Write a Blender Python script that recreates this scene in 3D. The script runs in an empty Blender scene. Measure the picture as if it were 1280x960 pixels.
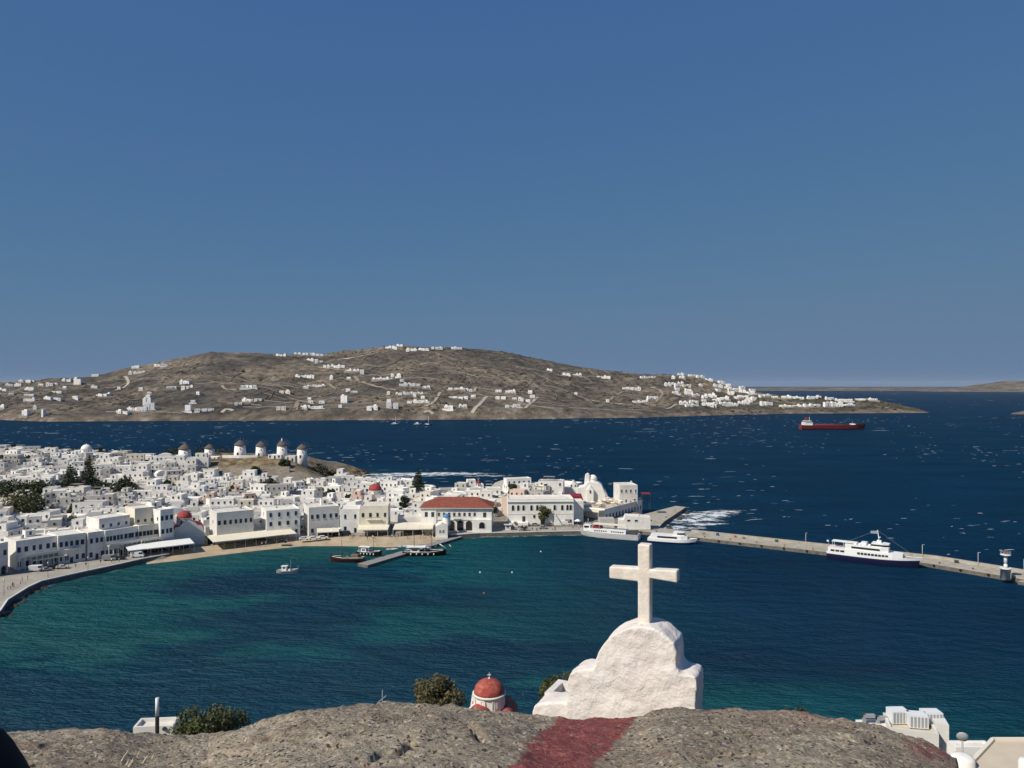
import bpy, bmesh, math, random
import numpy as np
from mathutils import Vector, Matrix

S = bpy.context.scene
COL = S.collection
R = math.radians
# ------------------------------------------------------------------ camera, sky, sun, exposure
EYE = 70.0            # eye height above the sea in metres
FPX = 960.0           # focal length in pixels of the 1280 px wide photograph
HV = 481.0            # horizon row
cam_d = bpy.data.cameras.new('camera'); cam = bpy.data.objects.new('camera', cam_d); COL.objects.link(cam)
cam.location = (0, 0, EYE); cam.rotation_euler = (R(90), 0, 0)
cam_d.sensor_fit = 'HORIZONTAL'; cam_d.sensor_width = 36.0; cam_d.lens = 36.0*FPX/1280.0
cam_d.shift_y = (HV-480.0)/1280.0
cam_d.clip_start = 0.05; cam_d.clip_end = 80000
S.camera = cam
SUN = Vector((-0.62, -0.44, 0.70)).normalized()     # towards the sun
w = bpy.data.worlds.new('World'); S.world = w; w.use_nodes = True
wn = w.node_tree; wn.nodes.clear()
wo = wn.nodes.new('ShaderNodeOutputWorld'); wb = wn.nodes.new('ShaderNodeBackground')
sk = wn.nodes.new('ShaderNodeTexSky'); sk.sky_type = 'NISHITA'; sk.sun_disc = False
sk.sun_elevation = math.asin(SUN.z); sk.sun_rotation = math.atan2(SUN.x, SUN.y)
sk.altitude = 0; sk.air_density = 0.5; sk.dust_density = 0.0; sk.ozone_density = 3.0
# the camera's tone response: each channel of the physical sky is compressed evenly over the whole dome
wsep = wn.nodes.new('ShaderNodeSeparateColor'); wcmb = wn.nodes.new('ShaderNodeCombineColor')
wn.links.new(sk.outputs[0], wsep.inputs[0])
for _i, (_g, _k, _c) in enumerate(((.46, .262, .120), (.37, .375, .200), (.13, .420, .330))):
    _p = wn.nodes.new('ShaderNodeMath'); _p.operation = 'MULTIPLY'; _p.inputs[1].default_value = .06; wn.links.new(wsep.outputs[_i], _p.inputs[0])
    _q = wn.nodes.new('ShaderNodeMath'); _q.operation = 'POWER'; _q.inputs[1].default_value = _g; wn.links.new(_p.outputs[0], _q.inputs[0])
    _r = wn.nodes.new('ShaderNodeMath'); _r.operation = 'MULTIPLY'; _r.inputs[1].default_value = _k*10; wn.links.new(_q.outputs[0], _r.inputs[0])
    _s = wn.nodes.new('ShaderNodeMath'); _s.operation = 'SMOOTH_MIN'; _s.inputs[1].default_value = _c*10; _s.inputs[2].default_value = _c*2.5; wn.links.new(_r.outputs[0], _s.inputs[0])
    wn.links.new(_s.outputs[0], wcmb.inputs[_i])
wb.inputs['Strength'].default_value = 0.1
wn.links.new(wcmb.outputs[0], wb.inputs[0]); wn.links.new(wb.outputs[0], wo.inputs[0])
sl = bpy.data.lights.new('sun', 'SUN'); sl.energy = 4.8; sl.angle = R(0.5); sl.color = (1.0, 0.935, 0.82)
so = bpy.data.objects.new('sun', sl); COL.objects.link(so)
so.rotation_euler = (-SUN).to_track_quat('-Z', 'Y').to_euler(); so.location = (-60, -40, 140)
S.view_settings.view_transform = 'Standard'; S.view_settings.look = 'None'
S.view_settings.exposure = 0.0; S.view_settings.gamma = 1.0; S.view_settings.use_curve_mapping = False
S.render.engine = 'CYCLES'
S.cycles.use_denoising = True
S.cycles.max_bounces = 6; S.cycles.volume_bounces = 0; S.cycles.transparent_max_bounces = 6

# ------------------------------------------------------------------ helpers
rng = random.Random(11)
def P(u, v, z=0.0):
    y = (EYE-z)*FPX/(v-HV); return ((u-640)/FPX*y, y)
def PY(u, v, y):
    return Vector(((u-640)/FPX*y, y, EYE-(v-HV)/FPX*y))
def proj(x, y, z):
    return (640+FPX*x/y, HV+(EYE-z)*FPX/y)

def hash2(ix, iy, seed):
    h = (ix.astype(np.int64)*374761393 + iy.astype(np.int64)*668265263 + seed*974634611) & 0xffffffff
    h = ((h ^ (h >> 13))*1274126177) & 0xffffffff
    h = (h ^ (h >> 16)) & 0xffffffff
    return h/4294967295.0
def vnoise(x, y, seed=0):
    x = np.asarray(x, float); y = np.asarray(y, float)
    ix = np.floor(x); iy = np.floor(y); fx = x-ix; fy = y-iy
    fx = fx*fx*(3-2*fx); fy = fy*fy*(3-2*fy)
    a = hash2(ix, iy, seed); b = hash2(ix+1, iy, seed); c = hash2(ix, iy+1, seed); d = hash2(ix+1, iy+1, seed)
    return (a*(1-fx)+b*fx)*(1-fy)+(c*(1-fx)+d*fx)*fy
def fbm(x, y, seed=0, oct=4):
    t = 0; a = 0.5; n = 0
    x = np.asarray(x, float); y = np.asarray(y, float)
    for i in range(oct):
        t = t+a*vnoise(x, y, seed+i*17); n += a; a *= 0.5; x = x*2.03+3.1; y = y*2.03+7.7
    return t/n
def sstep(a, b, x):
    t = np.clip((x-a)/(b-a), 0, 1); return t*t*(3-2*t)

MATS = {}
def mat(name, col, rough=0.8, spec=0.3, var=0.0, vscale=1.0, bump=0.0, bscale=8.0, rnd=0.0, metal=0.0, dirt=None, dscale=0.3, damt=0.4, coords='Object'):
    """plain procedural material: base colour with noise variation, per-object tint and a fine bump"""
    m = bpy.data.materials.new(name); m.use_nodes = True; MATS[name] = m
    nt = m.node_tree; b = nt.nodes['Principled BSDF']
    b.inputs['Roughness'].default_value = rough; b.inputs['Specular IOR Level'].default_value = spec
    b.inputs['Metallic'].default_value = metal
    c4 = (*col, 1)
    b.inputs['Base Color'].default_value = c4
    tc = nt.nodes.new('ShaderNodeTexCoord'); out = None
    if var > 0 or rnd > 0 or dirt:
        rgb = nt.nodes.new('ShaderNodeRGB'); rgb.outputs[0].default_value = c4; out = rgb.outputs[0]
        if dirt:
            n = nt.nodes.new('ShaderNodeTexNoise'); n.inputs['Scale'].default_value = dscale; n.inputs['Detail'].default_value = 6
            n.inputs['Roughness'].default_value = 0.65
            nt.links.new(tc.outputs[coords], n.inputs['Vector'])
            mr = nt.nodes.new('ShaderNodeMapRange'); mr.inputs[1].default_value = 0.42; mr.inputs[2].default_value = 0.7
            mr.inputs[4].default_value = damt
            nt.links.new(n.outputs[0], mr.inputs[0])
            mx = nt.nodes.new('ShaderNodeMix'); mx.data_type = 'RGBA'
            nt.links.new(mr.outputs[0], mx.inputs[0]); nt.links.new(out, mx.inputs[6]); mx.inputs[7].default_value = (*dirt, 1)
            out = mx.outputs[2]
        if var > 0:
            n = nt.nodes.new('ShaderNodeTexNoise'); n.inputs['Scale'].default_value = vscale; n.inputs['Detail'].default_value = 5
            nt.links.new(tc.outputs[coords], n.inputs['Vector'])
            mr = nt.nodes.new('ShaderNodeMapRange'); mr.inputs[1].default_value = 0.3; mr.inputs[2].default_value = 0.7
            mr.inputs[3].default_value = 1-var; mr.inputs[4].default_value = 1+var
            nt.links.new(n.outputs[0], mr.inputs[0])
            hs = nt.nodes.new('ShaderNodeHueSaturation'); nt.links.new(out, hs.inputs['Color']); nt.links.new(mr.outputs[0], hs.inputs['Value'])
            out = hs.outputs[0]
        if rnd > 0:
            oi = nt.nodes.new('ShaderNodeObjectInfo')
            mr = nt.nodes.new('ShaderNodeMapRange'); mr.inputs[3].default_value = 1-rnd; mr.inputs[4].default_value = 1+rnd*0.4
            nt.links.new(oi.outputs['Random'], mr.inputs[0])
            hs = nt.nodes.new('ShaderNodeHueSaturation'); nt.links.new(out, hs.inputs['Color']); nt.links.new(mr.outputs[0], hs.inputs['Value'])
            out = hs.outputs[0]
        nt.links.new(out, b.inputs['Base Color'])
    if bump > 0:
        n = nt.nodes.new('ShaderNodeTexNoise'); n.inputs['Scale'].default_value = bscale; n.inputs['Detail'].default_value = 6
        nt.links.new(tc.outputs[coords], n.inputs['Vector'])
        bp = nt.nodes.new('ShaderNodeBump'); bp.inputs['Strength'].default_value = 1.0; bp.inputs['Distance'].default_value = bump
        nt.links.new(n.outputs[0], bp.inputs['Height']); nt.links.new(bp.outputs[0], b.inputs['Normal'])
    return m

def tag(o, label=None, cat=None, group=None, kind=None):
    if label: o['label'] = label
    if cat: o['category'] = cat
    if group: o['group'] = group
    if kind: o['kind'] = kind
    return o
def empty(name, loc=(0, 0, 0), rz=0.0, label=None, cat=None, group=None):
    o = bpy.data.objects.new(name, None); COL.objects.link(o); o.location = loc; o.rotation_euler = (0, 0, rz)
    o.empty_display_size = 0.5
    return tag(o, label, cat, group)
def addmesh(name, me, parent=None, loc=None, rz=None):
    o = bpy.data.objects.new(name, me); COL.objects.link(o)
    if parent: o.parent = parent
    if loc is not None: o.location = loc
    if rz is not None: o.rotation_euler = (0, 0, rz)
    return o
def npmesh(name, verts, faces, mats=(), midx=None, smooth=False):
    me = bpy.data.meshes.new(name)
    verts = np.asarray(verts, np.float32); faces = np.asarray(faces, np.int32)
    k = faces.shape[1]
    me.vertices.add(len(verts)); me.vertices.foreach_set('co', verts.ravel())
    me.loops.add(faces.size); me.loops.foreach_set('vertex_index', faces.ravel())
    me.polygons.add(len(faces)); me.polygons.foreach_set('loop_start', np.arange(0, faces.size, k, dtype=np.int32))
    if midx is not None: me.polygons.foreach_set('material_index', np.asarray(midx, np.int32))
    if smooth: me.polygons.foreach_set('use_smooth', np.ones(len(faces), bool))
    for m in mats: me.materials.append(m)
    me.update(calc_edges=True); me.validate()
    return me
def gridmesh(name, X, Y, Z, mats, smooth=True):
    ny, nx = X.shape
    v = np.stack([X.ravel(), Y.ravel(), Z.ravel()], 1)
    i = (np.arange(ny-1)[:, None]*nx+np.arange(nx-1)[None, :]).ravel()
    f = np.stack([i, i+1, i+nx+1, i+nx], 1)
    return npmesh(name, v, f, mats, smooth=smooth)
def attr(me, name, val):
    a = me.attributes.new(name, 'FLOAT', 'POINT'); a.data.foreach_set('value', np.asarray(val, np.float32).ravel())

class MB:
    """mesh builder: collects shapes in local coordinates"""
    def __init__(s): s.v = []; s.f = []; s.m = []; s.mats = []; s.sm = []; s.M = None
    def mi(s, m):
        if isinstance(m, str): m = MATS[m]
        if m not in s.mats: s.mats.append(m)
        return s.mats.index(m)
    def pts(s, pts):
        b = len(s.v)
        for p in pts:
            p = Vector(p)
            if s.M is not None: p = s.M @ p
            s.v.append(tuple(p))
        return b
    def face(s, pts, m, smooth=False):
        b = s.pts(pts); s.f.append(tuple(range(b, b+len(pts)))); s.m.append(s.mi(m)); s.sm.append(smooth)
    def idx(s, b, faces, m, smooth=False):
        k = s.mi(m)
        for f in faces: s.f.append(tuple(b+i for i in f)); s.m.append(k); s.sm.append(smooth)
    def box(s, x0, x1, y0, y1, z0, z1, m, top=None, taper=0.0):
        t = taper
        b = s.pts([(x0, y0, z0), (x1, y0, z0), (x1, y1, z0), (x0, y1, z0), (x0+t, y0+t, z1), (x1-t, y0+t, z1), (x1-t, y1-t, z1), (x0+t, y1-t, z1)])
        s.idx(b, [(0, 3, 2, 1), (0, 1, 5, 4), (1, 2, 6, 5), (2, 3, 7, 6), (3, 0, 4, 7)], m)
        s.idx(b, [(4, 5, 6, 7)], top or m)
    def rbox(s, c, sx, sy, sz, rz, m, top=None):
        old = s.M
        s.M = (old or Matrix()) @ Matrix.Translation(c) @ Matrix.Rotation(rz, 4, 'Z')
        s.box(-sx/2, sx/2, -sy/2, sy/2, 0, sz, m, top); s.M = old
    def roofbox(s, x0, x1, y0, y1, z0, z1, m, roof, par=0.5, t=0.25):
        """house volume with a parapet round a sunken flat roof"""
        zi = z1-par
        b = s.pts([(x0, y0, z0), (x1, y0, z0), (x1, y1, z0), (x0, y1, z0), (x0, y0, z1), (x1, y0, z1), (x1, y1, z1), (x0, y1, z1),
                   (x0+t, y0+t, z1), (x1-t, y0+t, z1), (x1-t, y1-t, z1), (x0+t, y1-t, z1), (x0+t, y0+t, zi), (x1-t, y0+t, zi), (x1-t, y1-t, zi), (x0+t, y1-t, zi)])
        s.idx(b, [(0, 1, 5, 4), (1, 2, 6, 5), (2, 3, 7, 6), (3, 0, 4, 7), (4, 5, 9, 8), (5, 6, 10, 9), (6, 7, 11, 10), (7, 4, 8, 11),
                  (8, 9, 13, 12), (9, 10, 14, 13), (10, 11, 15, 14), (11, 8, 12, 15)], m)
        s.idx(b, [(12, 13, 14, 15)], roof)
    def prism(s, poly, z0, z1, m, top=None):
        n = len(poly); b = s.pts([(x, y, z0) for x, y in poly]+[(x, y, z1) for x, y in poly])
        s.idx(b, [(i, (i+1) % n, n+(i+1) % n, n+i) for i in range(n)], m)
        s.idx(b, [tuple(range(n, 2*n))], top or m)
        s.idx(b, [tuple(range(n-1, -1, -1))], m)
    def xprism(s, prof, y0, y1, m, side=None):
        """profile in xz pulled along y"""
        n = len(prof); b = s.pts([(x, y0, z) for x, z in prof]+[(x, y1, z) for x, z in prof])
        s.idx(b, [((i+1) % n, i, n+i, n+(i+1) % n) for i in range(n)], m)
        s.idx(b, [tuple(range(n))], side or m); s.idx(b, [tuple(range(2*n-1, n-1, -1))], side or m)
    def lathe(s, prof, n, m, c=(0, 0), smooth=True, a0=0.0, a1=None):
        """prof = [(r,z)..] bottom to top"""
        full = a1 is None
        A = [a0+(2*math.pi*i/n if full else (a1-a0)*i/n) for i in range(n if full else n+1)]
        b = s.pts([(c[0]+r*math.cos(a), c[1]+r*math.sin(a), z) for r, z in prof for a in A])
        k = len(A); fs = []
        for j in range(len(prof)-1):
            for i in range(k if full else k-1):
                i2 = (i+1) % k; fs.append((j*k+i, j*k+i2, (j+1)*k+i2, (j+1)*k+i))
        s.idx(b, fs, m, smooth)
        if full:
            if prof[-1][0] > 0.02: s.idx(b, [tuple((len(prof)-1)*k+i for i in range(k))], m)
            if prof[0][0] > 0.02: s.idx(b, [tuple(k-1-i for i in range(k))], m)
    def tube(s, a, b_, r, m, n=6, r2=None):
        a = Vector(a); b_ = Vector(b_); d = (b_-a)
        if d.length < 1e-6: return
        q = d.to_track_quat('Z', 'Y'); r2 = r if r2 is None else r2
        ring = [Vector((math.cos(2*math.pi*i/n), math.sin(2*math.pi*i/n), 0)) for i in range(n)]
        b = s.pts([a+q @ (p*r) for p in ring]+[b_+q @ (p*r2) for p in ring])
        s.idx(b, [(i, (i+1) % n, n+(i+1) % n, n+i) for i in range(n)], m, n > 5)
        s.idx(b, [tuple(range(n-1, -1, -1)), tuple(range(n, 2*n))], m)
    def mesh(s, name):
        me = bpy.data.meshes.new(name); me.from_pydata(s.v, [], s.f)
        for m in s.mats: me.materials.append(m)
        me.polygons.foreach_set('material_index', np.array(s.m, np.int32))
        me.polygons.foreach_set('use_smooth', np.array(s.sm, bool)); me.update()
        return me
    def build(s, name, parent=None, loc=None, rz=None):
        return addmesh(name, s.mesh(name), parent, loc, rz)

def copy_tree(o, parent=None):
    c = o.copy(); COL.objects.link(c)
    if parent is not None: c.parent = parent
    for ch in o.children: copy_tree(ch, c)
    return c

# ------------------------------------------------------------------ materials
mat('plaster', (.83, .805, .755), .85, .2, var=.05, vscale=.25, rnd=.16, dirt=(.50, .47, .42), dscale=.22, damt=.5, coords='Object')
mat('villa_white', (.84, .825, .79), .85, .2, var=.04, vscale=.2)
mat('plaster_cream', (.75, .69, .57), .85, .2, var=.07, vscale=.4, rnd=.08)
mat('plaster_pink', (.62, .47, .39), .85, .2, var=.07, vscale=.4)
mat('plaster_grey', (.46, .44, .41), .85, .2, var=.08, vscale=.4, rnd=.1)
mat('roof_white', (.78, .735, .645), .9, .2, var=.10, vscale=.5, rnd=.12, dirt=(.45, .42, .37), dscale=.4, damt=.6)
mat('roof_grey', (.42, .40, .37), .9, .2, var=.12, vscale=.5, rnd=.1, dirt=(.3, .28, .25), dscale=.6)
mat('roof_tan', (.55, .47, .36), .9, .2, var=.12, vscale=.5)
mat('stone', (.34, .29, .23), .9, .2, var=.35, vscale=1.2, bump=.05, bscale=3)
mat('glass', (.018, .020, .024), .35, .4)
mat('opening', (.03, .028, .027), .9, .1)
mat('blue_paint', (.045, .11, .24), .6, .3, rnd=.2)
mat('green_paint', (.05, .12, .08), .6, .3, rnd=.2)
mat('brown_wood', (.11, .07, .045), .7, .3, rnd=.2)
mat('grey_wood', (.26, .25, .24), .8, .2, var=.2, vscale=2)
mat('red_dome', (.30, .045, .045), .75, .25, var=.12, vscale=1.0, dirt=(.36, .13, .10), dscale=.9, damt=.5)
mat('red_paint', (.24, .025, .032), .7, .3, var=.1)
mat('blue_dome', (.07, .22, .40), .7, .3, var=.08, vscale=1)
mat('roof_tile', (.25, .075, .05), .85, .2, var=.22, vscale=.8, dirt=(.16, .06, .045), dscale=.5, damt=.6, bump=.03, bscale=6)
mat('awning', (.74, .68, .54), .8, .2, var=.05, vscale=.6)
mat('awning_white', (.78, .77, .72), .8, .2, var=.04)
mat('thatch', (.135, .11, .095), .95, .1, var=.25, vscale=2.5, bump=.05, bscale=10)
mat('metal_grey', (.32, .33, .34), .5, .5)
mat('metal_dark', (.05, .052, .055), .5, .4)
mat('metal_white', (.72, .73, .73), .5, .4)
mat('black', (.012, .012, .014), .8, .2)
mat('navy', (.010, .011, .05), .4, .5)
mat('hull_white', (.80, .80, .79), .45, .45, var=.03)
mat('hull_dark', (.035, .025, .02), .6, .3)
mat('hull_red', (.20, .032, .035), .6, .3, var=.15, vscale=.3)
mat('hull_maroon', (.085, .028, .026), .6, .3, var=.15)
mat('deck_wood', (.20, .15, .10), .8, .2, var=.2, vscale=2)
mat('orange', (.55, .12, .05), .6, .3)
mat('tank_grey', (.36, .37, .38), .6, .3)
mat('solar', (.02, .03, .06), .25, .5)
mat('concrete', (.40, .365, .30), .9, .2, var=.14, vscale=.35, dirt=(.24, .21, .17), dscale=.5, damt=.5, bump=.02, bscale=3)
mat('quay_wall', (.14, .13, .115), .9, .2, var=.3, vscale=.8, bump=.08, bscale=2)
mat('kerb_white', (.68, .66, .60), .85, .2, var=.1)
mat('paving', (.36, .33, .28), .9, .2, var=.12, vscale=.25, dirt=(.25, .22, .18), dscale=.15, damt=.5)
mat('sand', (.44, .355, .245), .95, .1, var=.12, vscale=.3, dirt=(.30, .22, .14), dscale=.12, damt=.5)
mat('skin_tone', (.45, .28, .20), .7, .3)
for i, c in enumerate([(.7, .7, .68), (.05, .07, .14), (.35, .05, .05), (.03, .03, .03), (.25, .3, .35), (.5, .42, .3)]):
    mat('cloth%d' % i, c, .9, .1)
for i, c in enumerate([(.75, .75, .74), (.03, .03, .035), (.25, .26, .27), (.30, .03, .03), (.06, .09, .16), (.5, .48, .42)]):
    mat('car%d' % i, c, .3, .5)
mat('rubber', (.02, .02, .02), .9, .1)
mat('bark', (.11, .08, .06), .95, .1, var=.2, vscale=3)

def leafmat(name, c1, c2):
    m = bpy.data.materials.new(name); m.use_nodes = True; MATS[name] = m
    nt = m.node_tree; b = nt.nodes['Principled BSDF']; b.inputs['Roughness'].default_value = .7; b.inputs['Specular IOR Level'].default_value = .15
    g = nt.nodes.new('ShaderNodeNewGeometry'); r = nt.nodes.new('ShaderNodeValToRGB')
    r.color_ramp.elements[0].color = (*c1, 1); r.color_ramp.elements[1].color = (*c2, 1)
    nt.links.new(g.outputs['Random Per Island'], r.inputs[0]); nt.links.new(r.outputs[0], b.inputs['Base Color'])
    return m
leafmat('leaf_dark', (.022, .030, .014), (.055, .070, .030))
leafmat('leaf_mid', (.050, .058, .022), (.11, .115, .048))
leafmat('leaf_olive', (.075, .068, .030), (.145, .125, .062))
leafmat('leaf_scrub', (.085, .070, .036), (.19, .15, .085))
leafmat('leaf_hill', (.050, .045, .028), (.10, .085, .055))
leafmat('straw', (.40, .32, .18), (.62, .52, .34))
# ------------------------------------------------------------------ coast line of the town
BAY = [P(0, 772), P(10, 757), P(35, 741), P(52, 733), P(100, 722), P(150, 711), P(180, 704), P(220, 699.5), P(270, 693), P(330, 686), P(380, 681),
       P(430, 681), P(490, 683), P(530, 679), P(565, 673), P(620, 671), P(720, 668.5), (49, 359)]
COAST = BAY+[(68, 362), (76, 385), (74, 402), (68, 422), (52, 436), (30, 450), (0, 462), (-30, 470), (-55, 480), (-85, 495), (-110, 515), (-126, 555),
             (-118, 590), (-108, 606), (-122, 618), (-160, 622), (-200, 608), (-240, 612), (-330, 650), (-460, 690), (-800, 740), (-800, 140), (-190, 150), (-172, 200)]
def polydist(x, y, pts, closed=True):
    x = np.asarray(x, float); y = np.asarray(y, float)
    best = np.full(x.shape, 1e12); inside = np.zeros(x.shape, bool); n = len(pts)
    for i in range(n if closed else n-1):
        ax, ay = pts[i]; bx, by = pts[(i+1) % n]
        dx, dy = bx-ax, by-ay; t = np.clip(((x-ax)*dx+(y-ay)*dy)/(dx*dx+dy*dy+1e-9), 0, 1)
        best = np.minimum(best, (x-ax-t*dx)**2+(y-ay-t*dy)**2)
        if closed and ay != by:
            c = ((ay > y) != (by > y)) & (x < (bx-ax)*(y-ay)/(by-ay)+ax); inside ^= c
    d = np.sqrt(best)
    return np.where(inside, d, -d) if closed else d
BEACH0, BEACH1 = P(200, 701), P(548, 676)
def beachmask(x, y):
    """1 along the sandy part of the bay"""
    u = 640+FPX*x/np.maximum(y, 1)
    return sstep(185, 225, u)*(1-sstep(535, 556, u))
def ground(x, y):
    x = np.asarray(x, float); y = np.asarray(y, float)
    d = polydist(x, y, COAST); db = polydist(x, y, BAY, False)
    h = 1.75+0.033*np.maximum(0, db-12)
    h = h+10.5*np.exp(-((y-546)/40)**4)*sstep(-265, -215, x)*(1-sstep(-158, -112, x))
    h = h+4.5*np.exp(-((y-418)/30)**2-((x-24)/30)**2)
    h = h+(fbm(x*.03, y*.03, 5)-.5)*1.6*sstep(15, 50, db)
    bm = beachmask(x, y)*(db < 40)
    near = np.where(bm > .5, -0.25+d*0.11, -1.0+d*1.6)
    wild = sstep(14, 24, db)
    near = near*(1-wild)+wild*(-1.2+d*.55+2.2*(fbm(x*.15, y*.15, 9)-.4)*np.clip(d*.2, 0, 1))
    return np.where(d > 0, np.minimum(h, near), np.maximum(-3.0, d*.4-.3))
def gz(x, y): return float(ground(np.array([x]), np.array([y]))[0])

# ------------------------------------------------------------------ sea
def seamat():
    m = bpy.data.materials.new('sea_water'); m.use_nodes = True; nt = m.node_tree; L = nt.links
    b = nt.nodes['Principled BSDF']
    def N(t): return nt.nodes.new('ShaderNode'+t)
    geo = N('NewGeometry'); at = N('Attribute'); at.attribute_name = 'shallow'; af = N('Attribute'); af.attribute_name = 'foam'
    def noise(scale, det=4, sx=1, sy=1, rot=0.0, rough=.55):
        mp = N('Mapping'); mp.inputs['Scale'].default_value = (sx, sy, 1); mp.inputs['Rotation'].default_value = (0, 0, rot)
        L.new(geo.outputs['Position'], mp.inputs['Vector'])
        n = N('TexNoise'); n.inputs['Scale'].default_value = scale; n.inputs['Detail'].default_value = det; n.inputs['Roughness'].default_value = rough
        L.new(mp.outputs[0], n.inputs['Vector']); return n.outputs[0]
    def rng_(src, a, b_, c=0., d=1.):
        r = N('MapRange'); r.inputs[1].default_value = a; r.inputs[2].default_value = b_; r.inputs[3].default_value = c; r.inputs[4].default_value = d
        L.new(src, r.inputs[0]); return r.outputs[0]
    def mix(f, a, b_):
        x = N('Mix'); x.data_type = 'RGBA'
        for s_, i in ((f, 0), (a, 6), (b_, 7)):
            if isinstance(s_, tuple): x.inputs[i].default_value = (*s_, 1)
            else: L.new(s_, x.inputs[i])
        return x.outputs[2]
    ramp = N('ValToRGB'); e = ramp.color_ramp.elements
    e[0].position = 0.0; e[0].color = (.0010, .0250, .0590, 1)
    e[1].position = 1.0; e[1].color = (.085, .10, .075, 1)
    for p, c in ((.25, (.0013, .039, .066)), (.5, (.0030, .063, .080)), (.75, (.009, .080, .086)), (.92, (.030, .080, .076))):
        q = ramp.color_ramp.elements.new(p); q.color = (*c, 1)
    L.new(at.outputs['Fac'], ramp.inputs[0])
    # large gusts and current lines darken or lighten the surface a little
    big = rng_(noise(.012, 5, 1, 2.2, .4), .35, .68)
    c = mix(big, ramp.outputs[0], ramp.outputs[0])
    hs = N('HueSaturation'); L.new(ramp.outputs[0], hs.inputs['Color']); L.new(rng_(noise(.010, 6, 1, 2.4, .35), .3, .7, .80, 1.22), hs.inputs['Value'])
    # foam
    fn = rng_(noise(.16, 8, 1, 1.3, .5, .7), .40, .60)
    ml = N('Math'); ml.operation = 'MULTIPLY'; L.new(af.outputs['Fac'], ml.inputs[0]); L.new(fn, ml.inputs[1])
    fo = rng_(ml.outputs[0], .12, .42)
    col = mix(fo, hs.outputs[0], (.78, .82, .83))
    # body colour of the water under a capped mirror of the sky: steep chop never reflects like a flat mirror
    nt.nodes.remove(b); df = N('BsdfDiffuse'); gl = N('BsdfGlossy'); mxs = N('MixShader'); lw = N('LayerWeight'); lw.inputs[0].default_value = .5
    L.new(col, df.inputs['Color']); gl.inputs['Roughness'].default_value = .16; gl.inputs['Color'].default_value = (.75, .9, 1.0, 1)
    pw = N('Math'); pw.operation = 'POWER'; pw.inputs[1].default_value = 3.0; L.new(lw.outputs['Facing'], pw.inputs[0])
    L.new(rng_(pw.outputs[0], 0, 1, .02, .085), mxs.inputs[0]); L.new(df.outputs[0], mxs.inputs[1]); L.new(gl.outputs[0], mxs.inputs[2])
    L.new(mxs.outputs[0], nt.nodes['Material Output'].inputs['Surface'])
    # waves: chop with crests running across the wind, plus finer ripple
    w1 = noise(.55, 5, 1, 2.1, .30, .6); w2 = noise(.10, 4, 1, 2.0, .22)
    add = N('Math'); add.operation = 'MULTIPLY_ADD'; L.new(w2, add.inputs[0]); add.inputs[1].default_value = 2.6; L.new(w1, add.inputs[2])
    bp = N('Bump'); bp.inputs['Strength'].default_value = 1.0; bp.inputs['Distance'].default_value = 1.3
    L.new(add.outputs[0], bp.inputs['Height'])
    for q_ in (df, gl, lw): L.new(bp.outputs[0], q_.inputs['Normal'])
    return m
def nonuni(fine0, fine1, step, lo, hi, g=1.35):
    a = list(np.arange(fine0, fine1+step*.5, step)); s_ = step
    while a[-1] < hi: s_ *= g; a.append(min(hi, a[-1]+s_))
    s_ = step
    while a[0] > lo: s_ *= g; a.insert(0, max(lo, a[0]-s_))
    return np.array(a)
sx = nonuni(-300, 260, 3.0, -30000, 30000); sy = nonuni(60, 660, 3.0, -30000, 30000)
SX, SY = np.meshgrid(sx, sy)
sea_me = gridmesh('sea', SX, SY, np.zeros_like(SX), [seamat()])
dc = -polydist(SX, SY, COAST)                       # metres off the coast
u_ = 640+FPX*SX/np.maximum(SY, 1)
inbay = ((SY < 372) & (SY > 60)).astype(float)
west = 1-sstep(-40, 95, SX+(SY-250)*.25)
sh_bay = (1-sstep(0, 7, dc))*.36*beachmask(SX, SY)+(1-sstep(0, 28, dc))*.14+.16*west*(1-sstep(30, 140, dc))+.44*west
sh_near = .85*(1-sstep(165, 250, SY+40*(fbm(SX*.012, SY*.016, 8)-.5)+.20*SX))*(1-sstep(-10, 120, SX)*.62)
sh = np.maximum(sh_bay*inbay, sh_near*(SY > 60))
grass = sstep(.50, .62, fbm(SX*.018+5, SY*.030+2, 21, 5))*sstep(22, 50, dc)
grass = np.maximum(grass, .95*np.exp(-((SX+72)/34)**4-((SY-186)/15)**4))
grass = np.maximum(grass, .8*np.exp(-((SX+78)/26)**4-((SY-228)/9)**4))
grass = np.maximum(grass, .75*np.exp(-((SX+26)/30)**4-((SY-255)/14)**4))
sh = sh*(1-.78*grass*inbay)+.06*(fbm(SX*.05, SY*.05, 40)-.5)*inbay
sh = np.maximum(sh, 0.16*(1-sstep(0, 70, dc))*(SY > 372)*(SY < 640))
attr(sea_me, 'shallow', np.clip(sh, 0, 1))
fm = np.zeros_like(SX)
def blob(cx, cy, rx, ry, a, rot=0.0):
    global fm
    c, s_ = math.cos(rot), math.sin(rot); X = (SX-cx)*c+(SY-cy)*s_; Y = -(SX-cx)*s_+(SY-cy)*c
    fm = np.maximum(fm, a*np.exp(-((X/rx)**2+(Y/ry)**2)))
blob(92, 398, 16, 8, 1.0, .2); blob(104, 414, 15, 9, 1.0, .3); blob(83, 376, 10, 5, .8); blob(116, 424, 13, 5, .7, .2); blob(96, 385, 15, 3, .75, .2)
blob(-95, 570, 17, 20, .85, .3); blob(-80, 600, 36, 12, .85); blob(-50, 606, 34, 9, .8, -.1); blob(-85, 540, 15, 12, .75); blob(-63, 515, 22, 5, .6, -.3)
blob(-20, 590, 22, 6, .5)
fm = np.maximum(fm, .55*(1-sstep(0, 5, dc))*(SY > 372))
fm = np.maximum(fm, .42*(1-sstep(0, 2.5, dc))*inbay)
attr(sea_me, 'foam', fm*(dc > -4))
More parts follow.
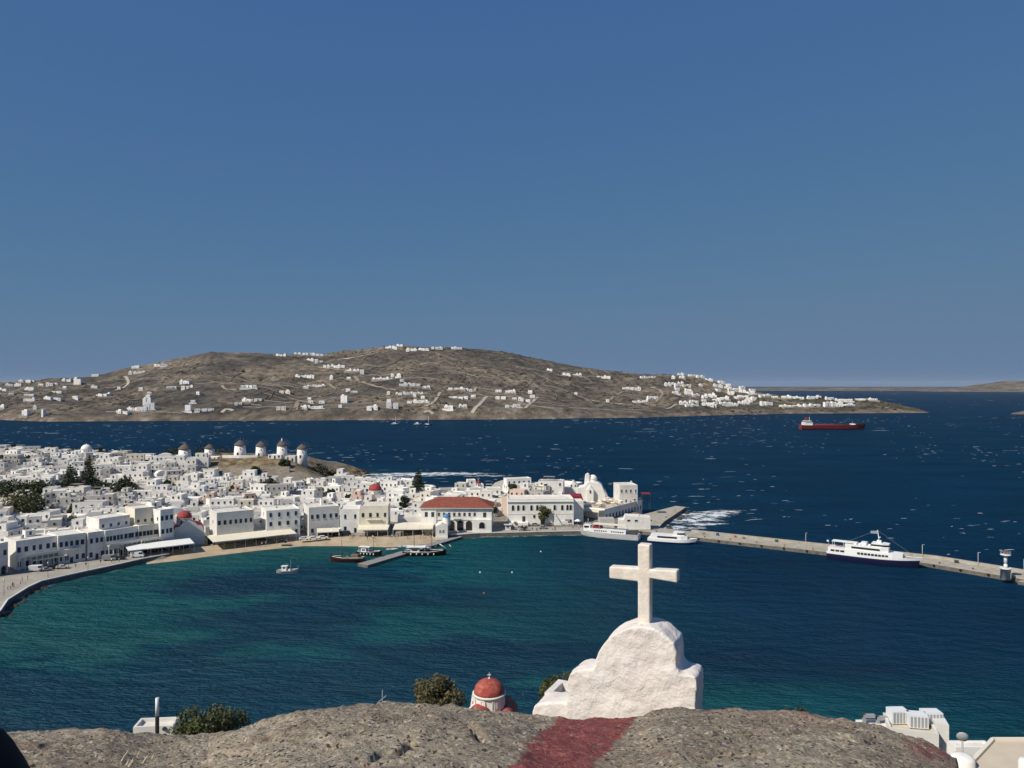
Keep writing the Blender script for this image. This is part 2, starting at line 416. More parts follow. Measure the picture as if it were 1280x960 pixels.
tag(addmesh('sea', sea_me), kind='structure')

# breaking crests on the open water, too many to count
def crests():
    V = []; F = []; r = np.random.RandomState(4)
    n = 0
    while n < 1500:
        yy = 300*(1700/300)**(r.rand()**.85)
        if r.rand() < .25: yy = r.uniform(1500, 9000)
        xx = r.uniform(-.72, .72)*yy
        d = polydist(np.array([xx]), np.array([yy]), COAST)[0]
        if d > -12: continue
        # outside the sheltered bay and harbour
        pier = xx-80+(yy-334)*1.48
        if yy < 372 and pier < 20: continue
        if yy < 372 and r.rand() < .35: continue
        if float(farz(np.array([xx]), np.array([yy]))[0]) > -2: continue
        if .6*vnoise(xx*.004, yy*.004, 77)+.4*vnoise(xx*.02, yy*.006, 78) < .36+.30*r.rand(): continue
        n += 1
        L = r.uniform(.35, 1.5)*(1+yy/900.)*(3.2 if r.rand() < .10 else 1); h = r.uniform(.03, .16)*(1+yy/1500.); a = r.normal(.05, .32)
        k = 8; ca, sa = math.cos(a), math.sin(a); bow = r.uniform(-.12, .12)*L; b = len(V)
        wdt = r.uniform(.08, .32)*(1+yy/1300.)
        for i in range(k+1):
            t = i/k*2-1; e = math.sqrt(max(0, 1-t*t))*(.5+.5*r.rand()); px = t*L; py = bow*(1-t*t)+r.normal(0, .18)
            for off, hh in ((-wdt*e, .015), (0, .03+h*e), (wdt*1.6*e, .015)):
                V.append((xx+px*ca-(py+off)*sa, yy+px*sa+(py+off)*ca, hh))
        for i in range(k):
            for j in range(2):
                q = b+i*3+j; F.append((q, q+3, q+4, q+1))
    return V, F

# ------------------------------------------------------------------ the peninsula across the strait
RU = np.array([-400, -150, 0, 60, 120, 150, 200, 265, 320, 400, 430, 480, 540, 600, 640, 680, 720, 760, 800, 850, 880, 910, 930, 980, 1040, 1100, 1140, 1165, 1190])
RV = np.array([480, 479, 477.5, 474, 470, 461, 452, 440, 441, 443, 438, 433, 433, 436, 440, 450, 458, 463.5, 467.5, 468, 473, 482, 487, 495, 498, 501, 509, 515.5, 517])
SU = np.array([-400, 0, 60, 130, 300, 600, 800, 900, 1000, 1165, 1200]); SV = np.array([524, 525, 527, 526.5, 526, 524.5, 522, 519, 517, 516, 516])
WU = np.array([-400, 0, 265, 640, 800, 900, 960, 1000, 1100, 1165, 1180]); WV = np.array([600, 700, 900, 900, 700, 450, 260, 200, 130, 30, 5])
def farz(x, y):
    x = np.asarray(x, float); y = np.asarray(y, float)
    u = 640+FPX*x/y
    ys = EYE*FPX/(np.interp(u, SU, SV)-HV)
    ys = ys+22*(fbm(x*.012, y*0+3.3, 31)-.5)
    wd = np.interp(u, WU, WV); yr = ys+wd
    zr = EYE-(np.interp(u, RU, RV)-HV)/FPX*yr
    s = (y-ys)/wd
    rise = np.minimum(1, np.clip(y-ys, 0, 40)/40*.09+np.clip(s, 0, 1)**1.12*.91)
    z = zr*np.where(s < 1, rise, np.clip(1-(s-1)*.9, -.2, 1))
    amp = np.clip(s*4, 0, 1)*np.clip(zr/60, .1, 1)
    z = z+amp*(1-.75*sstep(.75, 1., s))*((fbm(x*.0045, y*.0045, 12, 5)-.5)*40+(fbm(x*.018, y*.018, 14, 4)-.5)*16)
    z = z+np.exp(-((y-ys-15)/30.)**2)*(fbm(x*.035, y*.02, 15, 4)-.35)*10*np.clip(zr/30, .3, 1)
    z = z+(fbm(x*.05, y*.05, 19, 3)-.5)*5*amp
    z = z*(1-sstep(1145, 1168, u))-2*sstep(1158, 1170, u)
    return np.where((s < 0) | (u > 1172), -4.0, np.maximum(z, -4))
fx = np.arange(-1500, 1350, 7.0); fy = np.arange(1380, 2980, 7.0)
FX, FY = np.meshgrid(fx, fy)
FZ = farz(FX, FY)
def hillmat():
    m = bpy.data.materials.new('hill_ground'); m.use_nodes = True; nt = m.node_tree; L = nt.links
    b = nt.nodes['Principled BSDF']; b.inputs['Roughness'].default_value = .95; b.inputs['Specular IOR Level'].default_value = .1
    def N(t): return nt.nodes.new('ShaderNode'+t)
    geo = N('NewGeometry')
    def noise(sc, det=6, rough=.6):
        n = N('TexNoise'); n.inputs['Scale'].default_value = sc; n.inputs['Detail'].default_value = det; n.inputs['Roughness'].default_value = rough
        L.new(geo.outputs['Position'], n.inputs['Vector']); return n.outputs[0]
    def ramp(src, stops):
        r = N('ValToRGB'); L.new(src, r.inputs[0]); e = r.color_ramp.elements
        e[0].position, e[0].color = stops[0][0], (*stops[0][1], 1); e[1].position, e[1].color = stops[-1][0], (*stops[-1][1], 1)
        for p, c in stops[1:-1]:
            q = e.new(p); q.color = (*c, 1)
        return r.outputs[0]
    big = ramp(noise(.006, 8, .62), [(.30, (.054, .048, .042)), (.42, (.080, .070, .058)), (.52, (.118, .100, .078)), (.60, (.170, .140, .104)), (.68, (.205, .168, .122)), (.78, (.082, .082, .052))])
    fine = ramp(noise(.055, 8, .7), [(.36, (.16, .15, .145)), (.5, (.5, .5, .5)), (.64, (.90, .87, .83))])
    mx = N('Mix'); mx.data_type = 'RGBA'; mx.blend_type = 'OVERLAY'; mx.inputs[0].default_value = .85
    L.new(big, mx.inputs[6]); L.new(fine, mx.inputs[7])
    # bare rock just above the water line
    sp = N('SeparateXYZ'); L.new(geo.outputs['Position'], sp.inputs[0])
    mr = N('MapRange'); mr.inputs[1].default_value = 2; mr.inputs[2].default_value = 12; mr.inputs[3].default_value = 1; mr.inputs[4].default_value = 0
    L.new(sp.outputs['Z'], mr.inputs[0])
    rock = ramp(noise(.03, 8, .7), [(.36, (.07, .055, .045)), (.52, (.16, .125, .095)), (.70, (.34, .29, .23))])
    m2 = N('Mix'); m2.data_type = 'RGBA'; L.new(mr.outputs[0], m2.inputs[0]); L.new(mx.outputs[2], m2.inputs[6]); L.new(rock, m2.inputs[7])
    L.new(m2.outputs[2], b.inputs['Base Color'])
    bp = N('Bump'); bp.inputs['Distance'].default_value = 5.0; L.new(noise(.04, 8, .65), bp.inputs['Height']); L.new(bp.outputs[0], b.inputs['Normal'])
    return m
HILLM = hillmat()
tag(addmesh('peninsula_hill', gridmesh('peninsula_hill', FX, FY, FZ, [HILLM])), kind='structure')
def hillhit(u, v):
    """where the sight line through a pixel meets the peninsula"""
    ys = np.arange(1400, 2900, 4.0); xs = (u-640)/FPX*ys; zs = EYE-(v-HV)/FPX*ys
    g = farz(xs, ys); k = np.argmax(g >= zs)
    if not (g >= zs).any(): k = int(np.argmin(zs-g))
    return float(xs[k]), float(ys[k]), float(g[k])
V_, F_ = crests()
foam_m = leafmat('whitecap', (.05, .12, .18), (.50, .57, .62))
tag(addmesh('whitecaps', npmesh('whitecaps', V_, F_, [foam_m])), label='scattered breaking white wave crests on the dark blue sea', cat='whitecaps', kind='stuff')

# far islands on the horizon and the rock at the right
def island(name, cx, cy, rx, ry, h, seed, n=40):
    a = np.linspace(-1, 1, n); A, B = np.meshgrid(a, a)
    rr = np.sqrt(A*A+B*B)
    Z = h*np.clip(1-rr, 0, 1)**.8*(.45+1.1*fbm(A*2.5+seed, B*2.5, seed, 4))-(rr > .98)*3-1
    tag(addmesh(name, gridmesh(name, cx+A*rx, cy+B*ry, Z, [HILLM])), kind='structure')
island('distant_island', 5900, 8200, 1500, 900, 125, 3)
island('distant_island', 4300, 9500, 2700, 500, 42, 8)
island('distant_island', 1228, 1835, 34, 26, 10, 5, 24)

# ------------------------------------------------------------------ town ground
tx = np.arange(-560, 84, 3.0); ty = np.arange(190, 720, 3.0)
TX, TY = np.meshgrid(tx, ty); TZ = ground(TX, TY)
def townmat():
    m = bpy.data.materials.new('town_ground'); m.use_nodes = True; nt = m.node_tree; L = nt.links
    b = nt.nodes['Principled BSDF']; b.inputs['Roughness'].default_value = .95; b.inputs['Specular IOR Level'].default_value = .1
    at = nt.nodes.new('ShaderNodeAttribute'); at.attribute_name = 'wild'; geo = nt.nodes.new('ShaderNodeNewGeometry')
    def nr(sc, stops):
        n = nt.nodes.new('ShaderNodeTexNoise'); n.inputs['Scale'].default_value = sc; n.inputs['Detail'].default_value = 7; n.inputs['Roughness'].default_value = .65
        L.new(geo.outputs['Position'], n.inputs['Vector']); r = nt.nodes.new('ShaderNodeValToRGB'); L.new(n.outputs[0], r.inputs[0]); e = r.color_ramp.elements
        e[0].position, e[0].color = stops[0][0], (*stops[0][1], 1); e[1].position, e[1].color = stops[-1][0], (*stops[-1][1], 1)
        for p, c in stops[1:-1]:
            q = e.new(p); q.color = (*c, 1)
        return r.outputs[0]
    pav = nr(.2, [(.3, (.14, .125, .105)), (.7, (.29, .265, .225))])
    wild = nr(.16, [(.38, (.07, .065, .030)), (.48, (.16, .12, .07)), (.6, (.28, .21, .13)), (.75, (.36, .30, .22))])
    mx = nt.nodes.new('ShaderNodeMix'); mx.data_type = 'RGBA'; L.new(at.outputs['Fac'], mx.inputs[0]); L.new(pav, mx.inputs[6]); L.new(wild, mx.inputs[7])
    L.new(mx.outputs[2], b.inputs['Base Color'])
    return m
tme = gridmesh('town_ground', TX, TY, TZ, [townmat()])
dd = polydist(TX, TY, COAST); dbb = polydist(TX, TY, BAY, False)
wild = np.maximum(sstep(26, 10, dd)*sstep(20, 40, dbb), sstep(15.0, 16.5, TZ)*(TX > -300)*(TX < -100))
wild = np.where((dd < 26) & (dbb > 30), np.maximum(wild, 1-sstep(10, 26, dd)), wild)
wild = np.maximum(wild, np.exp(-((TY-545)/38)**4)*sstep(-235, -215, TX))
attr(tme, 'wild', np.clip(wild, 0, 1))
tag(addmesh('town_ground', tme), kind='structure')

# beach: a sheet of sand following the waterline
def ribbon(name, line, off0, off1, n_across, zf, matname, closed=False, kind='structure', side=1):
    """sheet between two offsets of a polyline (offset to the left of its direction when side = 1)"""
    pts = []
    for i in range(len(line)-1):
        a = Vector((*line[i], 0)); b = Vector((*line[i+1], 0)); k = max(1, int((b-a).length/4))
        for j in range(k): pts.append(a.lerp(b, j/k))
    pts.append(Vector((*line[-1], 0)))
    V = []
    for i, p in enumerate(pts):
        t = (pts[min(i+1, len(pts)-1)]-pts[max(i-1, 0)]).normalized(); nrm = Vector((-t.y, t.x, 0))*side
        for j in range(n_across+1):
            q = p+nrm*(off0+(off1-off0)*j/n_across); V.append((q.x, q.y, zf(q.x, q.y, j)))
    F = []; k = n_across+1
    for i in range(len(pts)-1):
        for j in range(n_across): F.append((i*k+j, (i+1)*k+j, (i+1)*k+j+1, i*k+j+1))
    o = addmesh(name, npmesh(name, V, F, [MATS[matname]], smooth=True)); tag(o, kind=kind); return o
ribbon('beach', [P(183, 704.5), P(220, 700.5), P(270, 693.8), P(330, 686.8), P(380, 682), P(430, 682), P(490, 683.6), P(530, 680), P(552, 676.5)], -1.5, 11, 6,
       lambda x, y, j: -.12+j*.335+.06*vnoise(x*.4, y*.4, 2), 'sand')
# quays: paved top with a dark wall to the water
def quay(name, outer, inner, z, mtop='paving', kerb=True, edge=None):
    m = MB(); poly = [Vector((*p, 0)) for p in outer+inner]
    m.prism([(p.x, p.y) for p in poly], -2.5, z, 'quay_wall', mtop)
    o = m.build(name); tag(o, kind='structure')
    if kerb:
        k = MB(); e = edge or outer
        for a, b in zip(e[:-1], e[1:]):
            a = Vector((*a, 0)); b = Vector((*b, 0)); d = b-a; nrm = Vector((-d.y, d.x, 0)).normalized()
            k.face([(a+nrm*-.12)[:2]+(z+.12,), (b+nrm*-.12)[:2]+(z+.12,), (b+nrm*.45)[:2]+(z+.12,), (a+nrm*.45)[:2]+(z+.12,)], 'kerb_white')
            k.face([(a-nrm*.12)[:2]+(z-.25,), (b-nrm*.12)[:2]+(z-.25,), (b-nrm*.12)[:2]+(z+.12,), (a-nrm*.12)[:2]+(z+.12,)], 'kerb_white')
            k.face([(b+nrm*.45)[:2]+(z,), (a+nrm*.45)[:2]+(z,), (a+nrm*.45)[:2]+(z+.12,), (b+nrm*.45)[:2]+(z+.12,)], 'kerb_white')
        k.build('kerb', o)
    return o
qo = [(-172, 205)]+[P(0, 772), P(10, 757), P(35, 741), P(52, 733), P(100, 722), P(150, 711), P(180, 704), P(212, 698)]
quay('quay', qo, [P(212, 691), P(180, 693), P(100, 704), P(52, 710), (-205, 262), (-215, 205)], 1.95)
quay('quay', [P(563, 674), P(600, 671.5), P(660, 670), P(722, 668.6), (50, 358)], [(68, 361.5), (66, 385), (33, 372), (-5, 364), (-32, 352)], 2.0)
quay('quay', [(68, 361.5), (76, 383), (97, 428), (92, 432)], [(66, 400)], 1.9, 'concrete', kerb=False)
PIER_A, PIER_K, PIER_B = Vector((40, 372.5, 0)), Vector((160, 294.5, 0)), Vector((186, 263.5, 0))
PL1 = (PIER_K-PIER_A).length; PL = PL1+(PIER_B-PIER_K).length
pd = (PIER_K-PIER_A).normalized(); pd2 = (PIER_B-PIER_K).normalized(); pn = Vector((-pd.y, pd.x, 0)); pn2 = Vector((-pd2.y, pd2.x, 0)); pnm = (pn+pn2).normalized()
def pier_pt(t, off):
    if t < PL1-.01: return PIER_A+pd*t+pn*off
    if t < PL1+.01: return PIER_K+pnm*off
    return PIER_K+pd2*(t-PL1)+pn2*off
def pier_strip(m, t0, t1, o0, o1, z0, z1, side, top):
    ts = [t0]+([PL1] if t0 < PL1 < t1 else [])+[t1]
    m.prism([pier_pt(t, o0).to_tuple()[:2] for t in ts]+[pier_pt(t, o1).to_tuple()[:2] for t in ts[::-1]], z0, z1, side, top)
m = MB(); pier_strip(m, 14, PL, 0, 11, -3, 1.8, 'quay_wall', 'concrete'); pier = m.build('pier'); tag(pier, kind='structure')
m = MB(); pier_strip(m, 45, PL+.05, 9.6, 11.1, 1.6, 2.7, 'concrete', 'concrete'); m.build('parapet', pier)
m = MB(); pier_strip(m, 14, PL+.1, -.12, .45, 1.45, 1.93, 'concrete', 'concrete'); m.build('kerb', pier)
# slabs of rock washed by the sea at the pier end
m = MB()
m.prism([pier_pt(t, o).to_tuple()[:2] for t, o in ((PL-10, -3), (PL+12, -3), (PL+12, 14), (PL-8, 14))], -3, 1.1, 'quay_wall', 'concrete')
m.build('footing', pier)
m = MB()
m.prism([pier_pt(t, o).to_tuple()[:2] for t, o in ((PL+1.5, -1), (PL+12, -1), (PL+12, 11), (PL+1.5, 11))], .9, 3.3, 'quay_wall', 'concrete')
m.build('raised_end', pier)

# ------------------------------------------------------------------ slope below the viewpoint
hx = np.arange(-170, 200, 3.0); hy = np.arange(-60, 126, 3.0); HX, HY = np.meshgrid(hx, hy)
def hillside(x, y):
    t = np.maximum(y, 0)
    z = 66.2-.50*t-.0006*t*t
    z = z+(fbm(x*.06, y*.06, 51)-.5)*3.0*sstep(10, 30, t)
    z = np.where(y < 0, 66.2+.15*np.abs(y), z)
    sh_ = 112+8*(fbm(x*.03, x*0, 4)-.5)-.0009*x*x
    return np.minimum(z, (sh_-y)*.55)
def slopemat():
    m = mat('slope_ground', (.25, .20, .13), .95, .1, var=.3, vscale=.3, dirt=(.12, .11, .055), dscale=.15, damt=.8, bump=.1, bscale=2)
    return m
tag(addmesh('hillside', gridmesh('hillside', HX, HY, hillside(HX, HY), [slopemat()])), kind='structure')

# ------------------------------------------------------------------ the rock in the foreground
CU = np.array([-700, -100, 0, 130, 165, 210, 260, 300, 340, 370, 420, 460, 520, 570, 600, 640, 670, 720, 760, 800, 830, 850, 880, 960, 1010, 1060, 1100, 1150, 1180, 1196, 1215, 1300, 1900])
CV = np.array([915, 914, 912, 909, 916, 920, 917, 906, 893, 885, 880, 877.5, 877.5, 879, 882, 886, 892, 897.5, 897, 890, 882, 879.5, 883, 886, 889, 896, 903, 921, 935, 946, 990, 1150, 1800])
def rockz(x, y):
    x = np.asarray(x, float); y = np.asarray(y, float)
    u = 640+FPX*x/np.maximum(y, .5)
    tt = (np.interp(u, CU, CV)+5.5-HV)/FPX
    yc = 7.6
    a = 1.5; c = a/yc**2; b = tt-2*c*yc
    z = -(a+b*y+c*y*y)
    # drop behind the crest
    z = z-np.maximum(0, y-yc)**1.6*.55
    # near the viewer blend the angular crest away
    near = 1-sstep(1.2, 3.4, y)
    z = z*(1-near)+near*(-(1.5+.05*y+.026*y*y))
    # right hand edge breaks off
    z = z-3.0*sstep(1196, 1230, u)*(y > 2.5)*np.clip((y-2.5)/2, 0, 1)
    return z
rx = np.arange(-6.4, 7.0, .023); ry = np.concatenate([np.arange(-3, 3.4, .08), np.arange(3.4, 8.6, .021), np.arange(8.6, 11.0, .06)])
RX, RY = np.meshgrid(rx, ry)
RZ = rockz(RX, RY)
RZ = RZ+(fbm(RX*1.3, RY*1.3, 61, 4)-.5)*.13+(fbm(RX*5, RY*5, 66, 4)-.5)*.07+(fbm(RX*17, RY*17, 70, 3)-.5)*.032
led = fbm(RX*.9+RY*.35, RY*1.1-RX*.2, 64, 3); RZ = RZ+.045*(np.floor(led*7+.35*fbm(RX*8, RY*8, 65, 2))/7-led)*3.0*(RY > 3)
def rockhit(u, v):
    ys = np.arange(2.5, 9.5, .01); xs = (u-640)/FPX*ys; zs = -(v-HV)/FPX*ys; g = rockz(xs, ys)
    k = np.argmax(g >= zs); return (float(xs[k]), float(ys[k]))
crack = [rockhit(u, v) for u, v in ((470, 946), (473, 938), (478, 934), (490, 934), (500, 932), (508, 929), (513, 924))]
dcr = polydist(RX+.03*(fbm(RX*9, RY*4, 36)-.5), RY*.28+.03*(fbm(RX*9, RY*4, 37)-.5), [(a, b*.28) for a, b in crack], False)
RZ = RZ-.13*np.exp(-(dcr/.013)**2)
for cr_ in (((330, 915), (352, 921), (380, 918), (402, 926), (430, 922)), ((880, 905), (915, 911), (950, 908), (985, 916), (1020, 912)), ((860, 948), (900, 940), (935, 944), (980, 935)), ((560, 900), (585, 908), (600, 922), (628, 930)), ((60, 930), (100, 936), (140, 931)), ((240, 945), (280, 938), (310, 943)), ((1040, 925), (1075, 932), (1110, 930))):
    pl_ = [rockhit(*q) for q in cr_]; d_ = polydist(RX+.06*(fbm(RX*7, RY*3, 33)-.5), RY*.28+.04*(fbm(RX*7, RY*3, 34)-.5), [(a, b*.28) for a, b in pl_], False); RZ = RZ-.06*np.exp(-(d_/.014)**2)*sstep(.3, .5, fbm(RX*3, RY*3, 35, 2))
RZ = RZ+EYE
rock_me = gridmesh('rock', RX, RY, RZ, [])
pp = polydist(RX+(fbm(RX*5, RY*5, 81)-.5)*.10, RY+(fbm(RX*5, RY*5, 82)-.5)*.12,
              [rockhit(632, 962), rockhit(655, 943), rockhit(668, 922), rockhit(692, 902), (.40, 8.4), (1.35, 8.4), rockhit(795, 900), rockhit(772, 925), rockhit(752, 943), rockhit(738, 962)])
paint = sstep(-.02, .03, pp+.10*(fbm(RX*14, RY*14, 90, 3)-.5))
UU = 640+FPX*RX/np.maximum(RY, .5); VV = HV-(RZ-EYE)*FPX/np.maximum(RY, .5)
spl = .85*np.exp(-((UU-872)/75)**2-((RY-7.7)/.45)**2)+.8*np.exp(-((UU-1168)/30)**2-((VV-934)/16)**2)+.45*np.exp(-((UU-1060)/90)**2-((VV-893)/7)**2)
paint = np.maximum(paint, np.clip(spl*1.5*sstep(.38, .62, fbm(RX*9, RY*9, 95, 4)), 0, .8)*(RY > 3))
attr(rock_me, 'paint', np.clip(paint, 0, 1)); attr(rock_me, 'crack', np.exp(-(dcr/.03)**2))
def rockmat():
    m = bpy.data.materials.new('rock'); m.use_nodes = True; nt = m.node_tree; L = nt.links
    b = nt.nodes['Principled BSDF']; b.inputs['Roughness'].default_value = .9; b.inputs['Specular IOR Level'].default_value = .2
    def N(t): return nt.nodes.new('ShaderNode'+t)
    geo = N('NewGeometry'); at = N('Attribute'); at.attribute_name = 'paint'
    def noise(sc, det=6, rough=.6):
        n = N('TexNoise'); n.inputs['Scale'].default_value = sc; n.inputs['Detail'].default_value = det; n.inputs['Roughness'].default_value = rough
        L.new(geo.outputs['Position'], n.inputs['Vector']); return n.outputs[0]
    def ramp(src, stops):
        r = N('ValToRGB'); L.new(src, r.inputs[0]); e = r.color_ramp.elements
        e[0].position, e[0].color = stops[0][0], (*stops[0][1], 1); e[1].position, e[1].color = stops[-1][0], (*stops[-1][1], 1)
        for p, c in stops[1:-1]:
            q = e.new(p); q.color = (*c, 1)
        return r.outputs[0]
    def mix(f, a, c, bt='MIX'):
        x = N('Mix'); x.data_type = 'RGBA'; x.blend_type = bt
        for s_, i in ((f, 0), (a, 6), (c, 7)):
            if isinstance(s_, tuple): x.inputs[i].default_value = (*s_, 1)
            elif isinstance(s_, float): x.inputs[i].default_value = s_
            else: L.new(s_, x.inputs[i])
        return x.outputs[2]
    base = ramp(noise(.9, 6, .6), [(.32, (.245, .198, .150)), (.5, (.32, .272, .208)), (.68, (.42, .36, .275))])
    grain = ramp(noise(34, 8, .75), [(.36, (.20, .185, .17)), (.46, (.44, .43, .41)), (.56, (.58, .57, .55)), (.66, (.97, .94, .90))])
    c = mix(.9, base, grain, 'OVERLAY')
    vo = N('TexVoronoi'); vo.inputs['Scale'].default_value = 55; L.new(geo.outputs['Position'], vo.inputs['Vector'])
    sp = N('SeparateColor'); L.new(vo.outputs['Color'], sp.inputs[0])
    lt = N('Math'); lt.operation = 'GREATER_THAN'; lt.inputs[1].default_value = .93; L.new(sp.outputs[0], lt.inputs[0])
    c = mix(lt.outputs[0], c, (.50, .45, .38))
    dk = N('Math'); dk.operation = 'LESS_THAN'; dk.inputs[1].default_value = .08; L.new(sp.outputs[0], dk.inputs[0])
    c = mix(dk.outputs[0], c, (.07, .06, .055))
    orange = ramp(noise(1.7, 5), [(.60, (0, 0, 0)), (.72, (.5, .5, .5))])
    c = mix(orange, c, (.36, .22, .15))
    red = mix(.75, (.26, .078, .078), grain, 'OVERLAY')
    wear = N('Math'); wear.operation = 'MULTIPLY'; L.new(at.outputs['Fac'], wear.inputs[0])
    wr = ramp(noise(14, 8, .75), [(.36, (.25, .25, .25)), (.46, (1, 1, 1))]); L.new(wr, wear.inputs[1])
    c = mix(wear.outputs[0], c, red)
    L.new(c, b.inputs['Base Color'])
    hsum = N('Math'); hsum.operation = 'MULTIPLY_ADD'; L.new(noise(38, 6, .7), hsum.inputs[0]); hsum.inputs[1].default_value = .8; L.new(noise(12, 5, .6), hsum.inputs[2])
    bp = N('Bump'); bp.inputs['Distance'].default_value = .035; L.new(hsum.outputs[0], bp.inputs['Height']); L.new(bp.outputs[0], b.inputs['Normal'])
    return m
rock_me.materials.append(rockmat())
tag(addmesh('rock', rock_me), kind='structure')
# ------------------------------------------------------------------ building kit
WIN = {}
def window_mesh(kind, w=1.0, h=1.5):
    """one window or door leaf: proud frame, recessed dark pane, a sill; local x across, y out of the wall (towards -y), z up from the sill"""
    key = (kind, round(w, 1), round(h, 1))
    if key in WIN: return WIN[key]
    m = MB(); f = {'blue': 'blue_paint', 'green': 'green_paint', 'brown': 'brown_wood', 'white': 'metal_white', 'grey': 'grey_wood', 'dark': 'metal_dark'}[kind.split('_')[0]]
    t = .12
    m.box(-w/2, -w/2+t, -.07, 0, 0, h, f); m.box(w/2-t, w/2, -.07, 0, 0, h, f)
    m.box(-w/2+t, w/2-t, -.07, 0, h-t, h, f); m.box(-w/2+t, w/2-t, -.07, 0, 0, t, f)
    m.face([(-w/2+t, -.03, t), (w/2-t, -.03, t), (w/2-t, -.03, h-t), (-w/2+t, -.03, h-t)], 'glass')
    m.box(-.035, .035, -.05, -.031, t, h-t, f)
    if h < 2: m.box(-w/2-.1, w/2+.1, -.16, -.0, -.12, -.002, 'kerb_white')
    WIN[key] = m.mesh('window'); return WIN[key]
def arch_mesh(w, h, m_='opening', frame='kerb_white', n=8):
    key = ('arch', round(w, 1), round(h, 1), m_)
    if key in WIN: return WIN[key]
    m = MB(); r = w/2; c = [(-r, 0)]+[(-r*math.cos(math.pi*i/n), h-r+r*math.sin(math.pi*i/n)) for i in range(n+1)]+[(r, 0)]
    m.face([(x, -.03, z) for x, z in c][::-1], m_)
    R2 = r+.15; o = [(-R2, 0)]+[(-R2*math.cos(math.pi*i/n), h-r+R2*math.sin(math.pi*i/n)) for i in range(n+1)]+[(R2, 0)]
    for i in range(len(c)-1):
        m.face([(c[i][0], -.09, c[i][1]), (c[i+1][0], -.09, c[i+1][1]), (o[i+1][0], -.09, o[i+1][1]), (o[i][0], -.09, o[i][1])][::-1], frame)
        m.face([(c[i][0], -.09, c[i][1]), (c[i+1][0], -.09, c[i+1][1]), (c[i+1][0], -.03, c[i+1][1]), (c[i][0], -.03, c[i][1])], frame)
        m.face([(o[i][0], -.09, o[i][1]), (o[i+1][0], -.09, o[i+1][1]), (o[i+1][0], 0, o[i+1][1]), (o[i][0], 0, o[i][1])][::-1], frame)
    WIN[key] = m.mesh('arch'); return WIN[key]
def put(name, me, parent, x, y, z, side='f'):
    """attach a shared part to a wall facing front (-y), left (-x), right (+x) or back"""
    o = addmesh(name, me, parent); o.location = (x, y, z); o.rotation_euler = (0, 0, {'f': 0, 'l': -math.pi/2, 'r': math.pi/2, 'b': math.pi}[side]); return o
SM = {}
def shared(name, fn):
    if name not in SM:
        m = MB(); fn(m); SM[name] = m.mesh(name)
    return SM[name]
def chimney_fn(m):
    m.box(-.35, .35, -.35, .35, -.2, 1.0, 'plaster'); m.box(-.45, .45, -.45, .45, 1.0, 1.15, 'plaster'); m.box(-.3, .3, -.3, .3, 1.15, 1.45, 'plaster', taper=.12)
def tank_fn(m):
    m.lathe([(.55, .3), (.55, 1.3), (.4, 1.42), (.05, 1.45)], 10, 'tank_grey')
    for a in (-.35, .35):
        for b in (-.35, .35): m.box(a-.04, a+.04, b-.04, b+.04, -.1, .32, 'metal_dark')
def solar_fn(m):
    m.face([(-.9, -.7, .1), (.9, -.7, .1), (.9, .7, 1.0), (-.9, .7, 1.0)], 'solar'); m.face([(-.9, -.72, .06), (-.9, .68, .96), (.9, .68, .96), (.9, -.72, .06)], 'metal_grey')
    m.tube((-.8, .75, 1.15), (.8, .75, 1.15), .22, 'metal_white', 8)
    for x in (-.7, .7): m.tube((x, .7, -.1), (x, .7, 1.0), .04, 'metal_dark', 4)
def ac_fn(m):
    m.box(-.45, .45, -.2, .2, .05, .75, 'metal_white'); m.box(-.35, .25, -.215, -.2, .12, .66, 'metal_grey'); m.box(-.4, .4, -.15, .15, -.05, .05, 'metal_dark')
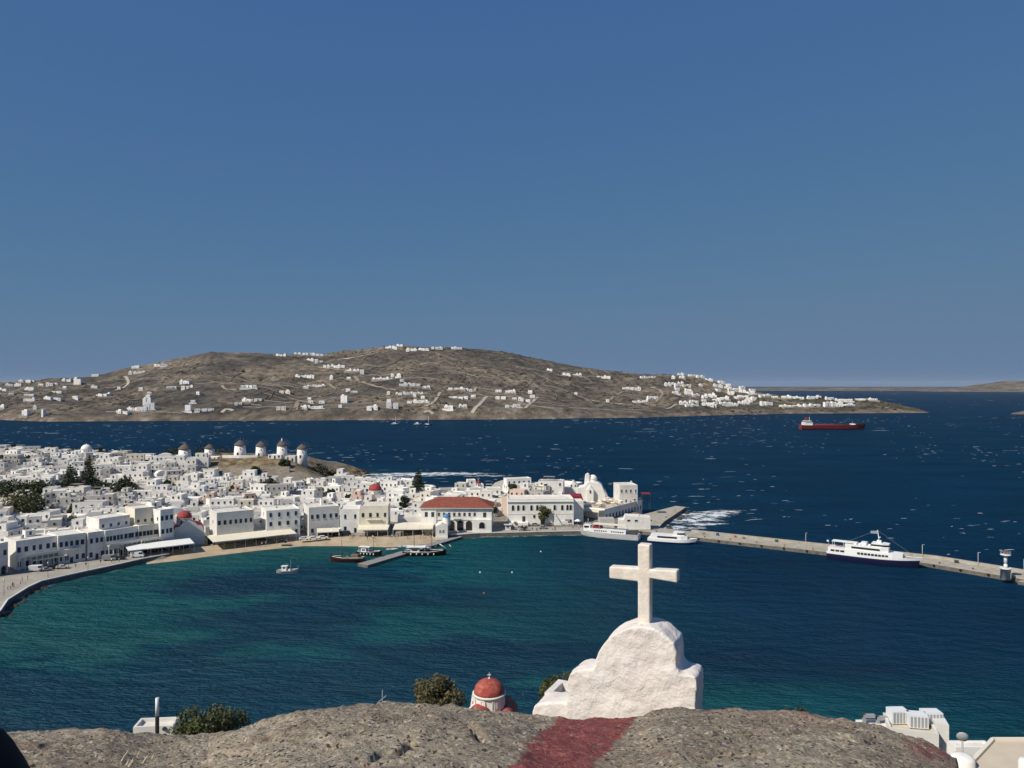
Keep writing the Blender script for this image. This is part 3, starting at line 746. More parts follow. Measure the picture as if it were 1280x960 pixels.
def house(x, y, z, rz, w, d, h, floors=2, wall='plaster', roof='roof_white', frame='blue', upper=None, wins=True, extras=(), nwin=None, name='house', r=None, side_w=True, base=4.0, skip=.04, jit=1.0, wsz=(1.0, 1.2), annex=None, vault=False):
    """flat roofed cubic house; local front is -y, origin at the middle of its base"""
    r = r or rng
    e = empty(name, (x, y, z), rz)
    m = MB(); m.roofbox(-w/2, w/2, -d/2, d/2, -base, h, wall, roof, .45, .28)
    m.build('wall', e)
    top = h
    if upper:
        ux0, ux1, uy0, uy1, uh = upper
        m = MB(); m.roofbox(ux0, ux1, uy0, uy1, h-.45, h+uh, wall, roof, .35, .22); m.build('upper_storey', e)
        k = max(1, int((ux1-ux0)/2.6))
        for i in range(k):
            put('window', window_mesh(frame, .9, 1.2), e, ux0+(i+.5)*(ux1-ux0)/k, uy0-.002, h+.5, 'f')
    if annex:
        ax0, ax1, ay0, ay1, ah = annex
        m = MB(); m.roofbox(ax0, ax1, ay0, ay1, -base, ah, wall, roof, .4, .22); an = m.build('annex', e)
        if ay0 < -d/2-.5: put('window', window_mesh(frame, .8, 1.1), an, (ax0+ax1)/2+r.uniform(-.5, .5), ay0-.002, max(.4, ah-2.2))
    if vault:
        m = MB(); m.xprism([(w*.46*math.cos(math.pi*i/10), h-.5+w*.26*math.sin(math.pi*i/10)) for i in range(11)], -d*.44, d*.44, wall); m.build('vault_roof', e)
    if wins:
        fh = h/floors
        for f in range(floors):
            zz = f*fh+min(1.0, fh*.32)
            k = nwin or max(1, int(w/2.9))
            for i in range(k):
                if r.random() < skip: continue
                xx = -w/2+(i+.5)*w/k+r.uniform(-.25, .25)*jit
                if f == 0 and i == k//2: put('door', window_mesh(frame, 1.1, 2.1), e, xx, -d/2-.002, .02)
                else: put('window', window_mesh(frame, r.choice(wsz), r.choice((.6, .85, 1.0))*min(1.7, fh*.52) if jit > 1 else min(1.9, fh*.52)), e, xx, -d/2-.002, zz+(r.uniform(-.2, .3) if jit > 1 else 0))
            if side_w:
                for sd, sx_ in (('l', -w/2-.002), ('r', w/2+.002)):
                    kk = max(1, int(d/4.2))
                    for i in range(kk):
                        if r.random() < .5: continue
                        put('window', window_mesh(frame, .8, min(1.3, fh*.45)), e, sx_, -d/2+(i+.5)*d/kk+r.uniform(-.5, .5), zz, sd)
    for ex in extras:
        zx = h-.45
        px, py = r.uniform(-w*.34, w*.34), r.uniform(-d*.05, d*.36)
        if ex == 'chimney': addmesh('chimney', shared('chimney', chimney_fn), e, (-w/2+.6 if r.random() < .5 else w/2-.6, d*.3, zx))
        elif ex == 'tank': addmesh('water_tank', shared('water_tank', tank_fn), e, (px, py, zx))
        elif ex == 'solar': addmesh('solar_heater', shared('solar_heater', solar_fn), e, (px, py, zx), r.uniform(-.3, .3)-rz)
        elif ex == 'aircon': addmesh('air_conditioner', shared('air_conditioner', ac_fn), e, (px, py, zx))
        elif ex == 'pergola':
            q = MB(); pw, pdp = w*.42, d*.5
            for a in (-pw/2, pw/2):
                for b in (-pdp/2, pdp/2): q.box(a-.07, a+.07, b-.07, b+.07, 0, 2.2, 'brown_wood' if frame != 'white' else 'metal_white')
            for i in range(6): q.box(-pw/2-.2, pw/2+.2, -pdp/2+i*pdp/5-.06, -pdp/2+i*pdp/5+.06, 2.2, 2.3, 'grey_wood')
            q.build('pergola', e, (r.uniform(-.2, .2)*w, d*.12, zx))
        elif ex == 'room':
            q = MB(); q.roofbox(-1.7, 1.7, -1.6, 1.6, 0, 2.5, wall, roof, .3, .2); rr = q.build('roof_room', e, (r.uniform(-.28, .28)*w, d*.22, zx))
            put('window', window_mesh(frame, .8, 1.3), rr, 0, -1.602, .7)
        elif ex == 'stair':
            q = MB(); n = max(5, int(h/.6)); sgn = r.choice((-1, 1)); s0 = -d/2
            for i in range(n): q.box(-w*.1+i*.42*sgn-.25, -w*.1+i*.42*sgn+.25, -d/2-1.0, -d/2-.003, -.5, (i+1)*h/n*.5, wall)
            q.build('stair', e)
        elif ex == 'veranda':
            q = MB(); zb = h/floors*.92; q.box(-w*.48, w*.48, -d/2-2.6, -d/2-.003, zb-.2, zb, wall); q.box(-w*.48, w*.48, -d/2-2.6, -d/2-2.4, zb, zb+.8, 'kerb_white')
            for i in range(8): q.box(-w*.48+i*w*.96/7-.12, -w*.48+i*w*.96/7+.12, -d/2-2.58, -d/2-2.34, -.2, zb-.2, wall)
            q.build('veranda', e)
        elif ex == 'balcony':
            q = MB(); bw = w*.55; zb = h/floors
            q.box(-bw/2, bw/2, -d/2-1.1, -d/2-.003, zb-.15, zb, wall)
            for i in range(9): q.box(-bw/2+i*bw/8-.03, -bw/2+i*bw/8+.03, -d/2-1.1, -d/2-1.04, zb, zb+.9, 'blue_paint' if frame == 'blue' else 'brown_wood')
            q.box(-bw/2, bw/2, -d/2-1.12, -d/2-1.03, zb+.9, zb+.98, 'blue_paint' if frame == 'blue' else 'brown_wood')
            q.build('balcony', e)
    return e
def facade_frame(A, B):
    """centre, rotation and width of a building whose front runs from A (left) to B (right)"""
    a = Vector((*A, 0)); b = Vector((*B, 0)); d = b-a; return (a+b)/2, math.atan2(d.y, d.x), d.length
FOOT = []          # footprints already taken: (x, y, radius)
def front(u0, v0, u1, v1, vtop, depth, zb=2.0, label='', cat='house', floors=2, wall='plaster', roof='roof_white', frame='blue', upper=None, extras=(), nwin=None, name='house', group=None, seed=0, arches=0, y0=None, htop=None, corbel=False):
    """waterfront building from the pixel ends of its front foot line and the row of its parapet (at the left end)"""
    A = P(u0, v0, zb); B = P(u1, v1, zb); c, rz, wdt = facade_frame(A, B)
    h = htop or (EYE-(vtop-HV)/FPX*A[1]-zb)
    n = Vector((-math.sin(rz), math.cos(rz), 0))
    cc = c+n*depth/2
    up = None
    if upper: up = (upper[0]*wdt-wdt/2, upper[1]*wdt-wdt/2, upper[2]*depth-depth/2, upper[3]*depth-depth/2, upper[4])
    e = house(cc.x, cc.y, zb, rz, wdt, depth, h, floors, wall, roof, frame, up, True, extras, nwin, name, random.Random(seed+7))
    for i in range(arches):
        put('arch', arch_mesh(1.9, 2.9), e, -wdt/2+(i+.5)*wdt/arches, -depth/2-.09, .05)
    if corbel:
        q = MB(); q.box(-wdt/2-.15, wdt/2+.15, -depth/2-.2, -depth/2-.003, h-.95, h-.65, 'kerb_white'); q.build('cornice', e)
    tag(e, label, cat, group)
    k = max(1, int(round(wdt/5)))
    for i in range(k):
        for j in range(max(1, int(depth/5))):
            q = c+Vector((math.cos(rz), math.sin(rz), 0))*(-wdt/2+(i+.5)*wdt/k)+n*(2.5+5*j); FOOT.append((q.x, q.y, 4.6))
    return e
def awning(u0, v0, u1, v1, depth, h=2.9, zb=2.0, *, label='', name='awning', cols=None, m='awning', group=None, drop=.45, furn=True):
    """long fabric canopy on posts in front of a cafe; the pixels give the foot line of its outer posts"""
    A = P(u0, v0, zb); B = P(u1, v1, zb); c, rz, wd = facade_frame(A, B); n = Vector((-math.sin(rz), math.cos(rz), 0))
    e = empty(name, (c.x, c.y, zb), rz); k = cols or max(2, int(wd/4))
    r_ = random.Random(int(u0*7))
    nb = max(1, int(wd/5.5))
    for i in range(nb):
        q = MB(); x0, x1 = -wd/2+i*wd/nb+.03, -wd/2+(i+1)*wd/nb-.03; dz = r_.uniform(-.08, .08)
        q.xprism([(x0, h-drop+dz), (x1, h-drop+dz), (x1, h-drop+.1+dz), (x0, h-drop+.1+dz)], -.25, -.2, m)
        b = q.pts([(x0, -.25, h-drop+.1+dz), (x1, -.25, h-drop+.1+dz), (x1, depth, h+.45), (x0, depth, h+.45), (x0, -.25, h-drop+.02+dz), (x1, -.25, h-drop+.02+dz), (x1, depth, h+.36), (x0, depth, h+.36)])
        q.idx(b, [(0, 1, 2, 3), (7, 6, 5, 4), (0, 3, 7, 4), (1, 5, 6, 2)], m)
        q.box(x0, x1, -.27, -.21, h-drop-.28+dz, h-drop+.1+dz, m)
        q.build('canopy', e)
    for i in range(k+1):
        q = MB(); xx = -wd/2+.1+(wd-.2)*i/k; q.box(xx-.06, xx+.06, -.05, .07, -.3, h-drop, 'metal_white'); q.build('post', e)
    q = MB(); q.box(-wd/2+.2, wd/2-.2, depth-.75, depth-.6, -.2, h-.55, 'opening')  # added near-black sheet: shade of the interior behind the canopy put into its colour
    for i in range(k+1): xx = -wd/2+.3+(wd-.6)*i/k; q.box(xx-.12, xx+.12, depth-.85, depth-.75, -.2, h-.55, 'plaster')
    q.build('painted_shade_front', e)
    tag(e, label, 'awning', group)
    if furn:
        for i in range(int(wd/2.4)):
            t = copy_tree(TABLE) if TABLE_USED[0] else TABLE; TABLE_USED[0] = True
            p = c+Vector((math.cos(rz), math.sin(rz), 0))*(-wd/2+1.2+i*2.4)+n*(1.3+r_.random()*max(0.1, depth-2.6))
            t.location = (p.x, p.y, zb); t.rotation_euler = (0, 0, r_.random()*3)
    return e
# a cafe table with two chairs is three things; the small shaded sets under the canopies are copied
TABLE_USED = [False]
def make_table():
    e = empty('cafe_table', (0, 0, 0), 0, 'small square cafe table standing in the shade under a waterfront canopy', 'table', 'cafe tables under the waterfront canopies')
    q = MB(); q.box(-.4, .4, -.4, .4, .72, .76, 'kerb_white'); q.build('table_top', e)
    q = MB(); q.box(-.05, .05, -.05, .05, .04, .72, 'metal_dark'); q.box(-.25, .25, -.25, .25, 0, .04, 'metal_dark'); q.build('leg', e)
    return e
TABLE = make_table()

# ------------------------------------------------------------------ the row along the bay, from the square at the left
front(-14, 722, 10, 716, 682, 11, label='low white house with a small arched ground floor at the square', floors=2, arches=2, frame='dark', seed=1, nwin=3)
front(20, 713, 72, 704.5, 676.5, 13, label='white arcaded waterfront house behind two cream canopies', floors=2, frame='blue', nwin=6, extras=('chimney', 'room', 'tank', 'veranda'), seed=2)
front(72.5, 705.5, 107, 700.5, 670, 14, label='tall pale waterfront house with blue balconies and a dark cornice', floors=2, frame='blue', nwin=5, extras=('balcony', 'chimney'), seed=3, corbel=True)
front(110, 700.5, 131, 697, 666, 13, label='narrow white waterfront house with paired blue windows', floors=2, frame='blue', nwin=3, extras=('chimney',), seed=4)
front(131.5, 697.5, 173, 690, 663.5, 16, label='long white waterfront house carrying a bright setback upper floor', floors=2, frame='blue', nwin=9, upper=(.0, .93, .30, .95, 4.2), extras=('veranda',), seed=5)
front(173.5, 690.5, 200, 686.5, 657, 15, label='waterfront house with a large cream block on its roof', floors=2, frame='dark', nwin=6, upper=(.0, .98, .28, .98, 6.4), extras=('veranda',), seed=6, wall='plaster_cream')
front(200.5, 687.5, 217, 684.5, 637.5, 15, label='tallest grey-white block of the waterfront next to the red domed church', floors=3, frame='blue', nwin=3, extras=('room',), seed=7, wall='plaster')
front(271, 678.5, 317, 673.5, 641, 14, label='grey-white waterfront house with tall dark shuttered windows behind the long canopy', floors=2, frame='dark', nwin=7, seed=8, extras=('chimney', 'tank'))
front(333, 672.5, 375, 668.8, 638.5, 14, label='plain wide white waterfront house with small square upper windows', floors=3, frame='blue', nwin=4, seed=9, extras=('aircon',))
front(386, 669.3, 424, 666.3, 634.5, 14, label='white waterfront house with a blue painted corner and arched windows', floors=2, frame='blue', nwin=5, seed=10, extras=('chimney', 'room'))
front(425, 666.2, 449.5, 665.5, 636.5, 12, label='small bright white square-fronted house on the beach', floors=2, frame='blue', nwin=2, seed=11)
front(450, 666, 485, 665.5, 632.5, 13, label='cream house with four dark windows and two small balconies above beach cafes', floors=2, frame='dark', nwin=4, wall='plaster_cream', seed=12, extras=('balcony',))
front(497, 661, 526, 660.5, 646, 12, label='low white house with a roof terrace behind the beach awnings', floors=1, frame='brown', nwin=4, seed=13, extras=('pergola', 'chimney'))
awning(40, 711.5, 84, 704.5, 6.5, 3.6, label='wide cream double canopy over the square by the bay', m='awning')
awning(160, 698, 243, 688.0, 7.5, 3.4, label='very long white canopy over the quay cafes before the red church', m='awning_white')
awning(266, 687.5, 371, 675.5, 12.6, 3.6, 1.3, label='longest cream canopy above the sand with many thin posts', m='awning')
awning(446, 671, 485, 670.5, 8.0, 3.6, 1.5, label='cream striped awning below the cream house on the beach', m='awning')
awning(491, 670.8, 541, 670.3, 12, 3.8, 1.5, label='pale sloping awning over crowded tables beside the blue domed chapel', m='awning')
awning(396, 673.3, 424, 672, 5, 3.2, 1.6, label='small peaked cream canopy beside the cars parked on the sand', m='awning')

# ------------------------------------------------------------------ town hall with its tiled hip roof
def town_hall():
    A = P(527, 664.5, 2.2); B = P(616, 663.8, 2.2); c, rz, w_ = facade_frame(A, B); d = 17.0; h = 10.6
    n = Vector((-math.sin(rz), math.cos(rz), 0)); cc = c+n*d/2
    rz -= .06
    e = empty('town_hall', (cc.x, cc.y, 2.2), rz, 'two-storey white hall with a red tiled hip roof and an arched loggia', 'town hall')
    m = MB(); x0, x1, y0, y1 = -w_/2, w_/2, -d/2, d/2
    m.box(x0, x1, y0+.6, y1, -4, h, 'plaster')
    m.box(x0, x0+w_*.22, y0+.25, y0+.6, -4, h, 'plaster'); m.box(x1-w_*.27, x1, y0-1.2, y0+.6, -4, 5.6, 'plaster')
    m.build('wall', e)
    m = MB(); o = .8; b = m.pts([(x0-o, y0-o+.3, h+.003), (x1+o, y0-o+.3, h+.003), (x1+o, y1+o, h+.003), (x0-o, y1+o, h+.003), (x0+7.5, 0, h+4.2), (x1-7.5, 0, h+4.2),
                                 (x0-o, y0-o+.3, h+.25), (x1+o, y0-o+.3, h+.25), (x1+o, y1+o, h+.25), (x0-o, y1+o, h+.25)])
    m.idx(b, [(0, 1, 7, 6), (1, 2, 8, 7), (2, 3, 9, 8), (3, 0, 6, 9)], 'kerb_white'); m.idx(b, [(3, 2, 1, 0)], 'kerb_white')
    m.idx(b, [(6, 7, 5, 4), (7, 8, 5), (8, 9, 4, 5), (9, 6, 4)], 'roof_tile'); rf = m.build('roof', e)
    m = MB(); m.box(x1-7, x1-6.2, 1, 1.8, h+1.5, h+4.6, 'plaster'); m.build('chimney', rf)
    m = MB(); m.box(x0+w_*.22, x1-w_*.27, y0+.3, y0+.6-.003, 5.2, 5.45, 'kerb_white'); m.build('cornice', e)
    for fx_ in (.05, .14): put('window', window_mesh('grey', 1.4, 2.3), e, x0+w_*fx_+.9, y0+.247, 6.6)
    for i in range(8): put('window', window_mesh('grey', 1.1, 1.7), e, x0+w_*(.255+i*.072), y0+.597, 6.9)
    put('window', window_mesh('grey', 1.5, 2.3), e, x1-w_*.10, y0+.597, 6.4)
    for i in range(3): put('arch', arch_mesh(3.0, 4.6), e, x0+w_*(.43+.125*i), y0+.55, .3)
    put('arch', arch_mesh(2.6, 2.9, 'glass'), e, x1-w_*.135, y0-1.27, 1.6)
    m = MB(); m.box(x0+w_*.46, x0+w_*.56, y0-.7, y0+.597, 5.7, 5.95, 'kerb_white')
    for i in range(7): m.box(x0+w_*(.46+i*.0157), x0+w_*(.46+i*.0157)+.08, y0-.68, y0-.6, 5.95, 6.9, 'metal_dark')
    m.box(x0+w_*.46, x0+w_*.56, y0-.7, y0-.58, 6.9, 7.0, 'metal_dark'); m.build('balcony', e)
    for i in range(4): put('window', window_mesh('grey', 1.0, 1.6), e, x1+.002, y0+2.5+i*3.6, 6.6, 'r')
    put('door', window_mesh('dark', 1.6, 2.8), e, x1+.002, y0+4, .1, 'r'); put('door', window_mesh('dark', 1.6, 2.8), e, x1+.002, y0+10, .1, 'r')
    for i in range(4):
        q = cc+Vector((-13+i*9, 0, 0)); FOOT.append((q.x, q.y-4, 6)); FOOT.append((q.x, q.y+5, 6))
    return e
town_hall()

# ------------------------------------------------------------------ churches
def ring_dome(m, r, z0, mt, drum=None, n=20, squash=.95, c=(0, 0)):
    if drum: m.lathe([(r*1.0, z0-drum), (r*1.0, z0), (r*1.06, z0), (r*1.06, z0+.12)], n, 'plaster', c, smooth=False)
    m.lathe([(r*math.cos(a), z0+.12+r*squash*math.sin(a)) for a in [i*math.pi/2/8 for i in range(9)]], n, mt, c)
def cross_fn(m, s=1.0, mt='metal_white'):
    m.box(-.05*s, .05*s, -.05*s, .05*s, -.1, 1.1*s, mt); m.box(-.34*s, -.053*s, -.045*s, .045*s, .65*s, .76*s, mt); m.box(.053*s, .34*s, -.045*s, .045*s, .65*s, .76*s, mt)
def red_church():
    p = Vector((*P(236, 681, 2.0), 0)); rz = .42
    e = empty('red_domed_church', (p.x, p.y, 2.0), rz, 'white church with red dome and red vaulted roofs on the waterfront', 'church')
    m = MB(); m.box(-6.2, 6.2, 0, 13, -3, 6.2, 'plaster'); m.build('wall', e)
    q = MB(); q.xprism([(-5.9, 6.2), (5.9, 6.2), (5.2, 7.6), (3.6, 7.9), (2.6, 9.2), (0, 10.2), (-2.6, 9.2), (-3.6, 7.9), (-5.2, 7.6)], -.003, .5, 'plaster'); q.build('gable', e)
    q = MB(); prof = [(6.0*math.cos(math.pi*i/10), 6.203+2.1*math.sin(math.pi*i/10)) for i in range(11)]
    q.xprism(prof, .6, 13.1, 'red_dome', 'red_dome'); rf = q.build('vault', e)
    q = MB(); ring_dome(q, 3.1, 10.6, 'red_dome', 3.6, c=(-1.6, 6.5)); dm = q.build('dome', e)
    q = MB(); q.M = Matrix.Translation((-1.6, 6.5, 13.7)); cross_fn(q, 1.1); q.build('cross', dm)
    for i in range(4): put('window', arch_mesh(.7, 1.6, 'glass'), dm, -1.6+3.14*math.sin(-1.2+i*.8), 6.5-3.14*math.cos(-1.2+i*.8), 8.0).rotation_euler = (0, 0, -1.2+i*.8)
    put('window', arch_mesh(.9, 2.0, 'glass'), e, 6.202, 5, 2.6, 'r'); put('door', arch_mesh(1.4, 2.6, 'opening'), e, 0, -.1, .05)
    for i in range(3): FOOT.append((p.x-i*1.5, p.y+3+4*i, 7))
red_church()
def blue_chapel():
    p = Vector((*P(552, 671.5, 1.6), 0)); rz = .04
    e = empty('blue_domed_chapel', (p.x, p.y, 1.6), rz, 'small white chapel with a bright blue dome at the jetty root', 'chapel')
    m = MB(); m.box(-2.7, 2.7, 0, 8.5, -3, 4.8, 'plaster'); m.build('wall', e)
    q = MB(); q.xprism([(-2.7, 4.8), (2.7, 4.8), (0, 6.2)], -.003, 8.5, 'plaster'); q.build('roof', e)
    q = MB(); q.M = Matrix.Translation((2.0, 5.5, 0)); ring_dome(q, 1.75, 7.9, 'blue_dome', 3.2); dm = q.build('dome', e)
    q = MB(); q.M = Matrix.Translation((2.0, 5.5, 9.6)); cross_fn(q, 1); q.build('cross', dm)
    q = MB(); q.M = Matrix.Translation((0, .3, 6.1)); cross_fn(q, .8); q.build('cross', e)
    for x in (-.7, .7): put('window', arch_mesh(.5, 1.3, 'opening'), e, x, -.1, 2.0)
    put('door', arch_mesh(1.0, 2.2, 'opening'), e, 2.79, 3.5, .05, 'r'); put('window', arch_mesh(.6, 1.3, 'opening'), e, 2.79, 6.0, 2.0, 'r')
    q = MB(); q.box(-2.8, 2.8, -.9, -.12, -1, .25, 'kerb_white'); q.build('step', e)
blue_chapel()
def small_dome_church(u, v, y, r, label, mt='red_dome', name='domed_church', drum=2.0):
    top = PY(u, v, y); z = gz(top.x, top.y)
    e = empty(name, (top.x, top.y, z), .1, label, 'church'); H = top.z-z-r*.95-.12
    m = MB(); m.roofbox(-r*1.5, r*1.5, -r*1.5, r*1.5, -3, H-drum, 'plaster', 'roof_white'); m.build('wall', e)
    q = MB(); ring_dome(q, r, H, mt, drum+.5); dm = q.build('dome', e)
    q = MB(); q.M = Matrix.Translation((0, 0, H+r*.95)); cross_fn(q, 1); q.build('cross', dm)
    put('window', arch_mesh(.7, 1.5, 'opening'), e, 0, -r*1.5-.09, H*.3)
    for i in range(3): put('window', arch_mesh(.5, 1.1, 'glass'), dm, r*1.05*math.sin(-.8+.8*i), -r*1.05*math.cos(-.8+.8*i), H-drum+.4).rotation_euler = (0, 0, -.8+.8*i)
    FOOT.append((top.x, top.y, r*1.5+3)); return e
small_dome_church(469, 604.5, 432, 3.7, 'white church with a broad red dome among the houses near the cove')
small_dome_church(108, 555.5, 610, 4.0, 'white church with a pale pointed dome on the town skyline', 'plaster', 'white_domed_church')
small_dome_church(598, 601, 440, 1.6, 'tiny red and white bell-roofed chapel behind the hall roof', 'red_paint', 'small_chapel', 1.4)

def old_school():
    A = P(635, 656.5, 2.3); B = P(717, 655.8, 2.3); c, rz, w_ = facade_frame(A, B); d = 14.0; h = 12.6
    n = Vector((-math.sin(rz), math.cos(rz), 0)); cc = c+n*d/2
    e = empty('civic_building', (cc.x, cc.y, 2.3), rz, 'long white two-storey neoclassical building with arched upper windows', 'building')
    m = MB(); m.roofbox(-w_/2, w_/2, -d/2, d/2, -4, h, 'plaster', 'roof_white', .6, .4); m.box(w_/2, w_/2+5.5, -d/2+5, d/2, -4, 10.5, 'plaster'); m.build('wall', e)
    q = MB(); q.box(-w_/2-.3, w_/2+.3, -d/2-.35, -d/2-.003, h-1.5, h-1.15, 'kerb_white'); q.box(-w_/2-.12, w_/2+.12, -d/2-.15, -d/2-.003, h-2.2, h-2.05, 'grey_wood'); q.build('cornice', e)
    q = MB(); q.box(-w_/2-.1, w_/2+.1, -d/2-.12, -d/2-.003, 5.2, 5.4, 'kerb_white'); q.build('string_course', e)
    for f in (.085, .165, .245, .365, .455, .72, .835, .915, .965): put('window', arch_mesh(1.1, 2.5, 'glass'), e, -w_/2+w_*(f-.01), -d/2-.09, 7.1)
    put('window', window_mesh('brown', 1.1, 1.4), e, -w_/2+w_*.40, -d/2-.002, 3.4); put('door', window_mesh('grey', 1.5, 2.7), e, -w_/2+w_*.24, -d/2-.002, 1.6)
    put('door', window_mesh('brown', 1.6, 2.7), e, -w_/2+w_*.52, -d/2-.002, .1)
    q = MB(); q.box(-w_/2+.4, -w_/2+w_*.30, -d/2-2.6, -d/2-.003, -3, 1.6, 'plaster'); q.build('terrace', e)
    q = MB(); q.xprism([(-w_/2+w_*.70, 0), (-w_/2+w_*.82, 0), (-w_/2+w_*.72, 4.8), (-w_/2+w_*.70, 4.8)], -d/2-1.6, -d/2-.003, 'plaster'); q.build('stair', e)
    put('door', window_mesh('dark', 3.2, 2.4), e, w_*.42, -d/2-.002, .1)
    for i in range(3): put('window', window_mesh('grey', 1.0, 1.8), e, w_/2+.002 if i == 0 else w_/2+5.502, -d/2+(2 if i == 0 else 4+i*3.2), 6.5, 'r')
    for i in range(5): q_ = cc+Vector((-14+i*7.5, 0, 0)); FOOT.append((q_.x, q_.y-3.5, 5.5)); FOOT.append((q_.x, q_.y+4, 5.5))
old_school()
def red_roof_chapel():
    p = PY(716, 620, 392); z = gz(p.x, p.y)
    e = empty('chapel', (p.x, p.y, z), -.05, 'white chapel with a flat red painted roof behind the long civic building', 'chapel')
    m = MB(); H = p.z-z; m.box(-5, 5, -4, 5, -3, H-1.4, 'plaster'); m.build('wall', e)
    q = MB(); q.xprism([(-5.1, H-1.4), (5.1, H-1.4), (4.4, H+.6), (-4.2, H+.6)], -4.1, 5.1, 'red_paint'); q.build('roof', e)
    q = MB(); q.xprism([(-6.2, H-1.6), (-5.15, H-1.6), (-5.15, H+.9), (-5.6, H+1.7), (-6.2, H+.9)], -2.5, 3, 'plaster'); q.build('gable', e)
    put('window', window_mesh('blue', .8, 1.3), e, 5.002, 0, H*.4, 'r'); FOOT.append((p.x, p.y, 8))
red_roof_chapel()

def paraportiani():
    """whitewashed group of chapels that reads as one moulded heap with a dome and a belfry"""
    p = PY(742, 640, 418); z = gz(p.x, p.y); rz = -.12
    e = empty('whitewashed_church', (p.x, p.y, z), rz, 'lumpy whitewashed church with a white dome and arched belfry above the quay', 'church')
    def bell(name, prof_u, y0, y1, par=e):
        q = MB(); q.xprism([((u-742)*418/FPX, EYE-(v-HV)/FPX*418-z) for u, v in prof_u], y0, y1, 'plaster'); o = q.build(name, par)
        bv = o.modifiers.new('soft', 'BEVEL'); bv.width = .45; bv.segments = 2; return o
    bell('wall', [(721, 660), (757, 660), (757, 618), (752, 606), (748, 603), (735, 602), (730, 608), (721, 610)], 0, 9)
    bell('lower_nave', [(700, 660), (721.5, 660), (721.5, 607), (716, 602), (712, 607), (700, 609)], 1.5, 9)
    bell('buttress', [(755.5, 660), (766, 660), (765, 640), (760, 622), (755.5, 612)], .8, 8)
    bell('belfry', [(730, 607), (737, 607), (737.2, 594), (735, 591.5), (731.5, 593.5)], 2, 3.4)
    q = MB(); zd = EYE-(600-HV)/FPX*418-z; ring_dome(q, 2.35, zd, 'plaster', 2.5, c=((741-742)*418/FPX, 4.5)); q.build('dome', e)
    bell('apse', [(733, 660), (742.5, 660), (742.5, 612), (738, 606), (733, 612)], -2.2, .2)
    for u in (714, 719): put('window', arch_mesh(.6, 1.2, 'opening'), e, (u-742)*418/FPX, 1.4, zd-4)
    put('window', arch_mesh(.8, 1.8, 'opening'), e, (738-742)*418/FPX, -2.29, zd-7)
    for a in (-12, -4, 4): FOOT.append((p.x+a, p.y+4, 7))
paraportiani()
def terrace_restaurant():
    A = Vector((46, 381, 0)); B = Vector((70, 413, 0)); d = B-A; rz = math.atan2(d.y, d.x); n = Vector((-math.sin(rz), math.cos(rz), 0)); L = d.length; c = (A+B)/2+n*8
    e = empty('terrace_restaurant', (c.x, c.y, 2.0), rz, 'low white restaurant with a wide roof terrace full of tables by the quay', 'restaurant')
    m = MB(); m.roofbox(-L/2, L/2, -8, 8, -3, 6.3, 'plaster', 'roof_tan', .8, .35); m.build('wall', e)
    for i in range(12): put('window' if i % 3 else 'door', window_mesh('blue', 1.2, 2.2), e, -L/2+2+i*3.3, -8.002, 1.2)
    m = MB(); m.prism([(-L/2-4, -7.0), (-L/2-.002, -8.4), (-L/2-.002, 6), (-L/2-4, 7)], 5.0, 5.9, 'awning'); cn = m.build('canopy', e)
    for yy in (-6.5, 0, 6.3):
        q = MB(); q.box(-L/2-3.8, -L/2-3.6, yy-.08, yy+.08, -.2, 5.0, 'metal_white'); q.build('post', e)
    for i in range(4):
        for j in range(9): q_ = A+d*(j/8)+n*(3+4.3*i); FOOT.append((q_.x, q_.y, 4))
    return e, A, d, n
rest = terrace_restaurant()
e_ = front(774.5, 631, 797, 630.5, 606.5, 12, zb=6.5, label='square two-storey white house at the tip of the promontory', floors=2, frame='white', nwin=4, extras=('chimney',), seed=40)
# small canopy of red cloth behind it
m = MB(); q = PY(806, 614, 404); m.M = Matrix.Translation((q.x+.5, q.y, q.z)); m.prism([(-2.2, -2.2), (2.2, -2.2), (2.2, 2.2), (-2.2, 2.2)], -1.3, -.9, 'red_paint')
for a in (-2, 2):
    for b in (-2, 2): m.box(a-.07, a+.07, b-.07, b+.07, -9.5, -1.3, 'metal_dark')
tag(m.build('red_parasol'), 'dark red square parasol beside the house at the promontory tip', 'parasol')
def port_building():
    A = P(773, 661, 2.0); B = P(814, 662, 2.0); c, rz, w_ = facade_frame(A, B); rz += .03
    e = empty('port_shelter', (c.x, c.y+3, 2.0), rz, 'white box-like port building with a stepped end behind the moored boats', 'building')
    m = MB(); m.xprism([(-w_/2, 0), (w_/2, 0), (w_/2, 5.6), (-w_/2+3.6, 6.2), (-w_/2+2.8, 4.2), (-w_/2+.4, 4.0)], -3, 4, 'plaster'); m.build('wall', e)
    for x in (-2.5, 1.0): put('window', window_mesh('dark', 1.5, .8), e, x, -3.002, 3.6)
    m = MB(); m.box(-3, 2.4, -1, 2, 5.4, 6.4, 'plaster'); m.build('roof_room', e)
    for i in range(4): FOOT.append((c.x-7+i*5, c.y+3, 5))
port_building()
m = MB(); c = Vector((*P(759, 660, 2.0), 0)); m.roofbox(-3.4, 3.4, -2.6, 2.6, -1, 4.4, 'plaster_grey', 'roof_grey'); put_ = m.build('quay_store', None, (c.x, c.y+2.5, 2.0), 0.02)
tag(put_, 'small grey concrete store on the quay behind the striped ferry', 'store')
m = MB(); c = Vector((*P(635, 662, 2.1), 0)); ks = empty('kiosk', (c.x, c.y, 2.05), 0, 'tiny white kiosk with a flat projecting roof beside the hall', 'kiosk')
m.box(-1.3, 1.3, -1.2, 1.2, -.3, 2.5, 'plaster'); m.build('wall', ks)
m = MB(); m.box(-1.9, 1.9, -1.8, 1.6, 2.5, 2.75, 'kerb_white'); m.build('roof', ks); put('window', window_mesh('white', 1.6, 1.1), ks, 0, -1.202, 1.0)
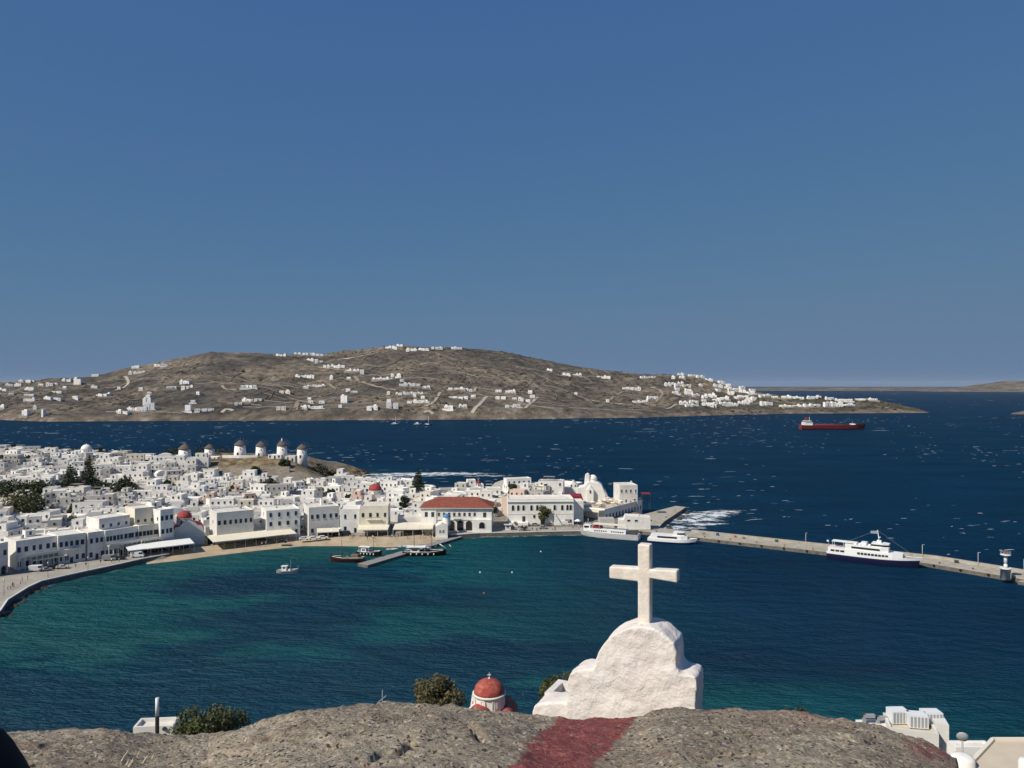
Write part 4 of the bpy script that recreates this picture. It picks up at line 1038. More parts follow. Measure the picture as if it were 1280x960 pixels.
# ------------------------------------------------------------------ trees
def leafcloud(pts_fn, n, size, rs, mt, name, parent, sizev=.5):
    """n leaf clump faces spread over points from pts_fn, all one crown"""
    V = np.zeros((n*4, 3), np.float32)
    for i in range(n):
        c, nr = pts_fn(rs); a = Vector((rs.normal(), rs.normal(), rs.normal())).normalized()
        nrm = (Vector(nr)*.8+Vector((rs.normal(), rs.normal(), rs.normal()))*.6).normalized()
        t = nrm.cross(a).normalized(); b = nrm.cross(t); s_ = size*(1+sizev*rs.normal()*.6); s_ = max(.3*size, s_)
        c = Vector(c)
        V[i*4:i*4+4] = [c-t*s_*.5, c-b*s_*.32, c+t*s_*.5, c+b*s_*.32+nrm*s_*.12]
    F = np.arange(n*4).reshape(n, 4)
    return addmesh(name, npmesh(name, V, F, [MATS[mt]]), parent)
def ball_pts(lobes):
    w_ = np.array([l[3]**2 for l in lobes]); w_ = w_/w_.sum()
    def f(rs):
        l = lobes[rs.choice(len(lobes), p=w_)]
        d = Vector((rs.normal(), rs.normal(), rs.normal())).normalized(); rr = l[3]*rs.uniform(.55, 1.05)
        return (l[0]+d.x*rr*l[4], l[1]+d.y*rr*l[4], l[2]+d.z*rr), d
    return f
def tree(x, y, z, h, wdt, label, mt='leaf_dark', n=420, seed=0, group=None, name='tree', leaf=1.25, trunk=True, cat='tree'):
    rs = np.random.RandomState(seed+100); e = empty(name, (x, y, z), 0, label, cat, group)
    th = h*.35 if trunk else h*.12
    m = MB(); m.tube((0, 0, -.6), (rs.normal()*.1, 0, th), max(.12, wdt*.045), 'bark', 7, max(.08, wdt*.03))
    lobes = []
    for i in range(9):
        a = i*2.4; rr = wdt*.5*rs.uniform(.35, .66); lx, ly = math.cos(a)*rr, math.sin(a)*rr; lz = th*.55+(h-th*.55)*rs.uniform(.22, .80)
        lobes.append((lx, ly, lz, wdt*rs.uniform(.17, .27), 1.0)); m.tube((0, 0, th*.75), (lx*.8, ly*.8, lz), wdt*.02, 'bark', 5, wdt*.008)
    lobes.append((0, 0, h*.78, wdt*.26, 1.0))
    m.build('trunk', e); leafcloud(ball_pts(lobes), n, leaf, rs, mt, 'crown', e)
    FOOT.append((x, y, wdt*.42)); return e
def conifer(x, y, z, h, wdt, label, seed=0, tiers=11):
    """araucaria-like pine: straight stem with whorls of flat drooping boughs"""
    rs = np.random.RandomState(seed); e = empty('pine_tree', (x, y, z), 0, label, 'tree')
    m = MB(); m.tube((0, 0, -.6), (0, 0, h), .38, 'bark', 7, .05); m.build('trunk', e)
    L = []
    for i in range(tiers):
        t = i/(tiers-1); zz = h*.14+h*.84*t; rr = wdt*.5*(1-t)**.8+.35; k = 8
        for j in range(k):
            a = j*2*math.pi/k+i*.4+rs.normal()*.1
            for q in range(3):
                r_ = rr*(.3+.35*q)*rs.uniform(.85, 1.1); L.append((math.cos(a)*r_, math.sin(a)*r_, zz-.10*r_+.1*rs.normal(), .26+.10*rr, 1.25))
    leafcloud(ball_pts(L), 2400, .85, rs, 'leaf_dark', 'crown', e); FOOT.append((x, y, wdt*.4)); return e
def palm(x, y, z, h, label, seed=0, name='palm_tree'):
    rs = np.random.RandomState(seed); e = empty(name, (x, y, z), 0, label, 'tree')
    m = MB(); m.tube((0, 0, -.5), (.3, 0, h), .25, 'bark', 7, .18); m.build('trunk', e); m = MB()
    for i in range(18):
        a = i*2*math.pi/18+rs.normal()*.1; up = rs.uniform(-.1, 1.0); prev = Vector((.3, 0, h)); L = rs.uniform(2.2, 3.0); sw = Vector((-math.sin(a), math.cos(a), 0))
        for k in range(5):
            t = (k+1)/5; p = Vector((.3+math.cos(a)*L*t, math.sin(a)*L*t, h+up*L*t*.7-1.5*t*t*1.2)); wd = .32*(1-t*.75)
            m.face([prev-sw*wd, p-sw*wd*.8, p+sw*wd*.8, prev+sw*wd], 'leaf_mid'); prev = p
    m.build('crown', e); FOOT.append((x, y, 2)); return e
def at_town(u, v, z0=None, y=None):
    """ground point of the town under a pixel"""
    ys = np.arange(300, 690, 2.0); xs = (u-640)/FPX*ys; zs = EYE-(v-HV)/FPX*ys; g = ground(xs, ys); k = int(np.argmax(g >= zs)); return float(xs[k]), float(ys[k]), float(g[k])
def at_depth(u, y):
    x = (u-640)/FPX*y; return x, y, gz(x, y)
x, y, z = at_depth(88, 455); FOOT.append((x, y-9, 5.5)); conifer(x, y, z, EYE-(581-HV)/FPX*y-z, 13, 'broad dark araucaria pine beside the taller thin one in town', 1)
x, y, z = at_depth(112, 462); FOOT.append((x, y-9, 5)); conifer(x, y, z, EYE-(571-HV)/FPX*y-z, 11, 'tall thin araucaria pine rising above the white town roofs', 2, 13)
x, y, z = at_depth(523, 452); conifer(x, y, z, EYE-(587-HV)/FPX*y-z, 9, 'lone dark conical pine near the cove behind the hall', 3, 9)
x, y, z = at_depth(252, 470); palm(x, y, z, EYE-(594-HV)/FPX*y-z, 'palm tree between white houses below the windmills', 4)
x, y, z = at_depth(337, 455); FOOT.append((x, y-10, 6)); tree(x, y, z, EYE-(600-HV)/FPX*y-z, 13, 'large dense dark tree among the houses below the windmills', n=1100, seed=5)
for i, (u, vt, yy, wd, lab) in enumerate([
    (20, 609, 418, 22, 'wide dark tree below the two pines in the old town'), (52, 606, 430, 19, 'dark rounded tree touching the broad pine'),
    (5, 606, 440, 12, 'dark leafy tree at the edge of the old town gardens'), (30, 620, 372, 22, 'green spreading tree close behind the waterfront square'),
    (95, 628, 385, 8, 'small dark tree rising from a courtyard behind the waterfront'), (155, 602, 436, 15, 'dark wide tree in front of the long arched white houses'),
    (128, 606, 446, 10, 'dark tree next to the tall thin pine'), (318, 589, 505, 8, 'round dark tree at the foot of the windmill slope'),
    (355, 586, 515, 8, 'bushy dark tree at the foot of the brown windmill slope'), (190, 580, 520, 6, 'low dark tree between white houses near the first windmill'),
    (208, 600, 440, 5, 'small courtyard tree in the middle of the town'), (412, 612, 430, 6, 'small dark tree between the houses near the red dome'),
    (505, 620, 395, 5, 'small tree behind the beach awnings'), (640, 603, 415, 5, 'leafy tree on a terrace of the old quarter')]):
    x, y, z = at_depth(u, yy); h = max(4, EYE-(vt-HV)/FPX*y-z)*1.05; FOOT.append((x, y-wd*.45-4, wd*.40)); tree(x, y, z, h, wd, lab, 'leaf_mid' if i in (3,) else 'leaf_dark', n=int(420+55*wd), seed=20+i, trunk=i not in (7, 8))
p = P(680, 655.5, 2.2); tree(p[0], p[1]-3, 2.0, 10, 6.5, 'olive green tamarisk tree before the long civic building', 'leaf_mid', n=1100, seed=50, leaf=.8)
p = P(655, 663, 2.1); tree(p[0], p[1], 2.0, 2.2, 4.5, 'low dark shrub on the quay near the white kiosk', 'leaf_dark', n=260, seed=51, leaf=.5, trunk=False, name='shrub', cat='shrub')
p = P(645, 659, 2.1); tree(p[0], p[1], 2.0, 3.0, 2.6, 'reddish brown shrub beside the white kiosk', 'leaf_olive', n=160, seed=52, leaf=.4, trunk=False, name='shrub', cat='shrub')

# ------------------------------------------------------------------ windmills on their ridge
def windmill(u, vb, y, dia, hpx, label, sails=True, white_cap=False, seed=0):
    x = (u-640)/FPX*y; z = gz(x, y); zb = EYE-(vb-HV)/FPX*y; H = hpx*y/FPX; r = dia/2
    e = empty('windmill', (x, y, z), 0, label, 'windmill', 'windmills on the ridge'); b = zb-z
    m = MB(); m.lathe([(r*1.06, -3), (r*1.04, b), (r*.90, b+H*.68)], 20, 'plaster'); m.build('tower', e)
    m = MB(); m.lathe([(r*1.06, b+H*.66), (r*1.02, b+H*.70), (r*.5, b+H*.88), (.15, b+H)], 20, 'thatch' if not white_cap else 'thatch'); cap = m.build('cap', e)
    if white_cap:
        m = MB(); m.lathe([(.9, b+H*.9), (.5, b+H*1.05), (.05, b+H*1.12)], 10, 'plaster'); m.build('finial', cap)
    a = .55; hub = Vector((math.sin(a)*r*1.35, -math.cos(a)*r*1.35, b+H*.74)); q = Vector((math.cos(a), math.sin(a), 0))
    if sails:
        m = MB(); m.tube((0, 0, b+H*.76), hub, .14, 'brown_wood', 6)
        k = 12
        tips = []
        for i in range(k):
            t = 2*math.pi*i/k+seed; p = hub+(q*math.cos(t)+Vector((0, 0, 1))*math.sin(t))*r*1.18; tips.append(p); m.tube(hub, p, .045, 'grey_wood', 4)
        for i in range(k): m.tube(tips[i], tips[(i+1) % k], .02, 'grey_wood', 3)
        m.build('sail_wheel', e)
    put('door', window_mesh('brown', 1.0, 2.0), e, -.3, -r*1.05-.01, b+.05); put('window', window_mesh('dark', .6, .8), e, r*.35, -r*.93, b+H*.42)
    FOOT.append((x, y, r+1.5)); return e
windmill(231, 574, 528, 8.4, 19.5, 'windmill at the inland end of the row, with a low house at its foot', False)
windmill(262, 571, 552, 7.2, 16, 'windmill with a shabby grey cap in front of a dark thicket', False)
windmill(300, 568.5, 545, 8.0, 18.5, 'broad white windmill with a round white terrace at its foot', True, seed=.2)
windmill(326, 569.5, 548, 7.2, 18, 'white windmill alone on the middle of the brown slope', True, seed=.1)
windmill(352.5, 570.5, 545, 7.2, 20.5, 'slender white windmill with a white tipped cap', True, True, seed=.3)
windmill(377.5, 572, 545, 7.2, 17, 'windmill at the seaward end of the row with a dark cap', True, seed=.4)
def low_wall(name, pts, z0, z1, t, m_, label, cat):
    q = MB()
    for a, b in zip(pts[:-1], pts[1:]):
        a = Vector((*a, 0)); b = Vector((*b, 0)); d = b-a; q.rbox(((a+b)/2).to_tuple()[:2]+(z0,), d.length, t, z1-z0, math.atan2(d.y, d.x), m_)
    o = q.build(name); tag(o, label, cat); return o
def rz_(u, y): return ((u-640)/FPX*y, y)
yb = 536
low_wall('terrace_wall', [rz_(278, yb), rz_(300, yb-2), rz_(322, yb)], 15, EYE-(569-HV)/FPX*yb, 1.2, 'plaster', 'curved white terrace wall at the foot of the broad windmill', 'wall')
low_wall('retaining_wall', [rz_(288, 508), rz_(318, 506), rz_(330, 507)], 8, gz(*rz_(312, 507))+2.6, 1.0, 'stone', 'dark stone retaining wall low on the windmill slope', 'wall')
low_wall('retaining_wall', [rz_(344, 509), rz_(362, 509)], 8, gz(*rz_(353, 509))+3.2, 1.0, 'stone', 'dark stone retaining wall below the slender windmill', 'wall')
for (u, vb, wd, dp, hh, lab) in ((231, 580, 13, 8, 3.0, 'low long white house at the foot of the inland windmill'), (263, 576, 12, 7, 3.0, 'low white house below the grey capped windmill'),
                                 (345, 573, 9, 6, 2.8, 'small white house against the slender windmill'), (364, 575, 7, 6, 3.6, 'white cube house between two seaward windmills')):
    y = 534.; x = (u-640)/FPX*y; z = min(gz(x, y), EYE-(vb-HV)/FPX*y)
    tag(house(x, y, z, 0, wd, dp, hh, 1, frame='blue', base=6), lab, 'house'); FOOT.append((x, y, wd*.6))
x, y, z = at_depth(283, 575)
for i, (u, yy, wd, hh) in enumerate(((252, 578, 16, 7), (275, 584, 18, 8), (292, 588, 12, 6), (215, 585, 14, 5))):
    x, y, z = at_depth(u, yy); tree(x, y, z, max(hh, EYE-(561-HV)/FPX*y-z), wd, 'dark thicket of trees behind the windmill row', 'leaf_dark', n=380, seed=70+i, group='thicket behind the windmills', leaf=1.1)
x, y, z = at_depth(398, 548); tree(x, y, z, 5.5, 14, 'green mat of shrubs on the headland beyond the last windmill', 'leaf_dark', n=420, seed=80, trunk=False, name='shrub', cat='shrub')
x, y, z = at_depth(415, 560); tree(x, y, z, 3.5, 9, 'low green shrub on the rocky headland towards the cove', 'leaf_dark', n=260, seed=81, trunk=False, name='shrub', cat='shrub')

# ------------------------------------------------------------------ the houses of the town
ZONES = [  # (test on pixel column and depth, words)
    (lambda u, y: u > 660 and y > 385, 'beside the whitewashed church'),
    (lambda u, y: u > 612, 'behind the long civic building'),
    (lambda u, y: u > 515, 'behind the red roofed hall'),
    (lambda u, y: u > 445, 'between red dome and awnings'),
    (lambda u, y: u > 395, 'near the cove'),
    (lambda u, y: u > 215 and y > 470, 'just below the windmills'),
    (lambda u, y: u > 290, 'around the large dark tree'),
    (lambda u, y: u > 205, 'behind the red waterfront church'),
    (lambda u, y: y < 395, 'behind the front row'),
    (lambda u, y: y > 520, 'at the far town edge'),
    (lambda u, y: u < 125, 'around the two pines'),
    (lambda u, y: True, 'between pines and inland windmill')]
WALLW = {'plaster': 'white', 'plaster_cream': 'cream', 'plaster_pink': 'pinkish', 'plaster_grey': 'grey'}
EXW = {'chimney': 'chimney', 'tank': 'roof tank', 'solar': 'solar heater', 'aircon': 'rooftop cooler', 'pergola': 'pergola', 'room': 'roof room', 'stair': 'outside stair', 'balcony': 'balcony'}
cand = []
rt = random.Random(5)
gy = 318.0
while gy < 668:
    step = 10.2+(gy-318)*.006
    gx = -.72*gy
    while gx < 66:
        x = gx+rt.uniform(-2.4, 2.4); y = gy+rt.uniform(-2.4, 2.4); gx += step+rt.uniform(-.6, 1.2)
        cand.append((x, y))
    gy += step*.92
cx = np.array([c[0] for c in cand]); cy = np.array([c[1] for c in cand])
cd = polydist(cx, cy, COAST); cb = polydist(cx, cy, BAY, False); cz = ground(cx, cy)
HOUSES = []
for i, (x, y) in enumerate(cand):
    u = 640+FPX*x/y
    if cd[i] < 9 or u < -25: continue
    if cb[i] < (25 if u < 200 else 22): continue
    if u > 605 and y < 392: continue
    hill = y > 508 and 255 < u < 450 and y < 615
    if hill or (y > 486 and 268 < u < 405): continue
    if 215 < u < 300 and y > 520: continue
    if y > 590 and u > 190: continue
    if any((x-f[0])**2+(y-f[1])**2 < (f[2]+3.6)**2 for f in FOOT): continue
    hh = rt.choice([3.4, 3.8, 4.2, 5.2, 5.8, 6.4, 7.0]) if y > 350 else rt.choice([4.2, 6.2, 6.8, 7.2])
    if y > 575: hh = rt.choice([3.2, 3.6, 4.0])
    if u > 640: hh = rt.choice([6.2, 7, 8.6, 9.6, 11])
    HOUSES.append([x, y, float(cz[i]), hh])
HOUSES.sort(key=lambda h: h[1])
# keep only houses of which something shows over the roofs before them
sky = np.full(1400, 2000.0); keep = []
for h in HOUSES:
    x, y, z, hh = h; u, vt = proj(x, y, z+hh); hw = 4.6*FPX/y; a, b = int(max(0, u-hw)+50), int(min(1340, u+hw)+50)
    if b <= a: continue
    vis = (sky[a:b]-vt)
    if (vis > 1.2).mean() > .25:
        keep.append(h+[float(np.clip(vis, 0, 40).mean())*hw]); sky[a:b] = np.minimum(sky[a:b], vt)
HOUSES = keep
order = sorted(range(len(HOUSES)), key=lambda i: -HOUSES[i][4]); single = set(order[:292])
print('town houses', len(HOUSES))
rest_mb = MB(); LAB = {}
for i, (x, y, z, hh, vis) in enumerate(HOUSES):
    u = 640+FPX*x/y; r_ = random.Random(i*31+3)
    fl = 1 if hh < 5 else (2 if hh < 8 else 3)
    w_, d_ = r_.choice((r_.uniform(5.4, 9), r_.uniform(8, 12), r_.uniform(11, 15))), r_.uniform(5.6, 10.5)
    rz = (-.10 if u > 400 else .16)+r_.gauss(0, .10)+(math.pi/2 if r_.random() < .25 else 0)*0+r_.choice((0, 0, 0, .35, -.3))
    wall = r_.choices(['plaster', 'plaster_cream', 'plaster_pink', 'plaster_grey'], [77, 7, 2, 14])[0]
    roof = r_.choices(['roof_white', 'roof_grey', 'roof_tan', 'plaster'], [48, 26, 12, 14])[0]
    if i not in single:
        rest_mb.M = Matrix.Translation((x, y, z)) @ Matrix.Rotation(rz, 4, 'Z'); rest_mb.roofbox(-w_/2, w_/2, -d_/2, d_/2, -3, hh, 'plaster', roof, .45, .28)
        for k in range(3):
            xx = -w_/2+(k+.5)*w_/3; rest_mb.box(xx-.45, xx+.45, -d_/2-.05, -d_/2-.003, hh-2.4, hh-1.1, 'glass')
        continue
    fr = r_.choices(['blue', 'green', 'brown', 'grey', 'dark'], [34, 10, 22, 14, 20])[0]
    ex = tuple(r_.sample(['chimney', 'tank', 'solar', 'aircon', 'pergola', 'room', 'stair', 'balcony', 'chimney', 'room'], r_.choice((1, 2, 2, 3))))
    ex = tuple(dict.fromkeys(e for e in ex if not (e == 'balcony' and fl == 1)))
    up = None
    if r_.random() < (.5 if y < 575 else .12):
        a = r_.uniform(0, .35); b = r_.uniform(.62, 1.0); up = (-w_/2+a*w_, -w_/2+b*w_, -d_/2+r_.uniform(.0, .45)*d_, d_/2-.002, r_.choice((2.6, 3.0, 3.2)))
        ex = tuple(e for e in ex if e in ('chimney', 'stair', 'balcony', 'aircon'))
    an = None
    if r_.random() < .62:
        sd = r_.choice((-1, 1, 0)); ah = hh*r_.uniform(.4, .8)
        if sd: a_ = r_.uniform(2.0, 4.2); an = ((w_/2-.02, w_/2+a_) if sd > 0 else (-w_/2-a_, -w_/2+.02))+(-d_*r_.uniform(.1, .5), d_*r_.uniform(.1, .45), ah)
        else: an = (-w_*r_.uniform(.1, .48), w_*r_.uniform(.1, .48), -d_/2-r_.uniform(1.6, 3.6), -d_/2+.02, min(ah, 4.2))
    vt_ = (not up) and r_.random() < .07
    if vt_: ex = tuple(q for q in ex if q in ('stair', 'balcony'))
    e = house(x, y, z, rz, w_, d_, hh, fl, wall, roof, fr, up, True, ex, None, 'house', r_, skip=.36, jit=2.2, wsz=(.6, .8, .8, 1.0, 1.2), annex=an, vault=vt_)
    zone = next(t for f, t in ZONES if f(u, y))
    fs = (['upper room'] if up else ['vaulted roof'] if vt_ else [])+[EXW[q] for q in ex]
    feat = ', '.join(fs[:3]) if fs else 'bare roof'
    st = {1: 'low', 2: 'two-storey', 3: 'tall'}[fl]
    lab = '%s %s house, %s windows, %s, %s' % (st, WALLW[wall], fr, feat, zone)
    e['_z'] = zone; LAB.setdefault(lab, []).append(e)
for lab, es in LAB.items():
    for e in es: e['label'] = lab; e['category'] = 'house'; e['group'] = 'houses '+e['_z']; del e['_z']
rq = random.Random(41); nsh = 0
for k in range(900):
    if nsh >= 85: break
    h_ = rq.choice(HOUSES); x = h_[0]+rq.uniform(-8, 8); y = h_[1]-rq.uniform(4.5, 8); u = 640+FPX*x/y
    if u < -5 or any((x-g[0])**2+(y-g[1])**2 < 42 for g in HOUSES if abs(g[1]-y) < 8) or any((x-f[0])**2+(y-f[1])**2 < (f[2]+1)**2 for f in FOOT): continue
    z = gz(x, y); nsh += 1; zone = next(t for f, t in ZONES if f(u, y)); FOOT.append((x, y, 1.5))
    tree(x, y, z, rq.uniform(3.5, 7.0), rq.uniform(3.0, 6.0), 'dark courtyard shrub among houses '+zone, rq.choice(('leaf_dark', 'leaf_dark', 'leaf_mid')), n=240, seed=300+k, group='courtyard shrubs '+zone, name='courtyard_shrub', leaf=1.0, cat='shrub')
if rest_mb.v:
    o = rest_mb.build('packed_houses'); tag(o, 'mass of small white houses filling gaps among the farther town roofs', 'houses', kind='stuff')
# ------------------------------------------------------------------ villas, tracks and scrub on the peninsula
VIL = []
def crop(ox, oy, sc, lst):
    for t in lst:
        x, y, w_ = t[:3]; VIL.append((ox+x/sc, oy+y/sc, w_/sc, t[3] if len(t) > 3 else ''))
crop(0, 420, 4, [(10, 268, 25), (50, 252, 40), (95, 250, 40), (155, 232, 50), (210, 250, 30), (255, 247, 40), (290, 243, 25), (340, 228, 50), (390, 240, 40, 't'), (480, 204, 40), (60, 295, 30), (150, 302, 50), (155, 270, 50),
                 (285, 285, 60), (150, 324, 60), (245, 317, 50), (290, 322, 40), (385, 314, 40), (475, 262, 35), (515, 303, 60), (15, 362, 30), (132, 400, 40, 't'), (217, 402, 12, 't'), (690, 190, 90), (680, 162, 45), (790, 150, 35),
                 (825, 150, 35), (930, 238, 60), (940, 262, 60), (860, 264, 50), (1240, 263, 60), (945, 378, 40, 't'), (1025, 374, 100, 'l'), (670, 375, 60), (715, 378, 60, 't'), (755, 368, 50, 't'), (740, 345, 45, 't'), (1195, 344, 40), (1240, 330, 50),
                 (620, 386, 70, 'l'), (30, 275, 25), (110, 232, 25), (330, 262, 25), (710, 270, 25), (600, 268, 20), (750, 292, 25)])
crop(300, 420, 4, [(45, 261, 80), (40, 330, 50), (90, 326, 40), (230, 288, 60, 'c'), (208, 368, 50, 'c'), (330, 208, 110), (385, 253, 100, 'l'), (355, 125, 80), (390, 100, 60), (395, 135, 45), (210, 102, 60), (350, 86, 50), (445, 158, 60), (500, 158, 70),
                   (575, 176, 100, 'l'), (612, 193, 25, 't'), (715, 219, 110, 'l'), (810, 226, 20), (850, 254, 110), (935, 261, 40), (860, 293, 170, 'l'), (895, 334, 120, 'l'), (1085, 268, 90), (1095, 312, 110, 'l'), (1045, 366, 50), (1115, 356, 45),
                   (1145, 278, 40), (365, 360, 130, 'l'), (525, 335, 40, 't'), (665, 366, 60), (765, 362, 70, 't'), (750, 340, 30, 't'), (760, 64, 70), (800, 52, 40), (860, 74, 60), (920, 70, 60), (985, 66, 60), (1085, 66, 60), (460, 215, 20), (290, 90, 40), (330, 84, 30)])
crop(600, 420, 4, [(350, 174, 35), (432, 194, 40), (488, 199, 50), (610, 209, 90, 'l'), (840, 207, 90, 'l'), (95, 279, 35), (155, 284, 55), (255, 289, 30), (105, 316, 55), (190, 322, 60), (232, 328, 50), (265, 312, 30), (150, 360, 50), (185, 356, 40),
                   (320, 276, 28, 's'), (760, 269, 100), (640, 333, 15), (800, 334, 80, 'l'), (862, 319, 60), (970, 213, 25), (1005, 194, 35), (1010, 213, 30), (1060, 198, 40), (1105, 209, 50), (1145, 224, 40), (1205, 234, 30), (1190, 256, 50),
                   (1240, 264, 40), (950, 249, 60), (990, 254, 40), (1035, 254, 50, 'c'), (1045, 294, 45), (1080, 302, 50), (1150, 302, 60), (1020, 339, 50), (1070, 334, 50), (1060, 354, 80), (1140, 344, 60), (1185, 329, 40), (1225, 319, 50),
                   (1240, 344, 50), (1270, 349, 30), (1165, 354, 40), (830, 330, 35), (480, 292, 18)])
crop(880, 440, 3.2, [(65, 122, 20), (90, 147, 30), (30, 180, 50), (15, 218, 50), (80, 192, 40), (90, 213, 60), (150, 188, 60), (155, 160, 30), (190, 168, 30), (245, 180, 50), (330, 186, 40), (375, 188, 50), (440, 188, 60), (505, 193, 40), (560, 198, 70),
                     (650, 194, 90, 'l'), (345, 219, 90, 'l'), (430, 218, 70), (500, 220, 50, 't'), (540, 220, 40, 't'), (580, 218, 50), (250, 211, 50), (160, 211, 50), (120, 213, 40), (50, 198, 35), (285, 185, 30)])
_rx = random.Random(55)
for _ in range(46):
    _a = _rx.random()
    if _a < .45: VIL.append((_rx.uniform(838, 945), _rx.uniform(474, 507), _rx.uniform(4.5, 9), ''))
    elif _a < .75: VIL.append((_rx.uniform(380, 600), _rx.uniform(468, 512), _rx.uniform(4, 9), ''))
    else: VIL.append((_rx.uniform(10, 330), _rx.uniform(484, 514), _rx.uniform(4, 8), ''))
ZV = [(lambda u, v: u > 960, 'on the low rocky cape'), (lambda u, v: u > 835 and v < 482, 'at the top of the stepped village'), (lambda u, v: u > 835, 'in the lower stepped village'),
      (lambda u, v: v < 447, 'on the peninsula crest'), (lambda u, v: u > 600 and v < 475, 'strung along the right ridge'), (lambda u, v: u > 600, 'in the hamlet above the cliff'),
      (lambda u, v: u > 370 and v < 470, 'under the crest road'), (lambda u, v: u > 370, 'above the moored sailing boats'), (lambda u, v: u > 220, 'on the slope with pale stone houses'),
      (lambda u, v: u > 130 and v > 500, 'in the white cluster above the shore'), (lambda u, v: u > 130, 'beside the winding track'), (lambda u, v: True, 'on the low western spur')]
rv = random.Random(77)
HX_ = []
for (u, v, wpx, t) in VIL:
    x, y, z = hillhit(u, v); sc = y/FPX; W = wpx*sc*.95; D = rv.uniform(7, 11); h = rv.uniform(3.6, 5.2)*(1.0 if t != 't' else 2.0)*(1.35)
    if t == 'l': h = rv.uniform(3.6, 4.4)
    wall = 'plaster_cream' if t == 'c' else ('stone' if t == 's' else 'villa_white')
    e = empty('villa', (x, y, z), rv.uniform(-.25, .3)); k = max(1, int(round(W/rv.uniform(8, 13)))); m = MB(); xx = -W/2; wins = []
    for i in range(k):
        ww = W/k*rv.uniform(.72, .98); dy = rv.uniform(-2.5, 2.5); hh = h*rv.uniform(.75, 1.2)
        m.roofbox(xx, xx+ww, dy-D/2, dy+D/2, -5, hh, wall, 'roof_white', .3, .25); wins.append((xx, xx+ww, dy-D/2, hh))
        if rv.random() < .35: m.box(xx+.1*ww, xx+.6*ww, dy, dy+D/2-.3, hh-.35, hh+2.4, wall)
        xx += W/k
    m.build('wall', e)
    if W > 9:
        for (a, b, yy, hh) in wins:
            n = max(1, int((b-a)/4.2))
            for i in range(n):
                if rv.random() < .55: put('window', window_mesh('dark', 1.6, 1.9), e, a+(i+.5)*(b-a)/n, yy-.002, .6)
    if rv.random() < .4 and wall == 'villa_white':
        q = MB(); q.box(-W/2-2, W/2+2, -D/2-5.0, -D/2-4.6, -5, .2, rv.choice(('villa_white', 'stone', 'stone'))); q.build('terrace_wall', e)
    zone = next(tt for f, tt in ZV if f(u, v))
    size = {'l': 'long low', 't': 'tall stacked', 'c': 'sand coloured', 's': 'dark stone'}.get(t) or ('tiny' if wpx < 7 else 'small' if wpx < 10.5 else 'mid-sized' if wpx < 15 else 'wide')
    cnt = {1: 'single-block', 2: 'two-block', 3: 'three-block'}.get(k, 'many-block')
    tag(e, '%s %s%s villa %s' % (size, '' if t in ('c', 's') else 'white ', cnt, zone), 'villa', 'villas '+zone); HX_.append((x, y))
def ribbon_px(name, pts, wd, mt, lift=.5):
    P3 = []
    for (a, b) in zip(pts[:-1], pts[1:]):
        n = max(2, int(math.hypot(b[0]-a[0], b[1]-a[1])/3))
        for i in range(n): P3.append(hillhit(a[0]+(b[0]-a[0])*i/n, a[1]+(b[1]-a[1])*i/n))
    P3.append(hillhit(*pts[-1])); V = []; F = []
    # smooth the depth so that the track does not jump
    A = np.array(P3)
    for _ in range(3): A[1:-1] = (A[:-2]+A[1:-1]*2+A[2:])/4
    for i in range(len(A)):
        t = Vector(A[min(i+1, len(A)-1)]-A[max(i-1, 0)]); t.z = 0; t.normalize(); n_ = Vector((-t.y, t.x, 0))
        for s_ in (-1, 0, 1):
            p = Vector(A[i])+n_*wd/2*s_; V.append((p.x, p.y, float(farz(np.array([p.x]), np.array([p.y]))[0])+lift+.6))
    for i in range(len(A)-1):
        for j in (0, 1): F.append((i*3+j, (i+1)*3+j, (i+1)*3+j+1, i*3+j+1))
    o = addmesh(name, npmesh(name, V, F, [MATS[mt]], smooth=True)); tag(o, kind='structure')
mat('dirt_track', (.27, .22, .165), .95, .1, var=.2, vscale=.05)
mat('pale_track', (.40, .35, .28), .95, .1, var=.2, vscale=.05)
c1 = lambda l: [(a/4, 420+b/4) for a, b in l]; c2 = lambda l: [(300+a/4, 420+b/4) for a, b in l]; c3 = lambda l: [(600+a/4, 420+b/4) for a, b in l]
for l, wd, mt in ((c1([(600, 205), (625, 200), (640, 225), (650, 240), (620, 262), (575, 275)]), 7, 'pale_track'), (c1([(1110, 388), (1125, 365), (1165, 378)]), 7, 'pale_track'), (c1([(1110, 250), (1120, 268), (1180, 272)]), 6, 'dirt_track'),
                  (c2([(490, 118), (560, 112), (640, 95), (690, 88)]), 7, 'pale_track'), (c2([(570, 205), (610, 235), (690, 258), (780, 275)]), 8, 'dirt_track'), (c2([(340, 155), (420, 162), (540, 175)]), 6, 'dirt_track'),
                  (c2([(1235, 305), (1205, 335), (1160, 388)]), 8, 'pale_track'), (c2([(1000, 285), (975, 330), (925, 358)]), 6, 'pale_track'), (c2([(1165, 285), (1180, 262)]), 6, 'pale_track'), (c2([(440, 240), (480, 268)]), 6, 'dirt_track'),
                  (c2([(275, 375), (290, 330)]), 9, 'dirt_track'), (c3([(290, 310), (255, 335), (225, 365)]), 6, 'pale_track'), (c3([(440, 290), (560, 325), (640, 338), (760, 345)]), 6, 'dirt_track'), (c3([(850, 258), (900, 270), (925, 290), (880, 330)]), 6, 'dirt_track'),
                  (c3([(1120, 240), (1200, 275), (1260, 300)]), 6, 'dirt_track'), (c3([(930, 365), (985, 345)]), 6, 'pale_track'), (c3([(640, 330), (670, 300), (720, 280), (780, 272)]), 5, 'dirt_track'), (c2([(920, 390), (945, 372), (965, 392)]), 6, 'pale_track')):
    ribbon_px('track', l, wd, mt)
